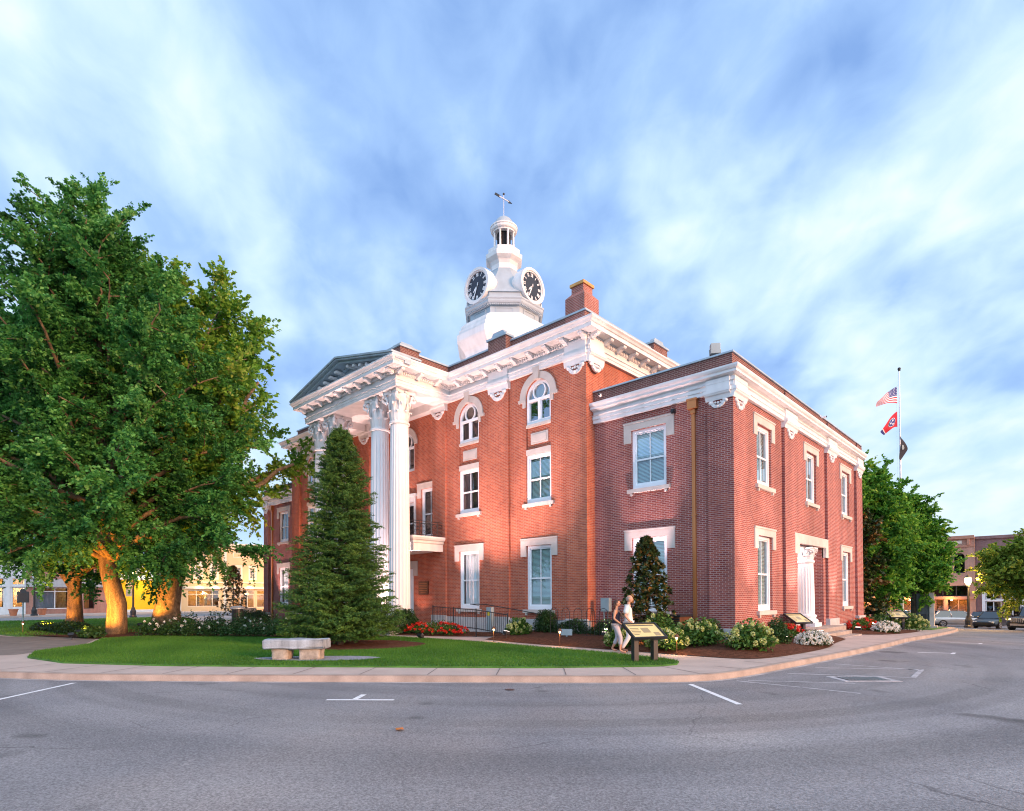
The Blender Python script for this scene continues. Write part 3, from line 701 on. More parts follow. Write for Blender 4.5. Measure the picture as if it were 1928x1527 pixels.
# ---------------------------------------------------------------- Corinthian columns
def corinthian(base, H, rb, rt, caph, par, shaft_m='column_paint', z0=0.0, name='column'):
    """fluted shaft, leafed capital; base=(x,y); z0..z0+H is base to underside of the beam"""
    x, y = base
    bs = MB(); p = rb * 1.42
    bs.box(x - p, x + p, y - p, y + p, z0, z0 + .18)
    bs.lathe([(rb * 1.36, z0 + .181), (rb * 1.42, z0 + .25), (rb * 1.32, z0 + .33), (rb * 1.14, z0 + .36), (rb * 1.12, z0 + .42), (rb * 1.22, z0 + .45), (rb * 1.2, z0 + .52), (rb * 1.04, z0 + .55)], 32, (x, y))
    zt = z0 + H - caph; sh = MB(); P = []
    for k in range(13):
        t = k / 12; P.append((rb + (rt - rb) * (t ** 1.6), z0 + .55 + (zt - z0 - .55) * t))
    sh.lathe(P, 120, (x, y), flute=.075, nfl=20, zf=(z0 + .7, zt - .25))
    o = sh.obj(name, shaft_m, par, smooth=False, fix=False)
    bs.obj('column_base', shaft_m, o)
    c = MB()
    c.lathe([(rt * 1.0, zt - .10), (rt * 1.16, zt - .08), (rt * 1.2, zt - .02), (rt * 1.12, zt + .03), (rt * .98, zt + .04), (rt * .97, zt + .3 * caph), (rt * 1.02, zt + .6 * caph), (rt * 1.2, zt + .82 * caph), (rt * 1.25, zt + .88 * caph)], 32, (x, y))
    # abacus with concave sides
    ab = []; R = rt * 1.92
    for q in range(4):
        a0 = pi / 4 + q * pi / 2; a1 = a0 + pi / 2
        p0 = Vector((cos(a0), sin(a0))) * R; p1 = Vector((cos(a1), sin(a1))) * R
        mid = (p0 + p1) / 2
        for t in (0.04, .25, .5, .75, .96):
            bow = -mid.normalized() * (rt * .26) * (1 - (2 * t - 1) ** 2); pt = p0.lerp(p1, t) + bow; ab.append((x + pt.x, y + pt.y))
    c.prism(ab, zt + .885 * caph, z0 + H - .001)
    # two tiers of curling leaves
    def leaf(a, zb, h, wd, out, r0):
        rad = Vector((cos(a), sin(a), 0)); tg = Vector((-sin(a), cos(a), 0)); rows = []
        for (t, dz, wf) in ((0, 0, .75), (.25, .35, 1.0), (.45, .68, 1.0), (.75, .92, .85), (1.15, .95, .6), (1.25, .80, .3)):
            rr = r0 + out * (t if t < .5 else t) * .8; rows.append((rr, zb + h * dz, wd * wf))
        for j in range(len(rows) - 1):
            (ra, za, wa), (rb_, zb_, wb) = rows[j], rows[j + 1]
            for s0, s1 in ((-1, 0), (0, 1)):
                ia = .06 * rt if s0 == 0 else 0; 
                pa = Vector((x, y, za)) + rad * (ra - (0.1 * rt if s0 else 0)) + tg * wa * s0; pb = Vector((x, y, za)) + rad * (ra - (0.1 * rt if s1 else 0)) + tg * wa * s1
                pc = Vector((x, y, zb_)) + rad * (rb_ - (0.1 * rt if s1 else 0)) + tg * wb * s1; pd = Vector((x, y, zb_)) + rad * (rb_ - (0.1 * rt if s0 else 0)) + tg * wb * s0
                c.face(pa, pb, pc, pd)
    for q in range(8): leaf(2 * pi * q / 8, zt + .04, caph * .34, rt * .34, rt * .42, rt * 1.0)
    for q in range(8): leaf(2 * pi * (q + .5) / 8, zt + .06, caph * .60, rt * .32, rt * .50, rt * 1.02)
    for q in range(8): leaf(2 * pi * q / 8 + .12, zt + caph * .45, caph * .40, rt * .20, rt * .42, rt * 1.02)
    # corner volutes and centre flowers
    for q in range(4):
        a = pi / 4 + q * pi / 2; rad = Vector((cos(a), sin(a), 0)); tg = Vector((-sin(a), cos(a), 0))
        cen = Vector((x, y, zt + caph * .74)) + rad * rt * 1.52
        for sg in (-1, 1):
            pts = []
            for j in range(15):
                an = j / 14 * 2.3 * pi; r_ = caph * .13 * (1 - .75 * j / 14)
                pts.append(cen + tg * sg * .05 * rt + rad * (r_ * sin(an)) + Vector((0, 0, r_ * cos(an))))
            pts = [Vector((x, y, zt + caph * .45)) + rad * rt * 1.06 + tg * sg * rt * .28] + pts
            c.tube(pts, [caph * .022] * 2 + [caph * .035] * (len(pts) - 2), 6)
        a += pi / 4; rad = Vector((cos(a), sin(a), 0)); c.ball(Vector((x, y, zt + caph * .93)) + rad * rt * 1.22, rt * .17, 8, 6)
    c.obj('capital', 'white_paint', o, fix=False)
    return o
COLX = (-14.98, -16.62, 2 * XA + 16.62, 2 * XA + 14.98)
for x in COLX: corinthian((x, -3.02), 11.588 - .35, .50, .425, 1.52, CH, z0=.35)
s = MB(); s.box(PX[0] - .3, PX[1] + .3, PYF - .2, -.33, -.2, .35); s.box(PX[0] - .3, PX[1] + .3, PYF - .6, PYF - .2, -.2, .17); s.obj('porch_floor', 'foundation_stone', CH, bevel=.01)

# ---------------------------------------------------------------- balcony
bx0, bx1, by = 2 * XA + 14.85, -14.85, -2.3
s = MB(); s.sweep([(bx0, -.33), (bx0, by), (bx1, by), (bx1, -.33)], [(-.25, 4.02), (.0, 4.02), (.0, 4.38), (.05, 4.42), (.06, 4.52), (.14, 4.56), (.2, 4.66), (.2, 4.74), (-.3, 4.76)])
s.box(bx0 + .02, bx1 - .02, by + .02, .09, 4.1, 4.3)
bal = s.obj('balcony', 'white_paint', CH)
s = MB()
def irail(p, q, z0, h):
    p, q = Vector(p), Vector(q); t = q - p; ln = t.length; t.normalize(); u = Vector((0, 0, 1))
    for z in (z0 + .06, z0 + h - .12, z0 + h): s.tube([Vector((*p, z)), Vector((*q, z))], .018, 5)
    n = int(ln / .34)
    for j in range(n + 1):
        c = p + t * (ln * j / n); s.tube([(*c, z0), (*c, z0 + h)], .016, 5)
        if j < n:
            for sg in (-1, 1):
                for fl in (0, 1):
                    pts = []
                    for a in range(12):
                        an = a / 11 * 1.7 * pi; r_ = .085 * (1 - .5 * a / 11); cc = c + t * (ln / n * .5 + sg * .07)
                        zz_ = z0 + (.24 if fl else .5); pts.append((cc.x + t.x * sg * r_ * sin(an), cc.y + t.y * sg * r_ * sin(an), zz_ + (1 if fl else -1) * (-r_ * cos(an))))
                    s.tube(pts, .012, 4)
irail((bx1 - .05, -.4), (bx1 - .05, by + .05), 4.76, .74); irail((bx0 + .05, by + .05), (bx1 - .05, by + .05), 4.76, .74); irail((bx0 + .05, -.4), (bx0 + .05, by + .05), 4.76, .74)
s.obj('balcony_railing', 'iron', bal, fix=False)

# ================================================================== wings
wing = MB(); WF = (-4.062, -2.586); UZ, LZ = (5.876, 8.17), (1.155, 3.977)
SY = [(2.39, 3.866), (14.86 - .99, 14.86 + .49)]
SW = [3.13, 8.85, 14.6]
PORT = (6.75, 10.55, .32, 3.96)
wall_holes(wing, FR_WING, XR - .02, -.02, -.2, 8.9, [(*WF, *UZ), (*WF, *LZ)], .17)
wl = tuple(sorted((mxx(WF[0], 1), mxx(WF[1], 1))))
wing2 = MB()
wall_holes(wing2, FR_WING, WL + .02, XL + .02, -.2, 8.9, [(*wl, *UZ), (*wl, *LZ)], .17)
hs = [(c - .738, c + .738, *UZ) for c in SW] + [(SW[0] - .738, SW[0] + .738, *LZ), (SW[2] - .738, SW[2] + .738, *LZ), PORT]
wall_holes(wing, FR_SIDE, .02, DEP - .02, -.2, 8.9, hs, .20)
SP = [(0, 1.06), (5.05, 6.45), (10.92, 12.4), (16.4, DEP)]
for a, b in SP:
    # pilasters run full height with clear fronts; the entry flanks stay clear of the opening
    wing.box(a + .001, b - .001, .0, .12, .2, 8.6, FR_SIDE)
wing.box(-.92, -.122, .0, .12, .2, 8.6, FR_WING); wing2.box(WL + .122, WL + .92, .0, .12, .2, 8.6, FR_WING)
wing.face((-.12, DEP, -.2), (XR, DEP, -.2), (XR, DEP, 8.9), (-.12, DEP, 8.9)); wing2.face((WL + .02, .12, -.2), (WL + .02, DEP, -.2), (WL + .02, DEP, 8.9), (WL + .02, .12, 8.9)); wing2.face((WL + .02, DEP, -.2), (XL, DEP, -.2), (XL, DEP, 8.9), (WL + .02, DEP, 8.9))
# entry recess
for yy in (PORT[0], PORT[1]): wing.face((-.32, yy, .2), (-2.0, yy, .2), (-2.0, yy, 4.0), (-.32, yy, 4.0))
wing.face((-2.0, PORT[0], .2), (-2.0, PORT[1], .2), (-2.0, PORT[1], 4.0), (-2.0, PORT[0], 4.0))
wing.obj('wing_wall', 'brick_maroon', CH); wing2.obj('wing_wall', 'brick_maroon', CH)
for q in (WF, wl):
    far = q is wl
    window(FR_WING, *q, *UZ, lintel='eared', fill='none' if far else 'blind', glassm='pane_dark' if far else 'pane_glass')
    window(FR_WING, *q, *LZ, lintel='eared', fill='sheer' if far else 'blind')
for c in SW:
    window(FR_SIDE, c - .738, c + .738, *UZ, lintel='eared', rec=.13)
    if c != SW[1]: window(FR_SIDE, c - .738, c + .738, *LZ, lintel='eared', rec=.13, blind_z=1.0)
# wing foundation blocks, entry steps
for a, b in SP: stone(FR_SIDE, a - .06, b + .06, -.1, .20, -.4, .60)
for (F, a, b, d0, d1, z1) in ((FR_WING, -1.0, -.02, -.02, .20, .60), (FR_WING, WL, WL + 1.0, -.02, .20, .60), (FR_SIDE, 1.13, 4.98, -.05, .09, .27), (FR_SIDE, 12.5, 16.3, -.05, .09, .27), (FR_WING, XR + .1, -1.01, -.02, .09, .26)): stone(F, a, b, d0, d1, -.4, z1)
s = MB(); s.box(-1.99, .75, 6.52, 10.86, -.6, .31); s.box(.75, 1.18, 6.3, 10.0, -.6, .15); s.box(-.1, .75, 6.3, 6.52, -.6, .15)
s.box(1.18, 1.62, 6.1, 9.8, -.6, .01)
s.obj('entry_steps', 'kerb_concrete', CH, bevel=.015)
# entry: lintel with ears, ceiling, column between, white door at the back
s = MB(); s.plate([(PORT[0] - .58, 3.5), (PORT[0] - .0, 3.5), (PORT[0] - .0, 3.955), (PORT[1] + .0, 3.955), (PORT[1] + .0, 3.5), (PORT[1] + .36, 3.5), (PORT[1] + .36, 4.36), (PORT[0] - .58, 4.36)], FR_SIDE, -.05, .14)
lin = s.obj('entry_lintel', 'limestone', CH)
s = MB(); s.box(-1.99, -.33, PORT[0] + .01, PORT[1] - .01, 3.88, 3.95); s.obj('entry_ceiling', 'white_paint', lin)
corinthian((-.42, 8.95), 3.90 - .31, .36, .315, .62, CH, z0=.31, name='entry_column')
s = MB(); s.box(-1.99, -1.9, PORT[0] + .15, PORT[1] - .75, .32, 3.6); s.box(-1.9, -1.86, PORT[0] + .9, PORT[0] + 2.0, .32, 2.9); s.obj('entry_door', 'frame_paint', CH)

# wing entablature and parapet
for pth in ([(XR + .01, .12), (-.12, .12), (-.12, DEP)], [(WL + .12, DEP), (WL + .12, .12), (XL - .01, .12)]):
    s = MB(); s.sweep(pth, [(-.05, 8.778), (.13, 8.778), (.13, 8.92), (.16, 8.93), (.16, 9.06), (.21, 9.09), (.10, 9.12), (.10, 9.24), (.16, 9.27), (.24, 9.30), (.32, 9.32), (.32, 9.40), (.37, 9.44), (.40, 9.50), (.40, 9.56), (-.1, 9.60)])
    we = s.obj('wing_entablature', 'white_paint', CH)
    s = MB(); i = [(x + (.0 if j else 0), y) for j, (x, y) in enumerate(pth)]
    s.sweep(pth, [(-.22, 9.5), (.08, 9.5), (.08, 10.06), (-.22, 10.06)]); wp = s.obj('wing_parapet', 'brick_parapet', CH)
    s = MB(); s.sweep(pth, [(-.28, 10.062), (.14, 10.062), (.14, 10.12), (-.28, 10.15)]); s.obj('coping', 'roof_metal', wp)
for a, b in SP: pil_cap(FR_SIDE, a, b, 8.778, .85)
pil_cap(FR_WING, -.92, -.12, 8.778, .85); pil_cap(FR_WING, WL + .12, WL + .92, 8.778, .85)
s = MB(); s.box(XR + .02, -.3, .35, DEP - .2, 9.6, 9.7); s.box(WL + .3, XL - .02, .35, DEP - .2, 9.6, 9.7); s.obj('roof', 'roof_dark', CH)
for a, b in SP[1:]: s = MB(); s.box(a + .1, b - .1, .081, .14, 9.58, 10.0, FR_SIDE); s.obj('parapet_pier', 'brick_parapet', CH)

# copper downspouts
def spout(x, y, z0, z1):
    s = MB(); s.box(x - .06, x + .06, y - .10, y, z0, z1 - .5)
    s.box(x - .07, x + .07, y - .11, y, z0 + .02, z0 + .06)
    s.prism([(x - .09, y), (x - .09, y - .14), (x + .09, y - .14), (x + .09, y)], z1 - .5, z1 - .34)
    s.box(x - .17, x + .17, y - .22, y, z1 - .34, z1 - .04); s.box(x - .19, x + .19, y - .24, y, z1 - .04, z1 + .02)
    for z in (2.3, 4.6, 6.8): s.box(x - .09, x + .09, y - .105, y, z, z + .05)
    s.obj('downspout', 'copper', CH)
spout(-1.47, .12, .15, 8.76); spout(WL + 1.47, .12, .15, 8.76)
# ================================================================== clock tower (part of the courthouse)
TX, TY = XA, 8.05
def octo(ap): return ap / cos(pi / 8)
def oct_lathe(m, prof): m.lathe([(octo(r), z) for r, z in prof], 8, (TX, TY), rot=pi / 8)
def oct_frame(k, ap):
    a = k * pi / 4; n = (cos(a), sin(a), 0); return Fr((TX + ap * cos(a), TY + ap * sin(a), 0), (-sin(a), cos(a), 0), n)
s = MB(); oct_lathe(s, [(2.45, 12.9), (2.45, 16.95), (2.52, 17.0), (2.52, 17.3), (2.62, 17.5), (2.72, 17.6), (3.0, 17.98), (3.06, 18.1), (3.06, 18.5), (2.97, 18.55), (2.93, 18.8), (2.84, 18.85), (2.80, 19.08), (2.55, 19.35), (2.28, 19.5), (2.28, 19.55)])
for k in range(8):
    F = oct_frame(k, 2.45); hw_ = 2.45 * math.tan(pi / 8)
    for sg in (-1, 1):
        x0, x1 = sorted((sg * (hw_ - .05), sg * (hw_ - .36))); s.box(x0, x1, 0, .13, 13, 16.95, F)
    s.box(-.62, .62, 0, .07, 13.6, 16.7, F); 
tb = s.obj('tower_base', 'white_paint', CH)
for k in range(8):
    F = oct_frame(k, 2.45); s = MB(); s.box(-.42, .42, .071, .11, 13.9, 16.55, F); s.box(-.5, .5, .07, .16, 13.8, 13.92, F); o = s.obj('tower_window', 'frame_paint', CH)
    g = MB()
    for zz_ in (14.05, 14.9, 15.75):
        for xx in (-.34, .05): g.box(xx, xx + .29, .108, .118, zz_, zz_ + .68, F)
    g.obj('tower_pane', 'bronze', tb)
s = MB(); oct_lathe(s, [(2.22, 19.5), (2.22, 19.98), (2.28, 20.0), (2.34, 20.04), (2.46, 20.12), (2.50, 20.18), (2.50, 20.30), (2.56, 20.34), (2.56, 20.42), (2.34, 20.5), (2.34, 20.78), (2.30, 20.84)])
for k in range(8):
    F = oct_frame(k, 2.22); s.box(-.55, .55, 0, .035, 19.58, 19.63, F); s.box(-.55, .55, 0, .035, 19.84, 19.89, F); s.box(-.55, -.48, 0, .035, 19.63, 19.84, F); s.box(.48, .55, 0, .035, 19.63, 19.84, F)
    for j in range(15): s.box(-.88 + j * .126 - .03, -.88 + j * .126 + .03, .0, .22, 19.99, 20.06, F)
s.obj('tower_drum', 'tower_tin', CH, fix=False)
s = MB(); oct_lathe(s, [(2.42, 20.80), (2.36, 20.86), (2.16, 21.1), (1.92, 21.5), (1.68, 21.9), (1.44, 22.25), (1.20, 22.6), (1.02, 22.9), (.95, 23.05), (.95, 23.14)])
s.obj('tower_roof', 'tower_tin', CH)
s = MB(); oct_lathe(s, [(.88, 23.1), (.82, 23.3), (.82, 23.55), (.92, 23.75), (1.06, 23.85), (1.17, 23.95), (1.20, 24.22), (1.08, 24.32), (1.03, 24.38), (1.03, 24.6), (.82, 24.7), (.78, 24.76)])
s.obj('lantern_base', 'white_paint', CH)
s = MB(); s.lathe([(.45, 24.7), (.45, 26.0)], 16, (TX, TY)); s.obj('lantern_core', 'dark_void', CH)
s = MB()
for k in range(8):
    a = pi / 8 + k * pi / 4; s.lathe([(.10, 24.74), (.10, 24.8), (.075, 24.84), (.065, 25.8), (.09, 25.84), (.09, 25.9)], 12, (TX + .67 * cos(a), TY + .67 * sin(a)))
s.obj('lantern_column', 'white_paint', CH, smooth=False)
s = MB(); s.lathe([(.5, 25.86), (.76, 25.86), (.76, 25.94), (.84, 25.98), (.88, 26.05), (.88, 26.16), (.92, 26.2), (.92, 26.28), (.74, 26.34)], 24, (TX, TY)); s.obj('lantern_cornice', 'white_paint', CH)
s = MB(); s.lathe([(.72, 26.3), (.70, 26.42), (.62, 26.62), (.50, 26.80), (.33, 26.95), (.14, 27.04), (.06, 27.08)], 24, (TX, TY)); s.obj('dome', 'tower_tin', CH, smooth=True)
# weathervane: rod, ball, slanting arrow
s = MB(); s.tube([(TX, TY, 27.0), (TX, TY, 28.6)], .018, 6); wv = s.obj('weathervane', 'white_paint', CH)
s = MB(); s.ball((TX, TY, 28.62), .075, 10, 8); s.obj('weathervane_ball', 'iron', wv)
F = Fr((TX, TY, 0), (_r.x, _r.y, 0), (-_f.x, -_f.y, 0)); s = MB(); s.tube([F(-.3, .04, 28.45), F(.36, .04, 28.06)], .035, 6); s.obj('arrow_shaft', 'white_paint', wv)
s = MB(); s.plate([(-.54, 28.70), (-.22, 28.50), (-.27, 28.36), (-.62, 28.58)], F, .02, .06); s.plate([(.30, 28.18), (.40, 28.10), (.56, 27.93), (.30, 27.98)], F, .02, .06); s.obj('arrow_feather', 'iron', wv)

# clock faces on the four cardinal sides
NUM = ['XII', 'I', 'II', 'III', 'IIII', 'V', 'VI', 'VII', 'VIII', 'IX', 'X', 'XI']
def numeral(mb, F, txt, ang, r0, r1):
    """strokes standing on the ring between r0 and r1, tops outward"""
    W = {'I': .055, 'V': .12, 'X': .13}; tot = sum(W[c] for c in txt); x = -tot / 2
    ux, uz = cos(ang), -sin(ang)          # along the ring, clockwise
    ox, oz = sin(ang), cos(ang)           # outward
    def P(a, r): return (ux * a + ox * r, CZ + uz * a + oz * r)
    def stroke(a0, ra, a1, rb, wd):
        p, q = P(a0 - wd / 2, ra), P(a0 + wd / 2, ra); u, v = P(a1 + wd / 2, rb), P(a1 - wd / 2, rb); mb.plate([p, q, u, v], F, .035, .05)
    for c in txt:
        wd = W[c]; m = x + wd / 2
        if c == 'I': stroke(m, r0, m, r1, .034)
        if c == 'V': stroke(m, r0, m - .045, r1, .036); stroke(m, r0, m + .045, r1, .022)
        if c == 'X': stroke(m + .045, r0, m - .045, r1, .036); stroke(m - .045, r0, m + .045, r1, .022)
        x += wd
CZ = 21.47
for k in (0, 2, 4, 6):
    F = oct_frame(k, 2.42)
    s = MB()
    # round housing blending back into the roof, and the raised ring
    for (ro, ri, d0, d1) in ((1.12, .95, -.5, .16), (.98, .87, -.3, .10)):
        A = arc(0, CZ, ro, 0, 2 * pi, 48); B = arc(0, CZ, ri, 0, 2 * pi, 48)
        for j in range(48): s.plate([A[j], A[j + 1], B[j + 1], B[j]], F, d0, d1)
    A = arc(0, CZ, 1.09, 0, 2 * pi, 40); B = arc(0, CZ - .1, .68, 0, 2 * pi, 40)
    for j in range(40): s.face(F(A[j][0], -.5, A[j][1]), F(A[j + 1][0], -.5, A[j + 1][1]), F(B[j + 1][0], -1.7, B[j + 1][1]), F(B[j][0], -1.7, B[j][1]))
    hs_ = s.obj('clock_housing', 'white_paint', CH)
    s = MB(); s.plate(arc(0, CZ, .90, 0, 2 * pi, 48)[:-1], F, -.02, .03); cf = s.obj('clock_face', 'clock_black', hs_)
    for j, tx in enumerate(NUM): s = MB(); numeral(s, F, tx, 2 * pi * j / 12, .60, .83); s.obj('clock_numeral', 'frame_paint', hs_, fix=False)
    def hand(an, ln, wd, tail):
        ox, oz = sin(an), cos(an); ux, uz = cos(an), -sin(an); s = MB(); q = lambda a, r: (ux * a + ox * r, CZ + uz * a + oz * r)
        s.plate([q(-wd * .5, -tail), q(wd * .5, -tail), q(wd, ln * .55), q(wd * .25, ln), q(-wd * .25, ln), q(-wd, ln * .55)], F, .055, .075)
        s.obj('clock_hand', 'frame_paint', hs_)
    hand(2 * pi * 34 / 60, .80, .04, .22); hand(2 * pi * (7 + 34 / 60) / 12, .46, .055, .13)
# ================================================================== ground
def gz(y): return -.028 * max(0.0, min(y, 60.0) - 8.0)
def sheet(name, poly, off, m, kind='structure', side=0.0, parent=None):
    bm = bmesh.new(); vs = [bm.verts.new((x, y, 0)) for x, y in poly]; bm.faces.new(vs)
    bmesh.ops.triangulate(bm, faces=bm.faces)
    for yc in (8.0, 60.0):
        bmesh.ops.bisect_plane(bm, geom=bm.verts[:] + bm.edges[:] + bm.faces[:], plane_co=(0, yc, 0), plane_no=(0, 1, 0))
    for v in bm.verts: v.co.z = gz(v.co.y) + off
    bmesh.ops.recalc_face_normals(bm, faces=bm.faces)
    for f in bm.faces:
        if f.normal.z < 0: f.normal_flip()
    if side:
        be = [e_ for e_ in bm.edges if e_.is_boundary]; r = bmesh.ops.extrude_edge_only(bm, edges=be)
        for v in r['geom']:
            if isinstance(v, bmesh.types.BMVert): v.co.z -= side
    me = bpy.data.meshes.new(name); bm.to_mesh(me); bm.free()
    return tag(link_mesh(name, me, m, parent), kind=kind)
def smooth_path(P, it=2, closed=False):
    for _ in range(it):
        Q = []; n = len(P)
        for k in range(n if closed else n - 1):
            a, b = P[k], P[(k + 1) % n]; Q += [(a[0] * .75 + b[0] * .25, a[1] * .75 + b[1] * .25), (a[0] * .25 + b[0] * .75, a[1] * .25 + b[1] * .75)]
        P = Q if closed else [P[0]] + Q + [P[-1]]
    return P
mat('earth', (0.09, 0.11, 0.06), 0.95, var=0.3, vscale=0.05)
sheet('ground', [(-900, -900), (900, -900), (900, 900), (-900, 900)], -.20, 'earth')
sheet('road', [(-120, -120), (120, -120), (120, 100), (-120, 100)], -.15, 'asphalt')
KERB = [(-50.6, 39.5), (-50.6, -16.0), (-48.0, -20.0), (-40, -20.4), (-22, -20.2), (-15.5, -19.6), (-12.6, -18.9), (-10.25, -17.75), (-7.8, -16.18), (-.41, -9.93), (1.55, -8.2), (2.35, -7.2), (2.66, -5.9), (2.85, -3.65), (3.22, .32), (3.5, 5.0), (3.55, 8.0), (3.5, 15.9), (3.2, 26.0), (2.7, 33.0), (1.4, 37.2), (-1.6, 39.2), (-6.0, 39.5)]
KB = smooth_path(KERB[1:], 2)
blk = [(-50.6, 39.5)] + KB
sheet('pavement', blk, -.004, 'pavement')
def gsweep(name, path, prof, m, closed=False):
    s = MB(); P = []
    for k in range(len(path)):
        P.append(path[k])
        if k + 1 < len(path) and (path[k][1] - 8) * (path[k + 1][1] - 8) < 0:
            t = (8 - path[k][1]) / (path[k + 1][1] - path[k][1]); P.append((path[k][0] + t * (path[k + 1][0] - path[k][0]), 8.0))
    s.sweep(P, prof, closed); s.v = [(x, y, z + gz(y)) for x, y, z in s.v]
    return tag(s.obj(name, m, None, fix=False), kind='structure')
gsweep('kerb', blk + [blk[0]], [(.02, -.3), (.0, -.02), (-.02, .0), (-.17, .0), (-.17, -.3)], 'kerb_concrete')
# light gutter line of wind-blown grit along the kerb foot
mat('grit', (0.33, 0.31, 0.31), 0.95, var=0.35, vscale=1.2, fine=0.3)
gsweep('gutter', [p for p in KB if p[1] < 30 and p[0] > -45], [(.14, -.146), (.02, -.142)], 'grit')
# joints across the pavement
s = MB()
for k in range(12, len(KB) - 1):
    p, q = Vector(KB[k]), Vector(KB[k + 1])
segs = [(Vector(KB[k]), Vector(KB[k + 1])) for k in range(len(KB) - 1)]
acc, step = 0.0, 1.55
for p, q in segs:
    ln = (q - p).length
    if ln < 1e-6: continue
    t = (q - p) / ln; nrm = Vector((-t.y, t.x)); x = step - acc if acc else 0
    while x < ln:
        c = p + t * x
        if -12 < c.x < 3.6 and -19 < c.y < 34:
            a, b = c + nrm * .172, c + nrm * (1.6 if c.y < -6 else 3.0); w_ = t * .012
            if c.y >= -6 and b.x < 2.6 and c.y < 5.5: b = c + nrm * .9
            s.face((a.x - w_.x, a.y - w_.y, gz(a.y) + .001), (a.x + w_.x, a.y + w_.y, gz(a.y) + .001), (b.x + w_.x, b.y + w_.y, gz(b.y) + .001), (b.x - w_.x, b.y - w_.y, gz(b.y) + .001))
        x += step
    acc = (acc + ln) % step
mat('joint_dark', (0.16, 0.13, 0.12), 0.95)
tag(s.obj('pavement_joint', 'joint_dark', fix=False), kind='structure')
LAWN = [(-16.2, -16.46), (-14.0, -16.9), (-11.5, -16.45), (-8.6, -14.75), (-5.88, -12.61), (-1.34, -8.92), (.3, -7.2), (.8, -6.6), (.98, -6.0), (.75, -5.45), (.15, -5.1), (-.8, -4.95), (-2.1, -4.72), (-4.0, -4.72), (-7.17, -4.44), (-10, -4.5), (-12.6, -4.75), (-14.5, -5.8), (-16.0, -8.2), (-22.0, -11.6), (-21.5, -13.6), (-18.4, -14.6)]
sheet('lawn', LAWN, .035, 'turf', side=.06)
LAWN2 = [(-26.8, -15.8), (-36, -17.6), (-49, -18.2), (-50.2, -14), (-50.2, -2.5), (-44, -3.0), (-33, -6.2), (-26, -10.0), (-24.6, -13.0)]
sheet('lawn', LAWN2, .03, 'turf', side=.05)
sheet('lawn', [(-1.5, 24.0), (2.3, 24.0), (2.0, 33.5), (-1.0, 36.5), (-8, 37), (-8, 24)], .03, 'turf', side=.05)
sheet('paving', [(-15.7, -16.9), (-18.2, -14.9), (-21.7, -13.8), (-24.4, -13.9), (-27.2, -16.1), (-36, -18.2), (-36, -20), (-22, -19.9), (-16, -19.2)], .002, 'paver_brick')
# mulch
def loft(name, outer, inner, z0, z1, m):
    s = MB(); n = len(outer); R = 5; rows = []
    for k in range(R + 1):
        t = k / R; zt = z0 + (z1 - z0) * (1 - (1 - t) ** 2)
        rows.append([(outer[j][0] * (1 - t) + inner[j][0] * t, outer[j][1] * (1 - t) + inner[j][1] * t, zt + gz(outer[j][1]) + .02 * random.random() * (0 < k)) for j in range(n)])
    for k in range(R):
        for j in range(n - 1): s.face(rows[k][j], rows[k][j + 1], rows[k + 1][j + 1], rows[k + 1][j])
    return tag(s.obj(name, m, smooth=True), kind='structure')
loft('mulch_bed', smooth_path([(-8.9, -3.2), (-6.5, -3.6), (-4.0, -3.66), (-1.5, -3.66), (.5, -3.75), (1.7, -3.65), (2.2, -2.9), (2.45, 0), (2.45, 1.8), (2.1, 3.6), (1.9, 6.0)]), smooth_path([(-8.9, -.4), (-7, -.4), (-5.7, -.1), (-3.0, -.05), (-1.0, -.05), (-.05, -.05), (-.05, .1), (-.05, 1.5), (-.05, 3.0), (-.05, 4.2), (-.05, 6.0)]), .012, .24, 'mulch')
loft('mulch_bed', smooth_path([(.6, 10.2), (1.9, 10.9), (2.35, 13.0), (2.4, 17.0), (2.2, 21.4), (1.0, 22.6), (-1, 23)]), smooth_path([(-.05, 10.2), (-.05, 11.5), (-.05, 13), (-.05, 15), (-.05, 17.5), (-1.0, 18.0), (-2, 18.0)]), .012, .14, 'mulch')
loft('mulch_bed', smooth_path([(-15.4, -4.0), (-13.9, -3.95), (-12.2, -3.4), (-10.6, -2.45), (-9.7, -1.7), (-9.6, -1.4)]), smooth_path([(-14.6, -2.3), (-14.0, -2.3), (-12.6, -2.3), (-11.5, -2.1), (-10.2, -1.5), (-9.9, -1.3)]), .012, .16, 'mulch')
def disc_poly(cx, cy, rx, ry, n=28, rot=0.0, wob=.06):
    P = []
    for k in range(n):
        a = 2 * pi * k / n; r = 1 + wob * sin(3 * a + cx) + wob * .5 * sin(7 * a); x, y = rx * r * cos(a), ry * r * sin(a); P.append((cx + x * cos(rot) - y * sin(rot), cy + x * sin(rot) + y * cos(rot)))
    return P
sheet('mulch_bed', disc_poly(-10.3, -8.3, 2.5, 2.1, rot=.7), .05, 'mulch')
sheet('mulch_bed', [(-27.0, -15.5), (-21.9, -13.7), (-16.1, -8.4), (-14.2, -6.4), (-16, -5.6), (-21.5, -8.6), (-26, -10.5), (-34, -11.3), (-36, -13.6), (-31, -15.0)], .045, 'mulch')
sheet('mulch_bed', [(-38.5, -3.2), (-31.0, -2.4), (-30.5, -.4), (-38.5, .1)], .03, 'mulch')
sheet('gravel_bed', disc_poly(-7.05, -11.45, 1.75, .62, rot=.75), .047, 'gravel')
# west and north pavements across the streets
sheet('pavement', [(-67.5, -60), (-67.5, 56), (-90, 56), (-90, -60)], -.02, 'pavement', side=.14)
sheet('pavement', [(-60, 57.5), (60, 57.5), (60, 75), (-60, 75)], -.01, 'pavement', side=.14)

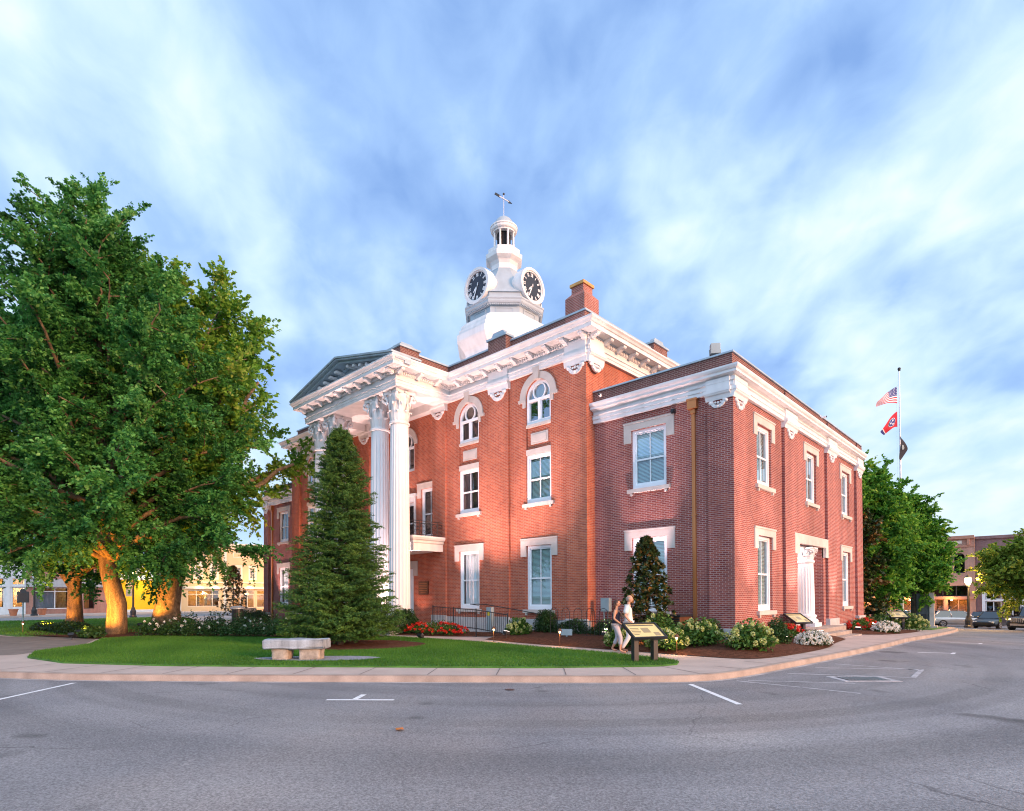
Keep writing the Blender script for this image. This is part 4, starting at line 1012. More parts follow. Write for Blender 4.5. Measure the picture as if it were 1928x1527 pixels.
# painted lines
def line(a, b, wd, m='road_paint', name='road_marking'):
    a, b = Vector(a), Vector(b); t = (b - a).normalized(); n = Vector((-t.y, t.x)) * wd / 2
    return [(a + n)[:], (a - n)[:], (b - n)[:], (b + n)[:]]
def paint(lst, m):
    s = MB()
    for a, b, wd in lst:
        A, B = Vector(a), Vector(b); K = max(1, int((B - A).length / 2))
        for k in range(K):
            q = line(A.lerp(B, k / K), A.lerp(B, (k + 1) / K), wd); s.face(*[(x, y, gz(y) - .146) for x, y in q])
    tag(s.obj('road_marking', m, fix=False), kind='structure')
paint([((-8.05, -16.77), (-6.2, -18.45), .10), ((-1.86, -14.03), (-.91, -13.2), .11), ((-1.50, -13.66), (-1.84, -13.25), .11), ((2.25, -7.85), (3.94, -9.42), .11)], 'road_paint')
paint([((2.78, -6.72), (4.1, -6.73), .09), ((4.15, -6.73), (5.2, -6.78), .08), ((2.95, -6.5), (4.8, -5.42), .08), ((3.2, -4.72), (5.55, -3.58), .08), ((3.35, -3.09), (5.49, -1.73), .08), ((3.5, -1.84), (5.45, -1.9), .08), ((5.45, -1.75), (5.55, -3.58), .11)], 'worn_paint')
paint([((4.6, 3.4), (5.5, 3.75), .10), ((5.5, 3.4), (5.5, 4.0), .10), ((4.8, 9.3), (5.72, 9.55), .10), ((5.72, 9.2), (5.72, 9.9), .1), ((5.0, 16.6), (5.75, 16.9), .1)], 'road_paint')
# storm drain: frame of pale concrete and a slotted iron grate
DR = empty('storm_drain', 'dark slotted iron storm drain set among worn white lines on the road', 'drain', (4.75, -4.55, -.15), .75)
s = MB(); s.box(-.62, .62, -.42, .42, 0, .006); s.obj('drain_collar', 'worn_paint', DR)
s = MB(); s.box(-.46, .46, -.28, .28, .007, .012)
g_ = s.obj('grate', 'iron', DR)
s = MB()
for k in range(12): s.box(-.42 + k * .074, -.40 + k * .074, -.24, .24, .0125, .017)
s.obj('grate_bar', 'grey_box', g_)
s = MB(); s.lathe([(.10, 0), (.10, .006)], 20); mh = tag(s.obj('valve_cover', 'iron'), 'small round dark iron valve cover in the road below the kerb', 'manhole cover'); mh.location = (-.12, -10.95, -.148)
mat('oil', (0.035, 0.035, 0.038), 0.6, var=0.4)
# fallen leaf
mat('dry_leaf', (0.50, 0.16, 0.03), 0.8, var=0.3, vscale=30)
s = MB(); s.face((0, 0, 0.01), (.06, .05, .03), (.13, .02, .015), (.14, -.04, .03), (.07, -.07, .012), (.02, -.05, .03)); lf = tag(s.obj('fallen_leaf', 'dry_leaf', fix=False), 'curled orange dry leaf lying on the open asphalt', 'leaf'); lf.location = (1.1, -14.55, -.146)

# ================================================================== bench, panels, fences and small things
def px_rot(o, a): o.rotation_euler = (0, 0, a); return o
BN = empty('stone_bench', 'rough grey stone slab bench on two block legs set on gravel', 'bench', (-7.35, -11.9, .045), .735)
def rough_block(x0, x1, y0, y1, z0, z1, j, nx=8, ny=4, nz=3):
    bm = bmesh.new(); bmesh.ops.create_grid(bm, x_segments=1, y_segments=1, size=.5); bm.free()
    s = MB(); s.box(x0, x1, y0, y1, z0, z1); me = bpy.data.meshes.new('block'); me.from_pydata(s.v, [], s.f)
    bm = bmesh.new(); bm.from_mesh(me); bmesh.ops.recalc_face_normals(bm, faces=bm.faces)
    bmesh.ops.bevel(bm, geom=list(bm.edges), offset=min(z1 - z0, y1 - y0) * .14, segments=2, affect='EDGES', profile=.5)
    bmesh.ops.subdivide_edges(bm, edges=bm.edges, cuts=3, use_grid_fill=True)
    for v in bm.verts:
        n_ = Vector((sin(v.co.x * 7 + v.co.z * 9), sin(v.co.y * 9 + v.co.x * 5), sin(v.co.x * 6 + v.co.y * 8))); v.co += n_ * j * .5 + Vector((random.uniform(-1, 1), random.uniform(-1, 1), random.uniform(-1, 1))) * j * .35
    bm.to_mesh(me); bm.free(); return me
mat('bench_stone', (0.29, 0.32, 0.36), 0.9, var=0.35, vscale=5, bump=0.6, bscale=22, fine=0.2, fscale=50, streak=True)
mat('bench_leg_stone', (0.34, 0.29, 0.24), 0.9, var=0.35, vscale=6, bump=0.6, bscale=25, fine=0.2)
link_mesh('seat', rough_block(-.84, .84, -.30, .30, .29, .55, .022), 'bench_stone', BN, True)
link_mesh('leg', rough_block(-.64, -.18, -.22, .22, -.05, .30, .018), 'bench_leg_stone', BN, True)
link_mesh('leg', rough_block(.12, .70, -.22, .22, -.05, .30, .018), 'bench_leg_stone', BN, True)

def panel_mat(name, base, ink):
    m, t, p, o = newmat(name); p.inputs['Base Color'].default_value = c4(base); p.inputs['Roughness'].default_value = .4; p.inputs['Coat Weight'].default_value = .3
    return m
panel_mat('panel_beige', (0.62, 0.52, 0.24), None); panel_mat('panel_pic', (0.28, 0.24, 0.14), None); mat('panel_ink', (0.12, 0.10, 0.07), 0.6)
def info_panel(loc, rz, label):
    o = empty('info_panel', label, 'sign', loc, rz, 'tilted black framed panels beside the pavement')
    for x in (-.30, .30):
        s = MB(); s.box(x - .07, x + .07, -.075, .075, -.1, .70); s.obj('post', 'black_plastic', o, bevel=.008)
    T = radians(32); ca, sa = cos(T), sin(T); fr = MB()
    K_ = .78
    def P(x, y, z): x, y, z = x * K_, y * K_, z * K_; return (x, y * ca - z * sa, .78 + y * sa + z * ca)
    F = lambda a, b, c: P(a, b, c)
    fr.box(-.66, .66, -.43, .43, -.04, .0, F)
    for a in ((-.66, -.60, -.43, .43), (.60, .66, -.43, .43)): fr.box(*a, .0, .055, F)
    for a in ((-.60, .60, -.43, -.38), (-.60, .60, .38, .43)): fr.box(*a, .0, .055, F)
    for x in (-.38, .38): fr.box(x - .06, x + .06, -.2, .2, -.14, -.04, F)
    fr.obj('frame', 'black_plastic', o)
    s = MB(); s.box(-.599, .599, -.379, .379, .002, .02, F); f2 = s.obj('panel_face', 'panel_beige', o)
    s = MB(); s.box(-.1, .2, -.12, .16, .021, .023, F); s.box(.28, .5, -.3, -.1, .021, .023, F); s.obj('panel_picture', 'panel_pic', f2)
    s = MB()
    for k in range(5): s.box(-.52, -.52 + (.34, .32, .35, .3, .2)[k], .12 - k * .085, .15 - k * .085, .021, .022, F)
    s.box(-.52, .5, .27, .33, .021, .022, F); s.obj('panel_text', 'panel_ink', f2)
    return o
info_panel((.06, -6.0, .035), radians(65), 'tilted black panel on two posts at the tip of the lawn')
info_panel((.42, 5.1, .02), radians(72), 'tilted black panel on two posts beside the columned side entry')
info_panel((1.2, 19.9, -.2), radians(40), 'tilted black panel behind the far red and white flowers')

# iron fence with hooped tops in front of the cooling units
FN = empty('hoop_fence', 'low black iron fence with hooped tops before the brick wall', 'fence', (-7.05, -1.3, .1))
s = MB(); n = 9; wd = 5.4 / n
for k in range(n):
    x = k * wd; pts = [(x, 0, -.1)] + [(x, 0, .8)]
    A = arc(x + wd * .32, .98, wd * .32, pi, 0, 10); s.tube([(x, 0, -.1)] + [(p, 0, q) for p, q in A] + [(x + wd * .64, 0, -.1)], .012, 5)
    s.tube([(x + wd * .32, 0, -.1), (x + wd * .32, 0, .95)], .008, 4); s.tube([(x + wd * .82, 0, -.1), (x + wd * .82, 0, .80)], .010, 4)
s.tube([(0, 0, .12), (5.4, 0, .12)], .010, 4); s.tube([(0, 0, .66), (5.4, 0, .66)], .010, 4)
s.obj('fence_hoop', 'iron', FN, fix=False)
# ramp railing: picket panels and a wall handrail
RL_ = empty('ramp_railing', 'black picket railing along the ramp below the brick facade', 'railing', (-13.3, -2.35, 0))
s = MB()
for (x0, y0, z0, x1, y1, z1) in ((0, 0, .42, 2.9, .05, .30), (2.9, .05, .30, 4.7, .15, .12),):
    n = int((x1 - x0) / .11)
    for z in (.06, .86): s.tube([(x0, y0, z0 + z), (x1, y1, z1 + z)], .02, 5)
    for k in range(n + 1):
        t = k / n; s.tube([(x0 + (x1 - x0) * t, y0 + (y1 - y0) * t, z0 + (z1 - z0) * t - .0), (x0 + (x1 - x0) * t, y0 + (y1 - y0) * t, z0 + (z1 - z0) * t + .86)], .008, 4)
for x, y, z in ((0, 0, .42), (1.45, .02, .36), (2.9, .05, .3), (4.7, .15, .12)): s.tube([(x, y, -.1), (x, y, z + .92)], .028, 6)
s.obj('picket', 'iron', RL_, fix=False)
HR = empty('wall_handrail', 'black tubular handrail sloping along the brick wall under the windows', 'handrail', (-12.3, -.9, 0))
s = MB(); s.tube([(0, 0, 1.38), (1.0, 0, 1.38), (4.0, 0, 1.03), (4.25, 0, .98), (4.3, 0, .82), (4.1, 0, .80)], .022, 6)
for x, z in ((.1, 1.37), (2.2, 1.24), (3.6, 1.06)): s.tube([(x, 0, z), (x, .45, z - .06)], .014, 5)
s.obj('rail', 'iron', HR, fix=False)
# utility boxes
def box_thing(name, label, cat, loc, dims, m, extra=None, bevel=.012):
    o = empty(name, label, cat, loc); s = MB(); s.box(-dims[0] / 2, dims[0] / 2, -dims[1] / 2, dims[1] / 2, 0, dims[2]); s.obj('cabinet_body', m, o, bevel=bevel)
    if extra: extra(o)
    return o
def ub(o):
    s = MB(); s.tube([(-.1, 0, -.75), (-.1, 0, .0)], .03, 6); s.tube([(.08, 0, -.75), (.08, 0, .0)], .02, 6); s.obj('conduit', 'grey_box', o)
    s = MB(); s.box(-.16, .16, -.115, -.105, .05, .47); s.obj('door', 'grey_box', o)
box_thing('electric_box', 'grey blue electrical box on conduits against the wing wall corner', 'utility box', (-5.13, -.14, 1.12), (.40, .2, .54), 'grey_box', ub)
mat('sticker', (0.75, 0.55, 0.03), 0.5)
def mb_(o):
    s = MB(); s.box(-.10, .08, -.106, -.101, .72, .88); s.obj('sticker', 'sticker', o)
box_thing('meter_pedestal', 'tall narrow grey meter box with a yellow sticker by the ramp railing', 'meter box', (-10.85, -1.0, .15), (.32, .2, 1.1), 'grey_box', mb_)
def hv(o):
    s = MB(); 
    for k in range(9): s.box(-.42, .42, -.431, -.42, .08 + k * .085, .12 + k * .085)
    s.box(-.46, .46, -.46, .46, .86, .92); s.obj('grille', 'black_plastic', o)
box_thing('cooling_unit', 'dark louvred cooling unit behind the hydrangeas beside the copper downspout', 'air conditioner', (-1.85, -.75, .15), (.85, .85, .86), 'bronze', hv)
box_thing('cooling_unit', 'pale cooling unit at the far corner of the courthouse left wing', 'air conditioner', (2 * XA - .7, -.9, .02), (.95, .9, .9), 'aluminium', hv)
# small sign stake in mulch, roof floodlight, cameras
ST = empty('ground_plaque', 'small grey tilted plaque on the mulch before the hoop fence', 'plaque', (-5.75, -1.9, .14), .5)
s = MB(); s.plate([(-.22, .10), (.22, .10), (.22, .34), (-.22, .34)], Fr((0, 0, 0), (1, 0, 0), (0, -1, 0)), .0, .03); s.box(-.03, .03, 0, .06, -.1, .12); s.obj('plaque_board', 'grey_box', ST)
RFL = empty('roof_floodlight', 'grey box floodlight on a bracket above the wing parapet', 'floodlight', (-1.02, .9, 10.1), .6)
s = MB(); s.box(-.17, .17, -.13, .13, .42, .80); s.obj('lamp_housing', 'grey_box', RFL, bevel=.02)
s = MB(); s.tube([(-.2, 0, .6), (-.2, 0, .36), (.2, 0, .36), (.2, 0, .6)], .015, 5); s.tube([(0, 0, -.4), (0, 0, .36)], .02, 5); s.obj('bracket', 'grey_box', RFL)
def cam_thing(loc, rz, label):
    o = empty('security_camera', label, 'camera', loc, rz, 'cameras on the courthouse')
    s = MB(); s.tube([(0, 0, 0), (0, -.18, .0)], .05, 8); s.tube([(0, 0, .0), (0, .08, .1)], .02, 5); s.obj('camera_body', 'frame_paint', o)
    s = MB(); s.tube([(0, -.181, 0), (0, -.20, 0)], .042, 8); s.obj('lens', 'black_plastic', o)
cam_thing((-5.2, -.33, 9.72), .3, 'white security camera above the wing front cornice')
cam_thing((.33, 8.95, 9.72), 1.6, 'white security camera above the wing side cornice')
s = MB(); s.box(-.06, .06, -.12, .0, 0, .16); s.box(-.045, .045, -.2, -.12, .02, .1); fl = tag(s.obj('wall_floodlight', 'black_plastic'), 'small black floodlight under the cornice left of the copper downspout', 'floodlight'); fl.location = (-2.25, .118, 8.45)
# trash bin, historical marker, monument
TB = empty('trash_bin', 'dark round litter bin with a domed lid beside the rose bushes', 'trash bin', (-30.9, -4.4, 0))
s = MB(); s.lathe([(.32, 0), (.36, .05), (.36, .95), (.33, .98)], 20); s.obj('bin_body', 'black_plastic', TB)
s = MB(); s.lathe([(.47, 1.0), (.47, 1.06), (.35, 1.16), (.1, 1.2)], 20); s.obj('lid', 'roof_metal', TB)
HM = empty('historical_marker', 'dark bronze historical marker plate on a grey post on the lawn', 'marker', (-46.7, -13.4, 0), YAW)
mat('marker_dark', (0.07, 0.05, 0.045), 0.6, var=.2, vscale=4)
s = MB(); s.box(-.42, .42, -.03, .03, 1.45, 2.25); s.plate([(-.25, 2.25), (.25, 2.25), (.1, 2.45), (-.1, 2.45)], Fr((0, 0, 0), (1, 0, 0), (0, -1, 0)), -.03, .03); hm = s.obj('marker_plate', 'marker_dark', HM, bevel=.01)
s = MB()
for k in range(9): s.box(-.36, .36 - .04 * (k % 3), -.034, -.031, 1.54 + k * .072, 1.565 + k * .072)
s.obj('marker_text', 'bronze', hm)
s = MB(); s.tube([(0, 0, -.1), (0, 0, 1.45)], .05, 8); s.obj('post', 'grey_box', HM)
mat('granite', (0.10, 0.095, 0.095), 0.5, var=.3, vscale=8, fine=.3, fscale=50); mat('granite_light', (0.46, 0.42, 0.40), 0.8, var=.15)
MN = empty('stone_monument', 'tall dark granite slab with pale edge standing at the corner of the block', 'monument', (1.05, 30.8, gz(30.8)), .1)
s = MB(); s.box(-.55, .2, -.3, .3, .15, 2.45); s.obj('slab', 'granite', MN, bevel=.02)
s = MB(); s.box(.202, .48, -.42, .42, .15, 2.5); s.box(-.75, .65, -.6, .6, -.4, .15); s.box(-.5, 1.1, -.95, -.6, -.4, .02); s.obj('plinth', 'granite_light', MN, bevel=.015)
s = MB(); s.box(-.35, .05, -.5, -.31, .15, 1.0); s.obj('tablet', 'black_plastic', MN, bevel=.01)
# flagpole and flags
FP = empty('flagpole', 'tall white flagpole carrying three flags behind the maple', 'flagpole', (-1.2, 35.8, gz(35.8)))
s = MB(); s.tube([(0, 0, -.1), (0, 0, 8), (-.0, 0, 20.6)], [.11, .09, .04], 10); s.obj('pole', 'aluminium', FP)
s = MB(); s.ball((0, 0, 20.72), .12, 12, 8); s.tube([(0, 0, 20.55), (0, 0, 20.65)], .09, 8); s.obj('finial', 'black_plastic', FP)
s = MB(); s.tube([(-.16, -.1, 1.2), (-.2, -.12, 18), (-.05, -.05, 20.5)], .009, 4); s.obj('halyard', 'aluminium', FP)
mat('flag_red', (0.55, 0.02, 0.04), 0.8, var=.08); mat('flag_white', (0.80, 0.78, 0.80), 0.8, var=.05); mat('flag_blue', (0.03, 0.045, 0.22), 0.8, var=.1); mat('flag_black', (0.025, 0.024, 0.035), 0.8)
PB = Vector((-1.2, 35.8, gz(35.8)))
RV = Vector((-cos(YAW), -sin(YAW), 0))      # leftward along the breeze
def cloth(z_top, hoist, fly, droop, wave, back=0.0, skew=0.0, twist=0.0):
    fw_ = Vector((-sin(YAW), cos(YAW), 0))
    def P(u, v):          # u along the fly 0..1, v down the hoist 0..1
        x = fly * u * (1 - back * v)
        z = z_top - hoist * v - droop * u ** 1.3 + skew * u * v
        d = wave * sin(6.5 * u + 1.5 * v) * u + twist * u * v
        return PB + RV * (.2 + x) + fw_ * d + Vector((0, 0, z)) - Vector((0, 0, PB.z))
    return P
def strip(s, P, u0, u1, v0, v1, nu=14, nv=3, lift=0.0):
    for i in range(nu):
        for j in range(nv):
            a, b = u0 + (u1 - u0) * i / nu, u0 + (u1 - u0) * (i + 1) / nu; c, d = v0 + (v1 - v0) * j / nv, v0 + (v1 - v0) * (j + 1) / nv
            q = [P(a, c), P(b, c), P(b, d), P(a, d)]
            if lift:
                nn = (q[1] - q[0]).cross(q[3] - q[0]).normalized(); nn = nn if nn.dot(CAM - q[0]) > 0 else -nn
                q = [p + nn * lift for p in q]
            s.face(*q)
def flag_root(label, z): return empty('flag', label, 'flag', (PB.x, PB.y, z), 0, 'flags on the pole', world=True)
P = cloth(18.5, 1.35, 1.62, 1.25, .15, skew=1.02, back=.0)
f1 = flag_root('red and white striped flag with a blue starred canton at the pole top', 17.1)
sr, sw, sb, st = MB(), MB(), MB(), MB()
for k in range(13):
    (sr if k % 2 == 0 else sw).v; strip(sr if k % 2 == 0 else sw, P, .42 if k < 7 else 0, 1, k / 13, (k + 1) / 13, 14, 1)
strip(sb, P, 0, .42, 0, 7 / 13, 8, 4)
for r in range(5):
    for c in range(6): strip(st, P, .03 + c * .067, .06 + c * .067, .035 + r * .1, .075 + r * .1, 1, 1, .02)
sr.obj('stripe', 'flag_red', f1, fix=False); sw.obj('stripe', 'flag_white', f1, fix=False); sb.obj('canton', 'flag_blue', f1, fix=False); st.obj('star', 'flag_white', f1, fix=False)
P = cloth(16.5, 1.27, 1.38, 1.65, .12, skew=1.08, twist=.2, back=.36)
f2 = flag_root('red flag with a blue disc of three white stars, second on the pole', 15.2)
s = MB(); strip(s, P, 0, .88, 0, 1, 14, 8); s.obj('field', 'flag_red', f2, fix=False)
s = MB(); strip(s, P, .88, .91, 0, 1, 1, 8); s.obj('bar', 'flag_white', f2, fix=False); s = MB(); strip(s, P, .91, 1, 0, 1, 2, 8); s.obj('bar', 'flag_blue', f2, fix=False)
def disc_on(P, cu, cv, ru, rv, lift, n=20, star=False):
    s = MB(); c = P(cu, cv); pts = []
    for k in range(n):
        a = 2 * pi * k / n; k_ = 1 if not star else (1 if k % 2 == 0 else .42); pts.append(P(cu + ru * k_ * cos(a), cv + rv * k_ * sin(a)))
    nn = (P(cu + .05, cv) - c).cross(P(cu, cv + .05) - c).normalized(); nn = nn if nn.dot(CAM - c) > 0 else -nn
    for k in range(n): s.face(c + nn * lift, pts[k] + nn * lift, pts[(k + 1) % n] + nn * lift)
    return s
disc_on(P, .40, .5, .25, .32, .03).obj('emblem', 'flag_white', f2, fix=False); disc_on(P, .40, .5, .22, .285, .05).obj('emblem', 'flag_blue', f2, fix=False)
for u, v in ((.33, .38), (.50, .44), (.37, .65)): disc_on(P, u, v, .085, .11, .07, 10, True).obj('star', 'flag_white', f2, fix=False)
f3 = flag_root('limp black flag with a pale emblem, lowest on the pole', 12.6)
fw_ = Vector((-sin(YAW), cos(YAW), 0))
P3 = lambda u, v: PB - Vector((0, 0, PB.z)) + RV * (.20 - .62 * u * (1 - abs(2 * v - 1.08) ** 1.2 * .9 if abs(2 * v - 1.08) < 1 else .1)) + fw_ * (-.25 - .1 * sin(5 * v)) + Vector((0, 0, 14.5 - 1.9 * v - .1 * u))
s = MB(); strip(s, P3, 0, 1, 0, 1, 8, 14); s.obj('field', 'flag_black', f3, fix=False)
disc_on(P3, .35, .5, .16, .10, .03).obj('emblem', 'grey_box', f3, fix=False)
# ================================================================== vegetation
def leaves(name, C, size, m, parent, asp=.62, tint=None, up=0.35, dirs=None, jit=.25, fold=True):
    """many small leaf faces: C is (N,3) centres"""
    C = np.asarray(C, dtype=np.float64); n = len(C)
    nr = rng.normal(size=(n, 3)); nr[:, 2] = np.abs(nr[:, 2]) + up; nr /= np.linalg.norm(nr, axis=1)[:, None]
    ax = rng.normal(size=(n, 3)) if dirs is None else np.asarray(dirs) + rng.normal(size=(n, 3)) * jit
    ax -= nr * (ax * nr).sum(1)[:, None]; ax /= np.linalg.norm(ax, axis=1)[:, None] + 1e-9
    by = np.cross(nr, ax); s = size * rng.uniform(.7, 1.3, n)[:, None]
    a = ax * s * .5; b = by * s * .5 * asp
    V = np.empty((n, 4, 3)); V[:, 0] = C - a; V[:, 1] = C + b - a * .1; V[:, 2] = C + a; V[:, 3] = C - b - a * .1
    if fold: V[:, 1] += nr * s * .10; V[:, 3] += nr * s * .10
    me = bpy.data.meshes.new(name); me.vertices.add(n * 4); me.vertices.foreach_set('co', V.reshape(-1).astype(np.float32))
    me.loops.add(n * 4); me.loops.foreach_set('vertex_index', np.arange(n * 4, dtype=np.int32))
    me.polygons.add(n); me.polygons.foreach_set('loop_start', np.arange(0, n * 4, 4, dtype=np.int32)); me.polygons.foreach_set('loop_total', np.full(n, 4, dtype=np.int32))
    me.update(calc_edges=True)
    at = me.attributes.new('tint', 'FLOAT', 'FACE'); t = rng.uniform(0, 1, n) if tint is None else np.clip(tint, 0, 1)
    at.data.foreach_set('value', t.astype(np.float32))
    return link_mesh(name, me, m, parent)
G_ = lambda r, g, b: (r, g, b)
leafmat('ginkgo_leaf', [(0.026, 0.105, 0.026), (0.058, 0.22, 0.045), (0.115, 0.35, 0.07), (0.24, 0.48, 0.14)], .4)
leafmat('plane_leaf', [(0.06, 0.17, 0.022), (0.12, 0.29, 0.03), (0.22, 0.40, 0.045), (0.32, 0.38, 0.07)], .4)
leafmat('maple_leaf', [(0.05, 0.16, 0.022), (0.10, 0.29, 0.035), (0.20, 0.43, 0.045), (0.34, 0.50, 0.07)], .4)
leafmat('locust_leaf', [(0.10, 0.18, 0.025), (0.18, 0.29, 0.035), (0.29, 0.37, 0.05), (0.36, 0.36, 0.06)], .45)
leafmat('spruce_needle', [(0.022, 0.068, 0.016), (0.05, 0.13, 0.024), (0.09, 0.19, 0.03), (0.16, 0.27, 0.045)], .12, .6)
leafmat('magnolia_leaf', [(0.014, 0.035, 0.012), (0.03, 0.06, 0.016), (0.06, 0.07, 0.018), (0.30, 0.13, 0.03)], .12, .28)
leafmat('shrub_leaf', [(0.014, 0.04, 0.012), (0.028, 0.075, 0.018), (0.045, 0.11, 0.025), (0.07, 0.14, 0.03)], .25, .45)
leafmat('hydrangea_leaf', [(0.03, 0.075, 0.014), (0.06, 0.14, 0.02), (0.10, 0.20, 0.03), (0.16, 0.26, 0.05)], .3)
leafmat('hydrangea_bloom', [(0.36, 0.45, 0.09), (0.50, 0.55, 0.16), (0.66, 0.66, 0.30), (0.78, 0.76, 0.52)], .3)
leafmat('white_bloom', [(0.62, 0.60, 0.50), (0.75, 0.73, 0.66), (0.82, 0.80, 0.74), (0.85, 0.84, 0.80)], .3)
leafmat('red_bloom', [(0.45, 0.012, 0.01), (0.62, 0.02, 0.015), (0.75, 0.04, 0.02), (0.80, 0.10, 0.05)], .3)
leafmat('grass_blade', [(0.035, 0.12, 0.012), (0.06, 0.18, 0.018), (0.09, 0.25, 0.025), (0.15, 0.29, 0.045)], .4)
mat('bark_grey', (0.15, 0.105, 0.06), 0.95, var=.5, vscale=9, bump=1.0, bscale=26, fine=.5, fscale=26, streak=True)
mat('bark_pale', (0.16, 0.12, 0.075), 0.95, var=.5, vscale=5, bump=1.0, bscale=14, fine=.3, fscale=18)
mat('bark_dark', (0.06, 0.045, 0.035), 0.95, var=.4, vscale=6, bump=.8, bscale=25)

def limb(p, q, r0, r1, sag=.0, n=7, wob=.03):
    p, q = np.array(p, float), np.array(q, float); L_ = np.linalg.norm(q - p); pts = []
    w0 = rng.normal(size=3) * wob * L_
    for k in range(n):
        t = k / (n - 1); pts.append(p + (q - p) * t + np.array([0, 0, sag * L_ * 4 * t * (1 - t)]) + w0 * sin(pi * t) + rng.normal(size=3) * wob * .3 * L_ * (0 < k < n - 1))
    return [tuple(x) for x in pts], [r0 + (r1 - r0) * k / (n - 1) for k in range(n)]

def broad_tree(name, label, cat, base, prof, trunk_r, fork, nlimb, nsub, nshoot, nleaf, size, lm, bark, lean=(0, 0), arch=.10, shoot_len=1.5, droop=.25, group=None,
               sr=.65, rise=0.0, low=.85, zc=(0, 1), az_bias=None, trunk_pts=None, extra=None, bare=.25, flare=1.35, rot0=0.0, tint_shift=0.0):
    """prof: crown radius by height [(z, r)...]; limbs reach the envelope and carry shoots lined with leaves"""
    o = empty(name, label, cat, base, 0, group); zs = [p[0] for p in prof]; rs = [p[1] for p in prof]; ztop = zs[-1]
    tb = MB(); tp = trunk_pts or [(0, 0, -.1), (.03, .02, fork * .33), (lean[0] * .3, lean[1] * .3, fork * .7), (lean[0] * .45, lean[1] * .45, fork)]
    tr = [trunk_r * flare, trunk_r * 1.08, trunk_r * .95, trunk_r * .9][:len(tp)]
    tp = list(tp) + [(lean[0] * .7, lean[1] * .7, fork + (ztop - fork) * .45), (lean[0], lean[1], ztop * .93)]; tr = tr + [trunk_r * .45, .03]
    tb.tube(tp, tr, 16)
    C, D, T = [], [], []
    def axis(z):
        t = z / ztop; return np.array([lean[0] * t, lean[1] * t, z])
    for k in range(nlimb):
        u = (k + rng.uniform(.1, .9)) / nlimb; zt = zs[0] + (ztop - zs[0]) * (u ** low); az = rot0 + k * 2.39996 + rng.uniform(-.3, .3)
        if az_bias is not None: az = az_bias[0] + rng.normal() * az_bias[1]
        rr = np.interp(zt, zs, rs) * rng.uniform(.72, 1.06); q = axis(zt) + np.array([cos(az) * rr, sin(az) * rr, 0])
        z0 = max(fork * .8, min(zt * .62, ztop * .8)) if zt > fork else fork * rng.uniform(.85, 1.2)
        p = axis(z0); lp, lr = limb(p, q, trunk_r * (.42 if zt < ztop * .7 else .25), .02, arch, 9); tb.tube(lp, lr, 7, cap=False)
        lp = np.array(lp); ldir = (q - p) / np.linalg.norm(q - p)
        for j in range(nsub):
            f = bare + (1 - bare) * (j + rng.uniform(.2, 1)) / nsub; i0 = f * 8; i1 = int(min(7, i0)); a = lp[i1] + (lp[i1 + 1] - lp[i1]) * (i0 - i1)
            sd_ = ldir * .8 + rng.normal(size=3) * .75; sd_[2] += .25; sd_ /= np.linalg.norm(sd_); sl = shoot_len * rng.uniform(.8, 1.7) * (1.25 - .5 * f)
            b = a + sd_ * sl; sp, sr_ = limb(a, b, .035, .01, .03, 4)
            if j % 2 == 0: tb.tube(sp, sr_, 4, cap=False)
            sp = np.array(sp); clump = rng.normal() * .16 + tint_shift
            for m in range(nshoot):
                g = rng.uniform(.1, 1) * 2.999; g0 = int(g); st = sp[g0] + (sp[g0 + 1] - sp[g0]) * (g - g0)
                d = sd_ * .7 + rng.normal(size=3) * sr; d[2] += .15 + rise * (st[2] / ztop - .35); d /= np.linalg.norm(d); ln = shoot_len * rng.uniform(.35, .85)
                t = np.sort(rng.uniform(.05, 1, nleaf))[:, None]
                P = st + d * t * ln + np.array([0, 0, -1]) * droop * ln * t ** 2 + rng.normal(size=(nleaf, 3)) * .07 * shoot_len * (1.15 - t)
                C.append(P); D.append(np.repeat(d[None], nleaf, 0)); T.append(np.clip(rng.normal(.42 + clump, .2, nleaf), 0, 1))
    if extra: extra(tb, C, D, T)
    tb.obj('trunk', bark, o, smooth=True, fix=False)
    C = np.concatenate(C); leaves('crown', C, size, lm, o, tint=np.concatenate(T), dirs=np.concatenate(D), jit=.6)
    return o

# the great ginkgo in front of the left lawn
broad_tree('ginkgo_tree', 'tallest green ginkgo tree with a straight orange lit trunk beside the rose bushes', 'tree', (-24.7, -12.4, 0),
           [(3.2, 4.3), (4.9, 6.6), (9.0, 6.6), (12.5, 5.9), (15.5, 4.6), (17.5, 3.0), (19.3, 1.4), (20.6, .25)], .37, 4.4, 66, 11, 14, 34, .165, 'ginkgo_leaf', 'bark_grey', flare=1.25, lean=(-.95, -.9), shoot_len=1.6, droop=.42, sr=.36, rise=.9, low=1.05, group='trees on the courthouse lawn', tint_shift=-.02)
# forked tree further left
def forks(tb, C, D, T):
    for q, r in (((-.9, -1.9, 4.6), .19), ((-.7, 1.7, 5.6), .2), ((.9, .9, 5.8), .16), ((.3, -.4, 6.2), .2)):
        lp, lr = limb((0, 0, 2.2), q, r * 1.25, r * .6, .06, 7); tb.tube(lp, lr, 9, cap=False)
broad_tree('shade_tree', 'spreading green tree with an orange lit trunk forking low behind the paving', 'tree', (-33.3, -12.6, 0),
           [(3.0, 5.0), (5.6, 7.2), (9.5, 7.6), (13, 6.6), (16, 4.6), (18.8, 1.6)], .35, 3.2, 46, 10, 13, 24, .21, 'ginkgo_leaf', 'bark_grey', shoot_len=1.6, droop=.3, group='trees on the courthouse lawn', extra=forks, tint_shift=-.12)
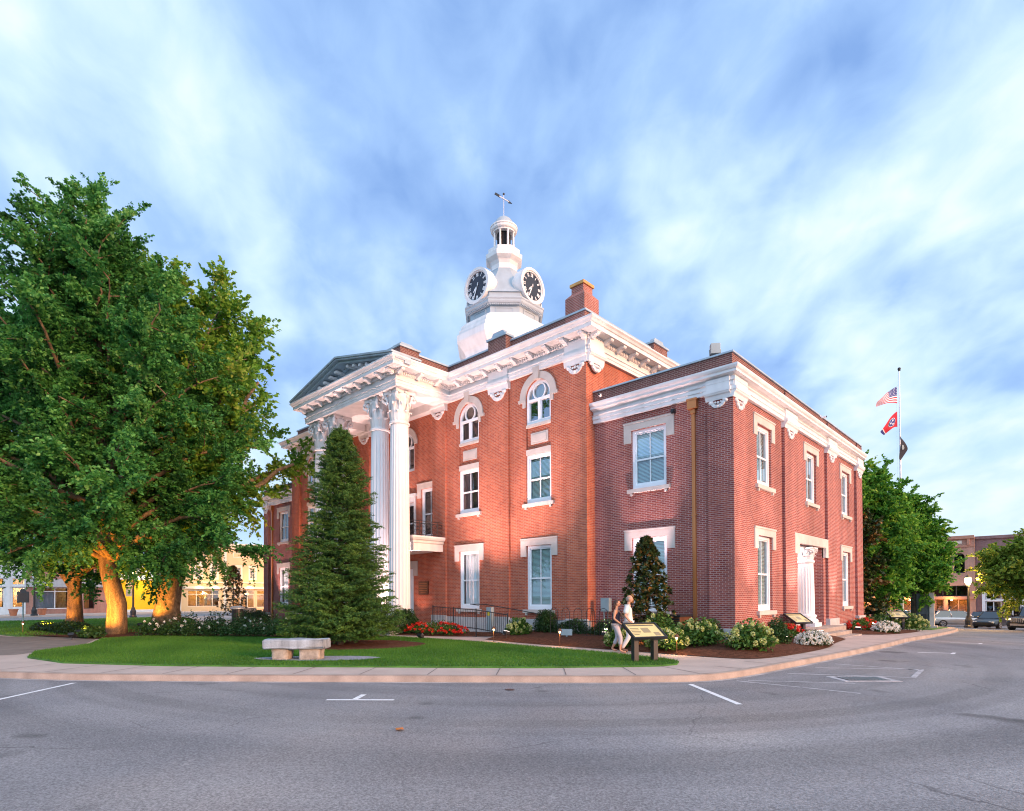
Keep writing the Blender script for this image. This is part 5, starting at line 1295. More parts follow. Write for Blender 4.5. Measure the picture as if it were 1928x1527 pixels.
# plane tree, yellow-green, reaching toward the courthouse
def arms(tb, C, D, T):
    for q, r in (((4.6, 5.4, 9.6), .2), ((3.0, 4.0, 14.5), .18), ((1.0, 1.6, 17.0), .2)):
        lp, lr = limb((0.2, 0.2, 4.0), q, r * 1.5, r * .4, .05, 9); tb.tube(lp, lr, 9, cap=False)
broad_tree('plane_tree', 'yellow green plane tree with twin dark and orange lit trunks by the rose bushes', 'tree', (-29.3, -9.0, 0),
           [(5.6, 4.2), (7.5, 6.2), (10.0, 7.2), (12.5, 6.0), (15.0, 5.0), (17.5, 3.8), (19.6, 1.4)], .60, 4.2, 46, 10, 12, 20, .25, 'plane_leaf', 'bark_pale', lean=(.9, 1.0), shoot_len=1.5, droop=.15, group='trees on the courthouse lawn', extra=arms,
           trunk_pts=[(0, 0, -.1), (.05, .05, 1.2), (.2, .25, 3.0), (.3, .4, 4.2)], flare=1.5, tint_shift=.08)
# right-hand maples and the locust beyond the crossing
broad_tree('maple_tree', 'full bright green maple tree rising at the courthouse right corner', 'tree', (-2.2, 26.5, gz(26.5)),
           [(2.2, 1.8), (3.8, 2.9), (6.0, 3.3), (8.0, 2.9), (9.6, 1.9), (10.6, .7)], .26, 2.6, 46, 10, 12, 24, .22, 'maple_leaf', 'bark_dark', shoot_len=1.2, droop=.1, group='trees on the far side', tint_shift=.06)
broad_tree('maple_tree', 'smaller green maple with drooping dark skirt above the granite monument', 'tree', (.35, 30.6, gz(30.6)),
           [(2.8, 1.4), (4.0, 1.7), (6.0, 1.6), (7.6, 1.1), (8.6, 0.4)], .2, 2.9, 34, 10, 12, 22, .21, 'maple_leaf', 'bark_dark', shoot_len=1.05, droop=.25, group='trees on the far side', tint_shift=-.02)
broad_tree('magnolia_tree', 'dark glossy magnolia screening the rear corner of the brick wing', 'tree', (-1.6, 20.6, gz(20.6)),
           [(.5, 1.8), (2.5, 2.2), (5.0, 1.9), (7.0, 1.0), (8.2, .3)], .14, .8, 22, 7, 8, 16, .24, 'magnolia_leaf', 'bark_dark', shoot_len=.8, droop=.05, bare=.35, tint_shift=.1)
broad_tree('locust_tree', 'feathery yellow green honey locust lit orange by the street lamp', 'tree', (6.9, 34.0, gz(34.0)),
           [(2.7, 2.2), (3.4, 3.2), (4.3, 2.8), (5.0, 1.6), (5.4, .5)], .13, 2.4, 32, 9, 10, 22, .22, 'locust_leaf', 'bark_dark', shoot_len=1.3, droop=.2, group='trees on the far side', tint_shift=.05)
broad_tree('street_tree', 'small tree glowing orange over the parked white car', 'tree', (-6.8, 48.0, gz(48)),
           [(3.2, 2.2), (4.6, 3.0), (6.2, 2.2), (7.2, .8)], .16, 2.0, 18, 7, 8, 14, .32, 'locust_leaf', 'bark_dark', shoot_len=1.1, droop=.2, group='trees on the far side')

# the spruce
def spruce(name, label, base, H, R, z0=.35):
    o = empty(name, label, 'tree', base); tb = MB(); tb.tube([(0, 0, -.1), (0, 0, H * .5), (0, 0, H)], [.13, .08, .012], 10)
    C, D, T = [], [], []; nb = 600
    for k in range(nb):
        u = (k + rng.uniform()) / nb; z = z0 + (H - .35 - z0) * (1 - (1 - u) ** 1.0 * 1.0) if False else z0 + (H - .3 - z0) * u ** 1.25
        f = 1 - z / H; r = R * (f ** .74) * rng.uniform(.72, 1.08) * (1 if z > .8 else .86); r = max(r, .16)
        az = k * 2.39996 + rng.uniform(-.4, .4); d = np.array([cos(az), sin(az), 0]); tg = np.array([-sin(az), cos(az), 0])
        tip = np.array([0, 0, z]) + d * r + np.array([0, 0, (.22 if f < .4 else -.06) * r + .10 * r])
        p = np.array([0, 0, z]); mid = (p + tip) / 2 - np.array([0, 0, .08 * r])
        def B(t): return (1 - t) ** 2 * p + 2 * t * (1 - t) * mid + t * t * tip
        if k % 2 == 0: tb.tube([tuple(B(t)) for t in (0, .35, .7, 1)], [.022, .016, .010, .005], 4, cap=False)
        ntw = int(9 + 19 * f); sh = rng.normal() * .15
        for j in range(ntw):
            t = .14 + .86 * (j + .5) / ntw; c = B(t); sg = -1 if j % 2 else 1
            td = d * .75 + tg * sg * rng.uniform(.4, 1.0) + np.array([0, 0, rng.uniform(-.25, .5)]); td /= np.linalg.norm(td); tl = (.30 + .36 * (1 - t)) * (.5 + .6 * f) * rng.uniform(.7, 1.2)
            n = 26; tt = np.linspace(.05, 1, n)[:, None]; P = c + td * tt * tl + np.array([0, 0, -.12]) * tl * tt ** 2 + rng.normal(size=(n, 3)) * .014
            dd = np.repeat(td[None], n, 0) * .55 + rng.normal(size=(n, 3)) * .6; C.append(P); D.append(dd); T.append(np.clip(rng.normal(.38 + sh + .25 * (t - .6), .18, n), 0, 1))
    for j in range(26):
        z = H - .75 + .75 * j / 26; n = 10; P = np.array([0, 0, z]) + rng.normal(size=(n, 3)) * .03; dd = rng.normal(size=(n, 3)) * .8 + np.array([0, 0, .7]); C.append(P); D.append(dd); T.append(np.full(n, .5))
    tb.obj('trunk', 'bark_dark', o, fix=False); C = np.concatenate(C)
    leaves('crown', C, .095, 'spruce_needle', o, asp=.20, tint=np.concatenate(T), dirs=np.concatenate(D), jit=.2, fold=False); return o
spruce('spruce_tree', 'dense dark conical spruce tree in front of the white portico columns', (-10.75, -8.6, .03), 7.95, 2.4)

def magnolia(name, label, base, H, R, group, n=1500, tint0=.45):
    o = empty(name, label, 'tree', base, 0, group); tb = MB(); tb.tube([(0, 0, -.1), (0, 0, H)], [.06, .012], 6); C, D, T = [], [], []
    for k in range(n // 12):
        u = rng.uniform() ** .8; z = .25 + (H - .3) * u; r = R * (1 - u) ** .6 * rng.uniform(.35, 1.08) * (1.0 if z > .8 else .8); az = rng.uniform(0, 2 * pi); c = np.array([cos(az) * r, sin(az) * r, z]); d = np.array([cos(az), sin(az), .6])
        if k % 3 == 0: tb.tube([(0, 0, z - .15 * r), tuple(c)], [.015, .006], 4, cap=False)
        m = 12; dd = rng.normal(size=(m, 3)) * .7 + d; dd /= np.linalg.norm(dd, axis=1)[:, None]; C.append(c + dd * .10); D.append(dd); T.append(np.clip(rng.normal(tint0, .28, m), 0, 1))
    tb.obj('trunk', 'bark_dark', o, fix=False); leaves('crown', np.concatenate(C), .17, 'magnolia_leaf', o, asp=.45, tint=np.concatenate(T), dirs=np.concatenate(D), jit=.15); return o
magnolia('magnolia_tree', 'small conical magnolia with coppery leaves before the brick wing window', (-2.35, -1.75, .2), 3.55, 1.0, 'small magnolias by the walls', 5200, .5)
magnolia('magnolia_tree', 'small dark conical magnolia glowing red before the tan shop', (-40.6, -1.0, 0), 4.3, 1.25, 'small magnolias by the walls', 3600, .6)

# shrubs and flowers
def bush(name, label, cat, base, rx, ry, rz, n, size, lm='shrub_leaf', bloom=None, nb=0, bsize=.1, bn=22, petal=.045, group=None, tint=.45, shell=.55, rzr=0.0, top_only=.15, flat=1.0):
    o = empty(name, label, cat, base, rzr, group)
    d = rng.normal(size=(n, 3)); d[:, 2] = np.abs(d[:, 2]) * 1.05 - .25; d /= np.linalg.norm(d, axis=1)[:, None]
    lump = 1 + .10 * np.sin(d[:, 0] * 5 + base[0]) + .09 * np.sin(d[:, 1] * 6 + base[1] * 2) + .07 * np.sin(d[:, 2] * 8)
    r = rng.uniform(shell, 1.03, n) * lump; P = d * r[:, None] * np.array([rx, ry, rz]); P[:, 2] += rz * .28; P[:, 2] = np.maximum(P[:, 2], .02)
    leaves('foliage', P, size, lm, o, tint=np.clip(rng.normal(tint, .2, n), 0, 1), dirs=d, jit=.8)
    s = MB()
    for k in range(5): a = k * 1.3; s.tube([(0, 0, -.08), (cos(a) * rx * .35, sin(a) * ry * .35, rz * .55)], [.014, .008], 4)
    s.obj('stem', 'bark_dark', o, fix=False)
    if bloom:
        C, D, T = [], [], []
        for k in range(nb):
            v = rng.normal(size=3); v[2] = abs(v[2]) * .9 + top_only - .1; v /= np.linalg.norm(v); c = v * np.array([rx, ry, rz]) * rng.uniform(.93, 1.06); c[2] += rz * .28; c[2] = max(c[2], .07)
            q = rng.normal(size=(bn, 3)); q /= np.linalg.norm(q, axis=1)[:, None]; b0 = bsize * rng.uniform(.7, 1.15); C.append(c + q * b0 * np.array([.8, .8, flat])); D.append(q); T.append(np.clip(rng.normal(.5, .25, bn) + .0 * q[:, 2], 0, 1))
        leaves('bloom', np.concatenate(C), petal, bloom, o, asp=.95, tint=np.concatenate(T), up=.2)
    return o
hy = lambda lab, x, y, z, r, h, nb, n=1500: bush('hydrangea_bush', lab, 'hydrangea', (x, y, z), r, r * .95, h, n, .12, 'hydrangea_leaf', 'hydrangea_bloom', nb, .075, 60, .05, 'hydrangeas in the mulch beds', shell=.35)
hy('pale green hydrangea beside the end of the ramp railing', -8.25, -1.9, .12, .52, .55, 26)
hy('low yellow hydrangea glowing beside the path lamp and the sign panel', -.85, -3.15, .10, .62, .48, 34)
hy('hydrangea between the two strolling people and the mulch edge', -2.5, -3.2, .1, .5, .42, 18)
hy('wide hydrangea with lime blooms in front of the copper downspout', -.45, -1.9, .16, .82, .62, 40, 2000)
hy('hydrangea with lime blooms at the corner stone of the wing', 1.25, -2.0, .12, .72, .62, 46, 2000)
hy('taller hydrangea hiding the base of the dark cooling unit', -1.6, -2.3, .16, .6, .75, 26)
hy('far hydrangea at the end of the side pavement', 1.6, 20.8, gz(20.8) + .05, .95, .72, 36)
hy('hydrangea beside the far tilted panel', .6, 19.6, gz(19.6) + .08, .8, .7, 26)
bush('round_shrub', 'round clipped dark green shrub behind the corner hydrangea', 'shrub', (-.75, .9 - 1.4, .2), .48, .48, .56, 4200, .065, group='clipped shrubs')
bush('round_shrub', 'upright dark green shrub between hydrangea and red flowers', 'shrub', (1.2, .35, .12), .46, .46, .62, 4200, .065, group='clipped shrubs')
bush('round_shrub', 'large clipped dark green ball beside the white column', 'shrub', (-14.3, -3.35, .1), .72, .72, .82, 9000, .075, group='clipped shrubs', shell=.72, tint=.35)
bush('cone_shrub', 'dark pointed shrub at the left end of the hoop fence', 'shrub', (-7.75, -.75, .15), .46, .46, .82, 5000, .065, group='clipped shrubs', tint=.3)
bush('low_shrub', 'loose low shrub inside the left half of the hoop fence', 'shrub', (-6.35, -.7, .15), .85, .4, .5, 2400, .08, group='clipped shrubs', tint=.4)
bush('low_shrub', 'loose low shrub inside the right half of the hoop fence', 'shrub', (-4.75, -.7, .15), .75, .4, .5, 2200, .08, group='clipped shrubs', tint=.4)
bush('low_shrub', 'clipped green shrub behind the far red flowers', 'shrub', (.3, 18.2, gz(18.2) + .1), .9, .7, .55, 1800, .08, group='clipped shrubs')
bush('flower_mound', 'long mound of red flowers before the ramp railing', 'flowers', (-12.45, -2.95, .06), 1.75, .55, .42, 2600, .09, 'hydrangea_leaf', 'red_bloom', 120, .085, 20, .06, 'flower mounds', tint=.35, rzr=.30, flat=.5, shell=.4)
bush('flower_mound', 'small mound of red flowers below the tilted panel by the entry', 'flowers', (.55, 2.9, .1), .8, .6, .45, 1400, .09, 'hydrangea_leaf', 'red_bloom', 42, .085, 20, .06, 'flower mounds', tint=.35, flat=.5)
bush('flower_mound', 'mound of tiny white flowers in front of the side entry steps', 'flowers', (1.95, 1.7, .03), .5, .95, .38, 1500, .07, 'shrub_leaf', 'white_bloom', 260, .05, 9, .05, 'flower mounds', tint=.35)
bush('flower_mound', 'far mound of red flowers against the wing rear corner', 'flowers', (.45, 15.2, gz(15.2) + .05), .65, 1.9, .5, 1600, .10, 'hydrangea_leaf', 'red_bloom', 60, .10, 18, .08, 'flower mounds', tint=.35, flat=.5)
bush('flower_mound', 'far mound of white flowers at the pavement edge', 'flowers', (1.75, 13.9, gz(13.9) + .02), .55, 1.1, .42, 1400, .09, 'shrub_leaf', 'white_bloom', 240, .06, 9, .065, 'flower mounds', tint=.35)
# white roses in a double row behind the lawn
ros = []
for k in range(9):
    t = k / 8; ros.append((-21.7 + 7.0 * t, -11.7 + 4.6 * t, .62, .50))
for k in range(6):
    t = k / 5; ros.append((-22.9 + 6.4 * t, -9.9 + 4.2 * t, .72, .66))
ROSE_L = ['white flowered rose bush against the ginkgo trunk', 'rose bush with several white blooms beside the ginkgo', 'rose bush thick with white blooms near the ginkgo', 'low green rose bush in the front row behind the lawn', 'low green rose bush in the front row left of the bench', 'front row rose bush straight behind the bench left end', 'sparse front row rose bush behind the stone bench', 'front row rose bush brushing the spruce left side', 'front row rose bush half hidden by the spruce']
ROSE_B = ['tall back row rose bush behind the ginkgo trunk', 'tall back row rose bush before the plane trunk', 'back row rose bush below the plane tree', 'back row rose bush left of the litter bin', 'back row rose bush in front of the litter bin', 'back row rose bush right of the litter bin']
for k, (x, y, r, h) in enumerate(ros):
    bush('rose_bush', (ROSE_L + ROSE_B)[k], 'rose bush', (x, y, .05), r * 1.15, r, h * 1.15, 1500, .085, 'shrub_leaf', 'white_bloom', (7, 9, 9, 5, 3, 3, 2, 2, 1, 8, 6, 4, 3, 2, 2)[k], .05, 16, .055, 'white rose bushes', shell=.3, tint=.42, top_only=.5)
for x, y, r, lab in ((-36.6, -1.6, .8, 'dark shrub beside the pale cooling unit at the far wing'), (-34.4, -1.7, .75, 'dark shrub below the far wing window'), (-32.6, -2.2, .7, 'dark shrub between far wing and spruce')):
    bush('low_shrub', lab, 'shrub', (x, y, .05), r, r * .8, .62, 1500, .09, group='clipped shrubs', tint=.2)
bush('low_shrub', 'low grassy shrub at the foot of the ginkgo', 'shrub', (-22.9, -13.7, .04), .9, .5, .32, 1200, .14, group='clipped shrubs', tint=.5)
bush('low_shrub', 'dark low groundcover shrub between the two lit trunks', 'shrub', (-27.6, -13.6, .04), 2.4, .9, .42, 2600, .11, group='clipped shrubs', tint=.05)
bush('low_shrub', 'dark low groundcover shrub left of the forked trunk', 'shrub', (-31.5, -14.1, .04), 2.2, .7, .34, 2000, .11, group='clipped shrubs', tint=.05)

# grass blades on the lawns
def in_poly(P, poly):
    x, y = P[:, 0], P[:, 1]; ins = np.zeros(len(P), bool); n = len(poly); j = n - 1
    for i in range(n):
        xi, yi = poly[i]; xj, yj = poly[j]; c = ((yi > y) != (yj > y)) & (x < (xj - xi) * (y - yi) / (yj - yi + 1e-12) + xi); ins ^= c; j = i
    return ins
def grass(poly, n, h, wd, avoid=(), z=.035):
    A = np.array(poly); lo, hi = A.min(0), A.max(0); P = rng.uniform(lo, hi, (n * 3, 2)); P = P[in_poly(P, poly)]
    for cx, cy, rx, ry, ro in avoid:
        dx, dy = P[:, 0] - cx, P[:, 1] - cy; u = (dx * cos(ro) + dy * sin(ro)) / rx; v = (-dx * sin(ro) + dy * cos(ro)) / ry; P = P[u * u + v * v > 1]
    P = P[:n]; n = len(P); hh = h * rng.uniform(.5, 1.3, n); az = rng.uniform(0, 2 * pi, n); b = np.stack([np.cos(az), np.sin(az)], 1) * wd; lean = rng.normal(size=(n, 2)) * h * .45
    V = np.empty((n, 3, 3)); V[:, 0, :2] = P - b; V[:, 1, :2] = P + b; V[:, 0, 2] = V[:, 1, 2] = z; V[:, 2, :2] = P + lean; V[:, 2, 2] = z + hh
    me = bpy.data.meshes.new('grass'); me.vertices.add(n * 3); me.vertices.foreach_set('co', V.reshape(-1).astype(np.float32)); me.loops.add(n * 3); me.loops.foreach_set('vertex_index', np.arange(n * 3, dtype=np.int32))
    me.polygons.add(n); me.polygons.foreach_set('loop_start', np.arange(0, n * 3, 3, dtype=np.int32)); me.polygons.foreach_set('loop_total', np.full(n, 3, dtype=np.int32)); me.update(calc_edges=True)
    pt = .45 + .22 * np.sin(P[:, 0] * 1.1 + np.sin(P[:, 1] * .9) * 1.5) * np.sin(P[:, 1] * 1.3) + rng.normal(size=n) * .18
    at = me.attributes.new('tint', 'FLOAT', 'FACE'); at.data.foreach_set('value', np.clip(pt, 0, 1).astype(np.float32))
    tag(link_mesh('grass', me, 'grass_blade'), 'short mown green grass of the lawn', 'grass', kind='stuff')
grass(LAWN, 150000, .055, .007, [(-10.3, -8.3, 2.5, 2.1, .7), (-7.05, -11.45, 1.75, .62, .75)])
grass(LAWN2, 40000, .07, .014)
# ================================================================== shops across the streets
mat('stucco_tan', (0.68, 0.48, 0.28), 0.9, var=.06, vscale=.6); mat('trim_cream', (0.74, 0.66, 0.55), 0.8, var=.05)
mat('stucco_white', (0.72, 0.72, 0.74), 0.8, var=.05); mat('wall_yellow', (0.80, 0.50, 0.02), 0.8, var=.05); mat('awning_grey', (0.42, 0.42, 0.44), 0.7, var=.1)
mat('letter_red', (0.45, 0.02, 0.05), 0.6); mat('shop_floor', (0.35, 0.25, 0.16), 0.8); mat('shop_wood', (0.42, 0.22, 0.09), 0.7, var=.2); mat('terracotta', (0.50, 0.18, 0.09), 0.8)
emit('sign_glow', (1.0, 0.93, 0.85), 1.15); emit('lamp_glow', (1.0, 0.62, 0.25), 14.0); emit('warm_bulb', (1.0, 0.72, 0.38), 10.0); emit('flood_lens', (1.0, 0.80, 0.72), 6.0); emit('uplight_lens', (1.0, 0.62, 0.16), 8.0)
def lamp(kind, loc, energy, col, aim=None, size=60, blend=.6, rad=.08, par=None):
    d = bpy.data.lights.new(kind + '_light', 'SPOT' if aim else 'POINT'); d.energy = energy; d.color = col; d.shadow_soft_size = rad
    o = bpy.data.objects.new(kind + '_light', d); COL.objects.link(o); o.location = loc
    if aim: d.spot_size = radians(size); d.spot_blend = blend; o.rotation_euler = (Vector(aim) - Vector(loc)).to_track_quat('-Z', 'Y').to_euler()
    return o
FW = Fr((-76, 0, 0), (0, 1, 0), (1, 0, 0))
def shell(root, F, s0, s1, z0, z1, depth, holes, m, name='wall'):
    s = MB(); wall_holes(s, F, s0, s1, z0, z1, holes, .25)
    s.face(F(s0, 0, z0), F(s0, -depth, z0), F(s0, -depth, z1), F(s0, 0, z1)); s.face(F(s1, 0, z0), F(s1, -depth, z0), F(s1, -depth, z1), F(s1, 0, z1))
    s.face(F(s0, -depth, z0), F(s1, -depth, z0), F(s1, -depth, z1), F(s0, -depth, z1)); s.face(F(s0, 0, z1 - .3), F(s1, 0, z1 - .3), F(s1, -depth, z1 - .3), F(s0, -depth, z1 - .3))
    return s.obj(name, m, root)
def shopwin(root, F, a, b, c, d, frame_m, bars=(), cross=(), glassm='pane_dark', name='shop_window', fw=.08, rec=.12, back=None, backm='shop_floor'):
    s = MB()
    for x0, x1, z0, z1 in ((a, a + fw, c, d), (b - fw, b, c, d), (a + fw, b - fw, c, c + fw), (a + fw, b - fw, d - fw, d)): s.box(x0, x1, -rec - .06, -rec + .03, z0, z1, F)
    for x in bars: s.box(x - fw / 2, x + fw / 2, -rec - .055, -rec + .025, c + fw, d - fw, F)
    for z in cross: s.box(a + fw, b - fw, -rec - .05, -rec + .02, z - fw / 2, z + fw / 2, F)
    o = s.obj(name, frame_m, root); g = MB(); g.face(F(a + fw, -rec - .03, c + fw), F(b - fw, -rec - .03, c + fw), F(b - fw, -rec - .03, d - fw), F(a + fw, -rec - .03, d - fw)); g.obj('pane', glassm, o)
    if back: q = MB(); q.face(F(a, -back, c), F(b, -back, c), F(b, -back, d), F(a, -back, d)); q.obj('shop_back', backm, o)
    return o
# white shop, far left
B1 = empty('white_shop', 'white painted storefront with tall warm lit windows at the far left', 'shop', (-76, -14, 0), world=True)
hs = [(-13.2, -11.75, .75, 3.0), (-11.1, -10.0, .75, 3.0), (-13.2, -11.75, 3.25, 4.0), (-11.1, -10.0, 3.25, 4.0), (-16.4, -13.8, .75, 3.0), (-20, -17, .75, 3.0)]
shell(B1, FW, -24, -9.95, -.3, 6.2, 12, hs, 'stucco_white')
for h in hs: shopwin(B1, FW, *h, 'stucco_white', back=2.2, backm='shop_wood')
s = MB(); s.box(-24, -9.95, 0, .12, 3.05, 3.2, FW); s.box(-24, -9.95, 0, .35, 5.9, 6.25, FW); s.box(-11.6, -11.3, 0, .1, .0, 5.8, FW); s.obj('cornice', 'stucco_white', B1)
# red brick shop with curtained window
B2 = empty('brick_shop', 'low red brick shop with a white curtained window and grey fascia', 'shop', (-76, -6, 0), world=True)
hs = [(-9.2, -5.9, .55, 3.0), (-5.75, -4.75, .1, 3.0), (-4.65, -3.6, .5, 3.0)]
shell(B2, FW, -9.94, -2.0, -.3, 5.6, 12, hs, 'brick_shop')
w_ = shopwin(B2, FW, *hs[0], 'frame_paint', bars=(-7.35,), cross=(2.55,), back=3); s = MB()
for k in range(30): x = -9.1 + k * .058; s.face(FW(x, -.3 - .05 * (k % 2), .65), FW(x + .058, -.3 - .05 * ((k + 1) % 2), .65), FW(x + .058, -.3 - .05 * ((k + 1) % 2), 2.5), FW(x, -.3 - .05 * (k % 2), 2.5))
s.obj('curtain', 'sheer', w_)
shopwin(B2, FW, *hs[1], 'trim_cream', cross=(2.4,), back=3, name='door', backm='shop_wood'); shopwin(B2, FW, *hs[2], 'iron', back=3, backm='shop_wood')
s = MB(); s.box(-9.9, -2.05, 0, .5, 3.05, 3.95, FW); s.obj('fascia', 'awning_grey', B2)
# yellow drive-in bay
B3 = empty('yellow_shop', 'bright yellow walled bay under a lit white sign with red letters', 'shop', (-76, 1, 0), world=True)
s = MB(); s.box(-1.98, 5.4, -3.0, -2.8, .25, 4.2, FW); s.box(-1.98, -1.8, -2.8, 0, .25, 4.2, FW); s.box(5.2, 5.4, -2.8, 0, .25, 4.2, FW); s.obj('wall', 'wall_yellow', B3)
s = MB(); s.box(-1.98, 5.4, -3.0, .0, 5.2, 6.0, FW); s.box(-1.98, 5.4, -3.0, .0, -.2, .25, FW); s.box(-1.8, 5.2, -2.8, -.0, 4.05, 4.2, FW); s.obj('canopy', 'stucco_white', B3)
s = MB(); s.box(-1.95, 5.35, -.2, .12, 4.2, 5.2, FW); sg = s.obj('sign_board', 'sign_glow', B3)
s = MB()
def let(ch, x, z, h, wd):
    t = .10
    def st(p, q): 
        a, b = Vector(p), Vector(q); d_ = (b - a).normalized(); n_ = Vector((-d_.y, d_.x)) * t / 2; s.plate([(a + n_)[:], (a - n_)[:], (b - n_)[:], (b + n_)[:]], FW, .121, .15)
    if ch == 'N': st((x, z), (x, z + h)); st((x, z + h), (x + wd, z)); st((x + wd, z), (x + wd, z + h))
    if ch == 'P': st((x, z), (x, z + h)); st((x, z + h), (x + wd, z + h)); st((x + wd, z + h), (x + wd, z + h / 2)); st((x + wd, z + h / 2), (x, z + h / 2))
    if ch == 'A': st((x, z), (x + wd / 2, z + h)); st((x + wd / 2, z + h), (x + wd, z)); st((x + wd * .2, z + h * .35), (x + wd * .8, z + h * .35))
let('N', -.75, 4.4, .58, .5); let('P', 1.0, 4.4, .58, .42); let('A', 2.6, 4.4, .58, .55)
s.obj('sign_letter', 'letter_red', sg)
lamp('bay', (-76.8, 1.7, 3.7), 170, (1, .66, .3)); lamp('bay', (-75.2, 3.8, 3.7), 60, (1, .66, .3))
# tan two-storey
B4 = empty('tan_building', 'tan two storey shop building with white trimmed windows and glowing storefronts', 'building', (-76, 14, 0), world=True)
up = [(7.55, 8.25), (9.55, 10.25), (12.75, 13.42), (14.75, 15.42), (16.9, 17.57), (19, 19.67)]
hs = [(a, b, 4.45, 5.95) for a, b in up] + [(6.6, 10.6, .55, 2.75), (12.4, 15.4, .3, 2.75), (15.7, 20, .3, 2.75)]
shell(B4, FW, 5.45, 30, -.3, 9.0, 14, hs, 'stucco_tan')
for k, (a, b) in enumerate(up):
    o = shopwin(B4, FW, a, b, 4.45, 5.95, 'trim_cream', bars=((a + b) / 2,), cross=(4.83, 5.2, 5.57), fw=.055, name='window')
    s = MB(); e_ = .24
    for x0, x1, z0, z1 in ((a - e_, a - .001, 4.2, 6.1), (b + .001, b + e_, 4.2, 6.1), (a, b, 4.2, 4.449), (a, b, 5.951, 6.1)): s.box(x0, x1, -.02, .06, z0, z1, FW)
    if k < 2: s.plate(arc((a + b) / 2, 6.1, (b - a) / 2 + e_, 0, pi, 16), FW, -.02, .06)
    else: s.box(a - e_ - .05, b + e_ + .05, -.02, .1, 6.1, 6.28, FW)
    s.obj('window_surround', 'trim_cream', o)
s = MB(); s.box(5.45, 30, -.05, .18, 8.55, 8.75, FW); s.box(5.45, 30, -.05, .28, 8.75, 9.3, FW); s.box(5.45, 30, -.02, .10, 3.75, 3.9, FW); s.box(5.45, 30, -.02, .2, 2.95, 3.25, FW); s.box(11.1, 11.5, -.02, .14, 0, 8.55, FW); s.box(5.46, 5.8, -.02, .14, 0, 8.55, FW)
s.obj('cornice', 'trim_cream', B4)
s = MB()
for a, b in ((7.0, 8.8), (9.0, 10.8), (12.4, 14.0), (14.6, 15.9), (16.8, 18)):
    for x0, x1, z0, z1 in ((a, b, 7.35, 7.43), (a, b, 7.95, 8.03), (a, a + .08, 7.43, 7.95), (b - .08, b, 7.43, 7.95)): s.box(x0, x1, -.02, .03, z0, z1, FW)
s.obj('wall_panel', 'trim_cream', B4)
for y, z in ((8, 3.62), (10, 3.62), (12.0, 3.62), (14.6, 3.62), (17.2, 3.62), (13.2, 8.15), (15.2, 8.15)): s = MB(); s.tube([FW(y, 0, z + .35), FW(y, .28, z + .4), FW(y, .38, z + .25)], .025, 5); s.tube([FW(y, .38, z + .28), FW(y, .40, z)], [.05, .16], 8); s.obj('gooseneck_lamp', 'iron', B4)
for k, y in enumerate((8, 10, 14.6, 17.2)): lamp('fascia', (-75.6, y, 3.6), 330, (1, .58, .22), (-76, y, 1.0), 130, .9); lamp('fascia', (-74.6, y, 4.15), 90, (1, .55, .20))
o = shopwin(B4, FW, 6.6, 10.6, .55, 2.75, 'trim_cream', bars=(7.7, 9.7), cross=(2.2,), back=3.2, backm='shop_wood')
s = MB()
for x in (8.3, 9.25): s.lathe([(.10, .6), (.16, 1.0), (.11, 1.35), (.2, 1.6), (.17, 1.75), (.06, 1.85), (.09, 1.95), (.04, 2.1)], 10, (-77.2, x))
s.obj('mannequin', 'trim_cream', o)
shopwin(B4, FW, 12.4, 15.4, .3, 2.75, 'trim_cream', bars=(13.4, 14.4), cross=(2.2,), back=3.2, backm='shop_wood'); shopwin(B4, FW, 15.7, 20, .3, 2.75, 'trim_cream', bars=(17, 18.4), cross=(2.2,), back=3.2, backm='shop_wood')
for loc, e_ in (((-77.6, 8.6, 2.4), 300), ((-77.6, 13.9, 2.4), 380), ((-77.6, 17.5, 2.4), 320), ((-77.2, -12.5, 2.6), 320), ((-77.2, -10.6, 2.6), 240), ((-77.5, -5.0, 2.5), 160)): lamp('shop', loc, e_, (1, .66, .28))
# north side brick buildings
FNn = Fr((0, 62, 0), (1, 0, 0), (0, -1, 0)); ZB = gz(62)
B5 = empty('brick_building', 'tan brick two storey building with a tall dark arched window', 'building', (-5, 62, ZB), world=True)
mat('brick_tan_trim', (0.45, 0.22, 0.15), .85, var=.1)
brick('brick_tan', (0.50, 0.27, 0.19), (0.44, 0.22, 0.16), (0.42, 0.30, 0.25))
brick('brick_shaded', (0.27, 0.14, 0.13), (0.22, 0.11, 0.11), (0.30, 0.22, 0.21))  # brick colour darkened for the shade of the trees
ar = [(x - .5, x + .5, 4.1, 5.85, True) for x in (-11, -8.4, -5.6, -2.9, -.15)]
gh = [(-11.5, -9.2, ZB + .3, 1.2), (-8.9, -6.4, ZB + .3, 1.2), (-6.1, -3.4, ZB + .3, 1.2), (-3.1, -1.6, ZB + .1, 1.2), (-1.3, .75, ZB + .3, 1.2), (-11.5, -6.4, 1.5, 2.7), (-6.1, -3.1, 1.5, 2.7), (-2.9, .75, 1.5, 2.7)]
shell(B5, FNn, -14, 1.2, ZB - .3, 8.1, 14, ar + gh, 'brick_tan')
for h in gh[:5]: shopwin(B5, FNn, *h, 'brick_tan_trim', bars=((h[0] + h[1]) / 2,), back=2.5, backm='shop_wood')
for h in gh[5:]: shopwin(B5, FNn, *h, 'iron', bars=((h[0] * 2 + h[1]) / 3, (h[0] + h[1] * 2) / 3), back=.8, backm='dark_void')
for h in ar: shopwin(B5, FNn, h[0], h[1], h[2], h[3] + .4, 'iron', name='window', back=.5, backm='dark_void')
s = MB(); s.box(-14, 1.2, -.02, .3, 7.9, 8.25, FNn); s.box(-14, 1.2, -.02, .12, 7.0, 7.2, FNn); s.box(-14, 1.2, -.02, .18, 1.2, 1.48, FNn); 
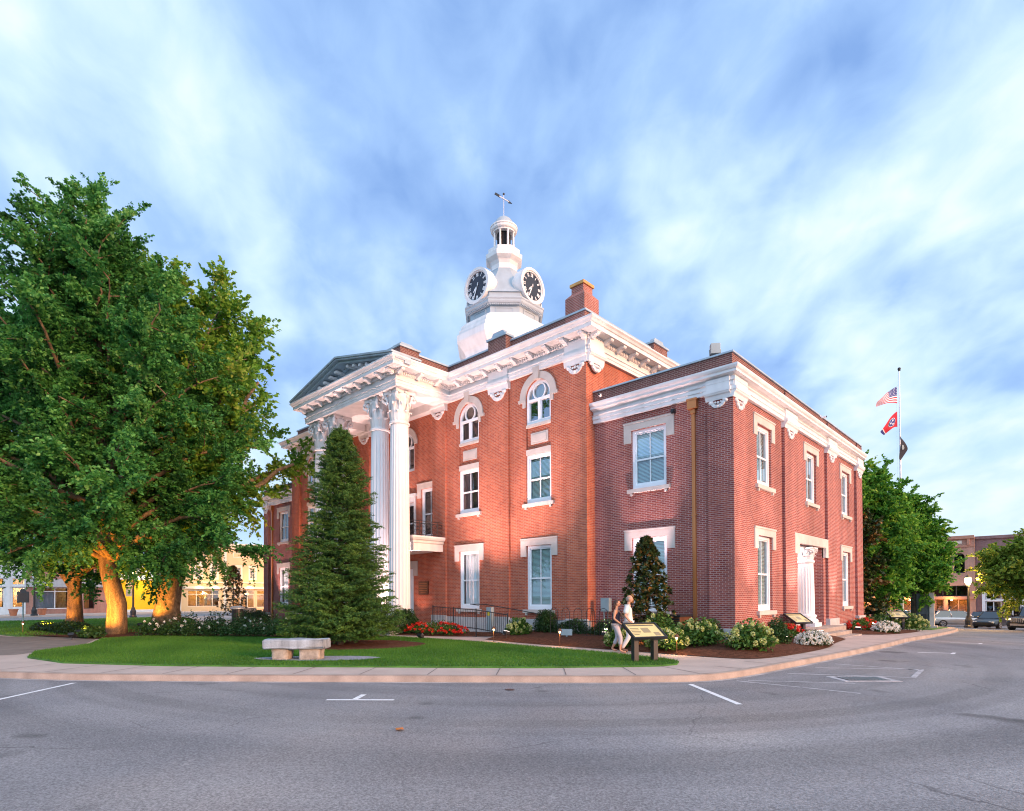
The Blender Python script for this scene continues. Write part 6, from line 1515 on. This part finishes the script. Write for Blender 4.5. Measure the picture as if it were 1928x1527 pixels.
for x in (-12, -9.7, -7.3, -4.9, -2.6, .7): s.box(x - .12, x + .12, -.02, .25, 7.2, 7.9, FNn)
s.obj('cornice', 'brick_tan_trim', B5)
s = MB()
for k in range(5): s.box(-11.7 + 2.55 * k, -10.1 + 2.55 * k, -.02, .04, 7.38, 7.72, FNn)
s.obj('wall_panel', 'trim_cream', B5)
for x in (-10, -7.5, -4.8, -.4): lamp('shop', (x, 63.2, .9), 110, (1, .45, .12))
for x in (-9, -5, -1): lamp('fascia', (x, 61.2, 1.1), 110, (1, .5, .16))
B6 = empty('brick_building', 'brick two storey building, tree shade put into its colour, with white framed shop windows behind the locust', 'building', (9, 62, ZB), world=True)
gh = [(2.05, 3.4, ZB + .2, .95), (3.6, 5.0, ZB + .2, .95), (5.3, 8.0, ZB + .2, .95), (8.4, 12, ZB + .2, .95), (2.05, 3.4, 1.15, 2.4), (3.6, 5.0, 1.15, 2.4), (5.3, 8.0, 1.15, 2.4), (8.4, 12, 1.15, 2.4), (4, 5, 4.0, 5.9), (7, 8, 4.0, 5.9), (10, 11, 4, 5.9)]
FN2 = Fr((0, 62.5, 0), (1, 0, 0), (0, -1, 0))
shell(B6, FN2, 1.22, 24, ZB - .3, 8.0, 14, gh, 'brick_shaded')
for h in gh[:8]: shopwin(B6, FN2, *h, 'stucco_white', bars=((h[0] + h[1]) / 2,), back=2.5 if h[2] < 0 else .8, backm='shop_wood' if 5.2 < h[0] < 6 and h[2] < 0 else 'dark_void')
for h in gh[8:]: shopwin(B6, FN2, *h, 'iron', name='window', back=.5, backm='dark_void')
s = MB(); s.box(1.22, 24, -.02, .22, 7.8, 8.12, FN2); s.obj('cornice', 'brick_shaded', B6)
s = MB(); s.box(1.75, 12.3, -.02, .12, .96, 1.14, FN2); s.box(5.02, 5.28, -.02, .14, ZB, 2.4, FN2); s.box(1.75, 2.03, -.02, .14, ZB, 2.4, FN2); s.obj('shop_front', 'stucco_white', B6)
lamp('shop', (6.5, 64, .6), 110, (1, .6, .15))
# planters before the white shop
for k, (x, y, lab) in enumerate(((-69.0, -11.7, 'terracotta planter pot in front of the white shop'), (-69.8, -9.3, 'terracotta planter pot in front of the brick shop'))):
    o = empty('planter_pot', lab, 'planter', (x, y, .0), 0, 'terracotta pots on the far pavement'); s = MB(); s.lathe([(.26, 0), (.38, .6), (.42, .6), (.42, .69), (.35, .69), (.3, .55)], 16); s.obj('pot', 'terracotta', o)
# street lamps
def street_lamp(loc, h, label, energy, col=(1, .55, .2), banner=False, lens='lamp_glow'):
    o = empty('street_lamp', label, 'street lamp', loc, 0, 'street lamps'); s = MB()
    s.lathe([(.30, 0), (.30, .12), (.22, .2), (.24, .55), (.16, .75), (.14, .9)], 12); s.lathe([(.085, .9), (.07, h - .75), (.12, h - .7), (.12, h - .62), (.06, h - .55)], 12); s.obj('post', 'iron', o)
    s = MB(); s.lathe([(.10, h - .55), (.20, h - .35), (.22, h - .12), (.14, h + .05), (.04, h + .1)], 12); s.obj('globe', lens, o, smooth=True)
    s = MB(); s.lathe([(.24, h - .02), (.12, h + .13), (.05, h + .2), (.02, h + .32)], 12); s.obj('lamp_cap', 'iron', o)
    if banner: s = MB(); s.box(-.05, .05, -.55, -.1, 1.9, 3.1); s.tube([(0, 0, 3.12), (0, -.6, 3.12)], .02, 5); s.obj('banner', 'grey_box', o)
    if energy: lamp('street', Vector(loc) + Vector((.45, -.45, h - .2)), energy, col, rad=.25)
street_lamp((-52.3, -5.2, 0), 4.3, 'lit black street lamp with a small banner before the yellow shop', 500, (1, .35, .1), True)
street_lamp((3.0, 35.6, gz(35.6) - .0), 3.75, 'brightly lit black street lamp in front of the parked black car', 900)
street_lamp((-5.6, 43.0, gz(43.0)), 3.9, 'lit street lamp glowing through the maples behind the granite monument', 800, (1, .42, .1))
street_lamp((-67.8, -10.2, 0), 4.3, 'unlit black street lamp by the terracotta pots', 0, lens='frame_paint')

# ================================================================== parked cars
mat('car_black', (0.008, 0.009, 0.013), .3, metal=0, var=.05, coat=.3); mat('car_silver', (0.45, 0.46, 0.47), .28, metal=.7, var=.04, coat=.6); mat('car_white', (0.68, 0.70, 0.73), .25, var=.03, coat=.6); mat('car_navy', (0.02, 0.03, 0.09), .2, metal=.3, coat=.7)
mat('tyre', (0.02, 0.02, 0.02), .9); mat('rim', (0.5, 0.5, 0.52), .3, metal=.8); glass('car_glass', (.10, .12, .14), .10); mat('headlight', (0.75, 0.78, 0.82), .15, coat=.8); mat('tail_red', (0.4, 0.02, 0.02), .3)
emit('headlight_on', (1, .75, .45), 2.2)
def car(label, loc, head, m, L_=4.6, W=.90, roof=1.45, belt=.92, cab=(.95, .35, -1.25, -1.95), nose=.72, suv=False, lit=False):
    o = empty('parked_car', label, 'car', loc, head, 'cars parked beyond the crossing'); h = L_ / 2
    S = [(h, W * .72, .38, .55), (h - .06, W * .86, .24, nose - .06), (h - .45, W * .97, .20, nose), (cab[0] + .12, W, .20, belt - .03), (0, W, .20, belt), (cab[3], W, .20, belt + .02), (-h + .35, W * .97, .22, belt - (.02 if suv else .04)), (-h + .05, W * .88, .28, belt - .10), (-h, W * .75, .42, .62)]
    s = MB(); R = []
    for x, w_, zl, zh in S:
        zm = zl + (zh - zl) * .5; R.append([(x, -w_ * .86, zl), (x, -w_, zl + .14), (x, -w_ * 1.0, zm), (x, -w_ * .97, zh - .06), (x, -w_ * .86, zh), (x, w_ * .86, zh), (x, w_ * .97, zh - .06), (x, w_, zm), (x, w_, zl + .14), (x, w_ * .86, zl)])
    for a, b in zip(R[:-1], R[1:]):
        for k in range(10): s.face(a[k], a[(k + 1) % 10], b[(k + 1) % 10], b[k])
    s.face(*R[0]); s.face(*R[-1][::-1])
    bd = s.obj('body', m, o, smooth=True, bevel=0); sm = bd.modifiers.new('round', 'SUBSURF'); sm.levels = sm.render_levels = 2
    xf, xrf, xrr, xr = cab; wb, wt = W * .86, W * .66; s = MB()
    for j in range(6):
        x0, x1 = xrr + (xrf - xrr) * j / 6, xrr + (xrf - xrr) * (j + 1) / 6; hh = lambda x: roof - .05 + .055 * sin(pi * min(1, max(0, (x - xrr + .25) / (xrf - xrr + .5))))
        for k in range(4):
            y0, y1 = -wt + wt * .5 * k, -wt + wt * .5 * (k + 1); hy_ = lambda y: .02 * (1 - (y / wt) ** 2); s.face((x0, y0, hh(x0) + hy_(y0)), (x1, y0, hh(x1) + hy_(y0)), (x1, y1, hh(x1) + hy_(y1)), (x0, y1, hh(x0) + hy_(y1)))
    def pil(x0, x1, sg, t=.05): s.tube([(x0, sg * wb, belt - .02), (x1, sg * wt, roof - .03)], t, 5)
    for sg in (-1, 1): pil(xf, xrf, sg); pil(xr, xrr, sg, .07); pil((xf + xr) / 2 - .1, (xrf + xrr) / 2 - .1, sg, .045)
    s.obj('roof', m, o, smooth=True)
    g = MB(); B = [(xf, -wb, belt - .03), (xf, wb, belt - .03), (xr, wb, belt - .03), (xr, -wb, belt - .03)]; T = [(xrf, -wt, roof - .05), (xrf, wt, roof - .05), (xrr, wt, roof - .05), (xrr, -wt, roof - .05)]
    for k in range(4): g.face(B[k], B[(k + 1) % 4], T[(k + 1) % 4], T[k])
    g.obj('window', 'car_glass', o)
    for x in (h - .88, -h + .92):
        for sg in (-1, 1):
            t = MB(); r = .37 if suv else .325; F = Fr((x, sg * (W - .10), r), (1, 0, 0), (0, sg, 0)); t.plate([(r * cos(2 * pi * k / 20), r * sin(2 * pi * k / 20)) for k in range(20)], F, -.12, .105); ty = t.obj('wheel', 'tyre', o)
            t = MB(); t.plate([(r * .66 * cos(2 * pi * k / 16), r * .66 * sin(2 * pi * k / 16)) for k in range(16)], F, .0, .112)
            t.obj('rim', 'rim', ty)
            t = MB()
            for k in range(5): a = 2 * pi * k / 5; t.plate([(r * .18 * cos(a - .5), r * .18 * sin(a - .5)), (r * .58 * cos(a - .22), r * .58 * sin(a - .22)), (r * .58 * cos(a + .22), r * .58 * sin(a + .22)), (r * .18 * cos(a + .5), r * .18 * sin(a + .5))], F, .1125, .115)
            t.obj('rim_slot', 'tyre', ty)
    for sg in (-1, 1):
        t = MB(); t.obox((h - .12, sg * W * .64, nose - .14), (.07, 0, 0), (0, .17, 0), (0, 0, .065)); t.obj('headlight', 'headlight_on' if lit else 'headlight', o)
        t = MB(); t.obox((-h + .06, sg * W * .68, belt - .22), (.05, 0, 0), (0, .14, 0), (0, 0, .08)); t.obj('tail_light', 'tail_red', o)
        t = MB(); t.ball((xf - .12, sg * (W + .08), belt + .06), .09, 8, 6, (.6, 1, .7)); t.obj('mirror', m, o)
    t = MB(); t.obox((h - .02, 0, .47), (.035, 0, 0), (0, W * .5, 0), (0, 0, .08)); 
    if suv:
        for k in range(7): t.obox((h + .02, -.36 + k * .12, .82), (.03, 0, 0), (0, .035, 0), (0, 0, .17))
    t.obj('grille', 'rim' if suv else 'tyre', o); return o
Hs = -pi / 2
car('glossy black sedan parked behind the lit street lamp', (3.9, 44.0, gz(44) - .15), Hs - .25, 'car_black')
car('silver hatchback behind the granite monument', (1.1, 47.4, gz(47.4) - .15), radians(25), 'car_silver', roof=1.5, cab=(.95, .3, -1.6, -2.1))
car('white sedan with its rear hidden by the flagpole', (-3.3, 48.5, gz(48.5) - .15), Hs + .55, 'car_white')
car('pale silver car nosing out left of the granite monument', (-1.3, 44.2, gz(44.2) - .15), Hs + .25, 'car_silver', 4.5)
car('black off road car with upright grille at the right edge', (6.6, 40.0, gz(40.0) - .15), Hs - .45, 'car_black', 4.4, .93, 1.85, 1.12, (.55, .35, -1.9, -2.0), 1.02, True, True)
car('dark blue car beyond the black sedan and the silver hatchback', (2.6, 52.0, gz(52) - .15), Hs - .2, 'car_navy')

# ================================================================== two people strolling
mat('skin', (0.52, 0.27, 0.17), .55, var=.06); mat('skin_tan', (0.46, 0.23, 0.14), .55, var=.06); mat('hair_brown', (0.06, 0.025, 0.015), .6, var=.2); mat('hair_grey', (0.32, 0.26, 0.22), .7); mat('top_navy', (0.012, 0.012, 0.03), .8); mat('shirt_beige', (0.70, 0.66, 0.62), .85, var=.12, vscale=14); mat('trousers_white', (0.62, 0.58, 0.58), .85, var=.06); mat('capri_grey', (0.45, 0.40, 0.43), .85, var=.06); mat('shoe_brown', (0.12, 0.06, 0.04), .6); mat('sandal', (0.38, 0.20, 0.14), .6); mat('eye', (0.02, 0.015, 0.01), .3); mat('lip', (0.40, 0.12, 0.10), .5)
def skin_obj(name, V, Ed, m, parent, sub=2, roots=(0,)):
    me = bpy.data.meshes.new(name); me.from_pydata([v[:3] for v in V], Ed, []); o = bpy.data.objects.new(name, me); COL.objects.link(o)
    md = o.modifiers.new('skin', 'SKIN'); md.branch_smoothing = .6; md.use_smooth_shade = True
    for i, v in enumerate(V):
        r = v[3]; me.skin_vertices[0].data[i].radius = (r, r) if not isinstance(r, tuple) else r
        me.skin_vertices[0].data[i].use_root = i in roots
    o.modifiers.new('sub', 'SUBSURF').levels = sub; o.modifiers['sub'].render_levels = sub
    dg = bpy.context.evaluated_depsgraph_get(); me2 = bpy.data.meshes.new_from_object(o.evaluated_get(dg)); bpy.data.objects.remove(o); bpy.data.meshes.remove(me)
    me2.name = name; me2.materials.clear(); return link_mesh(name, me2, m, parent, True)
def head_mesh(mb, c, k, yaw=0.0, tilt=0.0):
    """a head facing +x: brow, nose, cheeks, chin and ears on one surface"""
    nu, nv = 28, 22; i0 = len(mb.v)
    for a in range(nv + 1):
        t = pi * a / nv; zz_ = cos(t)
        for b in range(nu):
            p = 2 * pi * b / nu; fx = cos(p); w_ = sin(t)
            x = .098 * w_ * fx; y = .076 * w_ * sin(p); z = .118 * zz_
            if zz_ < 0: y *= 1 + .30 * zz_; x *= 1 + (.10 if fx > 0 else .42) * zz_            # jaw narrows, nape tucks in
            front = max(0, fx) ** 2 * w_
            g = lambda cz, s: math.exp(-((zz_ - cz) / s) ** 2); ny = math.exp(-(sin(p) / .20) ** 2) * (fx > 0)
            x += front * (.010 * g(.22, .12) - .012 * g(.02, .10) * (1 - ny) + .008 * g(-.72, .18))
            x += ny * w_ * (.026 * g(-.22, .12) + .012 * g(-.05, .14)) + ny * .006 * w_ * (g(-.50, .06) + g(-.60, .05))
            if abs(fx) < .25 and -.28 < zz_ < .15: y *= 1.16
            mb.v.append((c[0] + k * (x * cos(yaw) - y * sin(yaw)), c[1] + k * (x * sin(yaw) + y * cos(yaw)), c[2] + k * z))
    for a in range(nv):
        for b in range(nu): mb.f.append((i0 + a * nu + b, i0 + a * nu + (b + 1) % nu, i0 + (a + 1) * nu + (b + 1) % nu, i0 + (a + 1) * nu + b))
def person(label, loc, rz, H, J, body_m, cloth, yaw=0.0):
    o = empty('person', label, 'person', loc, rz, None); k = H / 1.75; V, E_ = [], []; ix = {}
    def add(n, p, r, par=None):
        ix[n] = len(V); V.append((p[0] * k, p[1] * k, p[2] * k, r * k))
        if par: E_.append((ix[par], ix[n]))
    add('pel', (0, 0, .96), .120); add('sp', (-.01, 0, 1.10), .105, 'pel'); add('ch', (0, 0, 1.27), .120, 'sp'); add('nb', (-.012, 0, 1.43), .062, 'ch'); add('nk', (.004, 0, 1.50), .050, 'nb'); add('nt', (.012, 0, 1.56), .050, 'nk')
    for s_, n in ((1, 'l'), (-1, 'r')):
        a = J['arm' + n]; add('sh' + n, (-.005, s_ * .175, 1.385), .056, 'ch'); add('el' + n, a[0], .042, 'sh' + n); add('wr' + n, a[1], .029, 'el' + n)
        d = Vector(a[1]) - Vector(a[0]); d.normalize(); pc = Vector(a[1]) + d * .06; add('pm' + n, pc, .032, 'wr' + n)
        sd_ = d.cross(Vector((0, 0, 1))); sd_ = sd_.normalized() if sd_.length > .1 else Vector((1, 0, 0)); cl = sd_.cross(d) * .25
        for f in range(4): b = pc + d * .05 + sd_ * (-.027 + .018 * f); q = b + (d + cl).normalized() * (.040, .046, .043, .033)[f]; add('f%d%s' % (f, n), b, .0095, 'pm' + n); add('g%d%s' % (f, n), q, .009, 'f%d%s' % (f, n)); add('h%d%s' % (f, n), q + (d + cl * 3).normalized() * .026, .0075, 'g%d%s' % (f, n))
        add('th' + n, pc + sd_ * .045 + d * .01, .011, 'pm' + n); add('ti' + n, pc + sd_ * .055 + d * .055, .009, 'th' + n)
        g = J['leg' + n]; add('hp' + n, (0, s_ * .085, .88), .092, 'pel'); add('kn' + n, g[0], .056, 'hp' + n); add('cf' + n, (Vector(g[0]) * .6 + Vector(g[1]) * .4), .054, 'kn' + n); add('an' + n, g[1], .035, 'cf' + n); f = Vector(g[1]) + Vector((.10, 0, -.045)); add('ft' + n, f, .034, 'an' + n); add('to' + n, f + Vector((.09, 0, -.008)), .026, 'ft' + n)
    bo = skin_obj('body', V, E_, body_m, o)
    hc = (.030 * k, 0, 1.615 * k); hm_ = MB(); head_mesh(hm_, hc, k, yaw)
    me = bpy.data.meshes.new('head'); me.from_pydata(hm_.v, [], hm_.f); bm = bmesh.new(); bm.from_mesh(bo.data); bm.from_mesh(me); bmesh.ops.recalc_face_normals(bm, faces=bm.faces)
    for f_ in bm.faces: f_.smooth = True
    bm.to_mesh(bo.data); bm.free(); bpy.data.meshes.remove(me)
    P = {n: Vector(V[i][:3]) for n, i in ix.items()}; R = {n: V[i][3] for n, i in ix.items()}
    P['hem'] = Vector((0, 0, .84 * k)); R['hem'] = .132 * k; P['hemhi'] = Vector((0, 0, .90 * k)); R['hemhi'] = .128 * k
    for nm, chains, gr, m in cloth:
        VV, EE, jx = [], [], {}
        for ch in chains:
            pr = None
            for it in ch:
                n, f = (it if isinstance(it, tuple) else (it, 1.0))
                if '>' in n: a, b, t = n.split('>'); p = P[a].lerp(P[b], float(t)); r = R[a] + (R[b] - R[a]) * float(t)
                else: p, r = P[n], R[n]
                if n not in jx: jx[n] = len(VV); VV.append((*p, r * f + gr * k))
                if pr is not None: EE.append((pr, jx[n]))
                pr = jx[n]
        skin_obj(nm, VV, EE, m, o)
    for s_ in (1, -1):
        t = MB(); t.ball((hc[0] + .079 * k, s_ * .030 * k, hc[2] + .004 * k), .012 * k, 8, 6); t.obj('eye', 'eye', o)
    t = MB(); t.ball((hc[0] + .084 * k, 0, hc[2] - .066 * k), .021 * k, 8, 6, (.45, 1.1, .28)); t.obj('mouth', 'lip', o)
    return o, k, hc
def hair(par, hc, k, m, bald=False):
    """cap of hair lying on the skull"""
    s = MB(); nu, nv = 24, 16; i0 = 0
    for a in range(nv + 1):
        t = pi * a / nv
        for b in range(nu):
            p = 2 * pi * b / nu; s.v.append((hc[0] - .010 * k + k * .106 * sin(t) * cos(p), k * .086 * sin(t) * sin(p), hc[2] + .012 * k + k * .120 * cos(t)))
    for a in range(nv):
        for b in range(nu):
            t = pi * (a + .5) / nv; p = 2 * pi * (b + .5) / nu; fx = cos(p)
            low = (.05 if fx > .45 else (-.15 if fx > .1 else -.62)); zz_ = cos(t)
            if zz_ < low or (fx > .45 and zz_ < .62): continue
            if bald and zz_ > .45: continue
            s.f.append((a * nu + b, a * nu + (b + 1) % nu, (a + 1) * nu + (b + 1) % nu, (a + 1) * nu + b))
    return s.obj('hair', m, par, smooth=True)
legs_a = dict(legl=((.14, .09, .50), (.10, .09, .09)), legr=((.02, -.09, .48), (-.20, -.09, .12)))
legs_b = dict(legr=((.15, -.09, .50), (.13, -.09, .09)), legl=((.02, .09, .48), (-.17, .09, .12)))
trou = lambda lo: [['pel', 'hpl', 'knl', ('knl>anl>' + lo, 1.15)], ['pel', 'hpr', 'knr', ('knr>anr>' + lo, 1.15)]]
man, k, hc = person('bald man in a pale beige shirt and white trousers strolling on the path', (-1.60, -4.12, .0), .38, 1.78,
    dict(arml=((-.12, .27, 1.12), (.06, .27, .92)), armr=((-.06, -.26, 1.12), (.12, -.25, .92)), **legs_a), 'skin',
    [('shirt', [['hem', 'pel', 'sp', ('ch', 1.06), ('ch>nb>.6', 1.1)], [('ch', 1.06), ('shl', 1.05), ('shl>ell>.85', 1.25)], [('ch', 1.06), ('shr', 1.05), ('shr>elr>.85', 1.25)]], .030, 'shirt_beige'), ('trousers', trou('.97'), .020, 'trousers_white'),
     ('shoe', [['anl', 'ftl', 'tol']], .015, 'shoe_brown'), ('shoe', [['anr', 'ftr', 'tor']], .015, 'shoe_brown')], .1)
hair(man, hc, k, 'hair_grey', True)
wom, k, hc = person('woman with brown hair in a dark sleeveless top and pale cropped trousers', (-1.90, -4.34, .0), .42, 1.64,
    dict(armr=((-.04, -.25, 1.12), (.14, -.20, .98)), arml=((.16, .25, 1.18), (.38, .22, 1.14)), **legs_b), 'skin_tan',
    [('top', [['hem', 'pel', 'sp', ('ch', 1.05), ('ch>nb>.40', 1.15)]], .030, 'top_navy'), ('trousers', trou('.60'), .020, 'capri_grey'), ('sandal', [['ftl', 'tol']], .008, 'sandal'), ('sandal', [['ftr', 'tor']], .008, 'sandal')], .2)
hair(wom, hc, k, 'hair_brown')
s = MB(); s.ball((hc[0] - .07 * k, 0, hc[2] - .06 * k), .075 * k, 14, 10, (.75, 1.1, 1.9)); s.obj('hair', 'hair_brown', wom, smooth=True)

# ================================================================== lamps that light the building and the trees
PINK = (1.0, .64, .58); AMB = (1.0, .36, .035)
def flood(loc, aim, energy, size, col, label, blend=.7, lens='flood_lens', rad=.06, group='floodlights'):
    o = empty('floodlight', label, 'floodlight', loc, 0, group); d = (Vector(aim) - Vector(loc)).normalized(); up_ = Vector((0, 0, 1)); r_ = d.cross(up_).normalized() if abs(d.z) < .98 else Vector((1, 0, 0)); u_ = r_.cross(d)
    s = MB(); s.obox(d * .0, r_ * .12, u_ * .09, d * .06); s.tube([(0, 0, -.25), (0, 0, -.02)], .015, 5); s.obj('lamp_housing', 'black_plastic', o)
    s = MB(); s.obox(d * .064, r_ * .10, u_ * .07, d * .003); s.obj('lens', lens, o)
    lamp('flood', Vector(loc) + d * .12, energy, col, aim, size, blend, rad)
flood((-13.0, -1.7, .35), (-13.0, -.4, 6.8), 1700, 48, PINK, 'small black floodlight behind the red flowers washing the facade')
flood((-10.4, -5.3, .2), (-10.6, -.4, 9.4), 4200, 66, PINK, 'small black floodlight added on the lawn edge to wash the facade')  # fixture added on the open lawn for an even wash
flood((-8.0, -2.9, .3), (-7.6, -.4, 11.5), 1500, 50, PINK, 'small black floodlight beside the first hydrangea')
flood((-3.35, -.85, .35), (-3.3, .12, 6.2), 2300, 36, (1, .62, .62), 'small black floodlight on the mulch under the wing window')
flood((-4.6, -1.0, 4.0 - 3.7), (-3.9, .1, 9.2), 900, 60, PINK, 'small black floodlight inside the hoop fence')
for x in (-15.8, 2 * XA + 15.8): flood((x, -3.35, .5), (x, -2.9, 11.4), 3800, 58, PINK, 'small floodlight between the paired columns near the ' + ('boxwood ball' if x > XA else 'far side of the porch'))
flood((-16.9, -1.4, 5.0), (-18, -2.0, 12), 500, 110, PINK, 'small floodlight standing on the balcony near its right end'); flood((-20.4, -1.4, 5.0), (-19.5, -2.0, 12), 500, 110, PINK, 'small floodlight standing on the balcony near its left end')
flood((-17.6, -1.0, .6), (-17.0, .1, 2.6), 60, 90, (1, .45, .3), 'small floodlight on the porch floor under the plaque')
for y in (5.75, 11.7, 15.0, 1.6): flood((1.05, y, .25 + gz(y)), (-.1, y, 8.4), 800, 58, (1, .66, .58), 'small floodlight in the side bed ' + {5.75: 'left of the entry steps', 11.7: 'right of the entry steps', 15.0: 'among the far red flowers', 1.6: 'behind the white flower mound'}[y])
lamp('entry', (-.9, 8.0, 3.7), 55, (1, .78, .76), rad=.1); lamp('entry', (-1.2, 9.8, 3.6), 25, (1, .7, .7), rad=.1)
flood((WL + 3.3, -1.0, .35), (WL + 3.3, .1, 6.0), 1100, 62, PINK, 'small black floodlight before the far wing'); flood((2 * XA + 9.5, -2.6, .3), (2 * XA + 9.5, -.4, 8.5), 1500, 62, PINK, 'small black floodlight before the far half of the facade')
for (dx, dy, lab) in ((1.6, -6.4, 'front right'), (6.6, -1.4, 'right side'), (-3.0, -6.4, 'front left'), (6.0, 4.0, 'right rear')):
    flood((TX + dx, TY + dy, 13.3), (TX, TY, 19.8), 560, 72, (1, .70, .66), 'roof floodlight aimed at the clock tower from its ' + lab + ' side')
for (p, a, e_, lab) in (((-23.6, -14.0, .25), (-24.6, -12.5, 2.0), 520, 'small glowing spotlight on the grass at the ginkgo foot'), ((-31.0, -14.4, .25), (-33.1, -12.7, 2.2), 900, 'small spotlight in the dark groundcover before the forked tree'),
                        ((-28.0, -10.6, .3), (-29.3, -9.1, 3.4), 380, 'small spotlight behind the rose bushes under the plane tree'), ((-22.3, -14.5, .2), (-24.4, -12.6, 4.0), 420, 'small glowing spotlight at the lawn edge before the ginkgo'),
                        ((-31.2, -8.6, .3), (-29.6, -8.9, 3.4), 420, 'small spotlight on the far side of the plane tree')):
    flood(p, a, e_ * 2.6, 95, AMB, lab, lens='uplight_lens', group='tree uplights')
def path_light(x, y, z, lab, e_=9):
    o = empty('path_light', lab, 'path light', (x, y, z), 0, 'path lights'); s = MB(); s.tube([(0, 0, -.1), (0, 0, .46)], .012, 6); s.lathe([(.09, .46), (.05, .53), (.015, .56)], 12); s.obj('stake', 'bronze', o)
    s = MB(); s.lathe([(.022, .40), (.03, .455)], 8); s.obj('bulb', 'warm_bulb', o); lamp('path', (x + .05, y - .05, z + .40), e_, (1, .52, .18), rad=.03)
path_light(-7.75, -3.85, .04, 'thin path light where the ramp walk meets the lawn path'); path_light(-4.6, -3.75, .06, 'thin path light in front of the hoop fence mulch'); path_light(-.2, -3.75, .06, 'thin path light beside the yellow lit hydrangea', 12)
path_light(-29.5, -15.3, .06, 'thin path light at the dark mulch edge left of the paving', 5)
lamp('path', (-2.1, -2.3, .5), 14, (1, .5, .15), rad=.05)
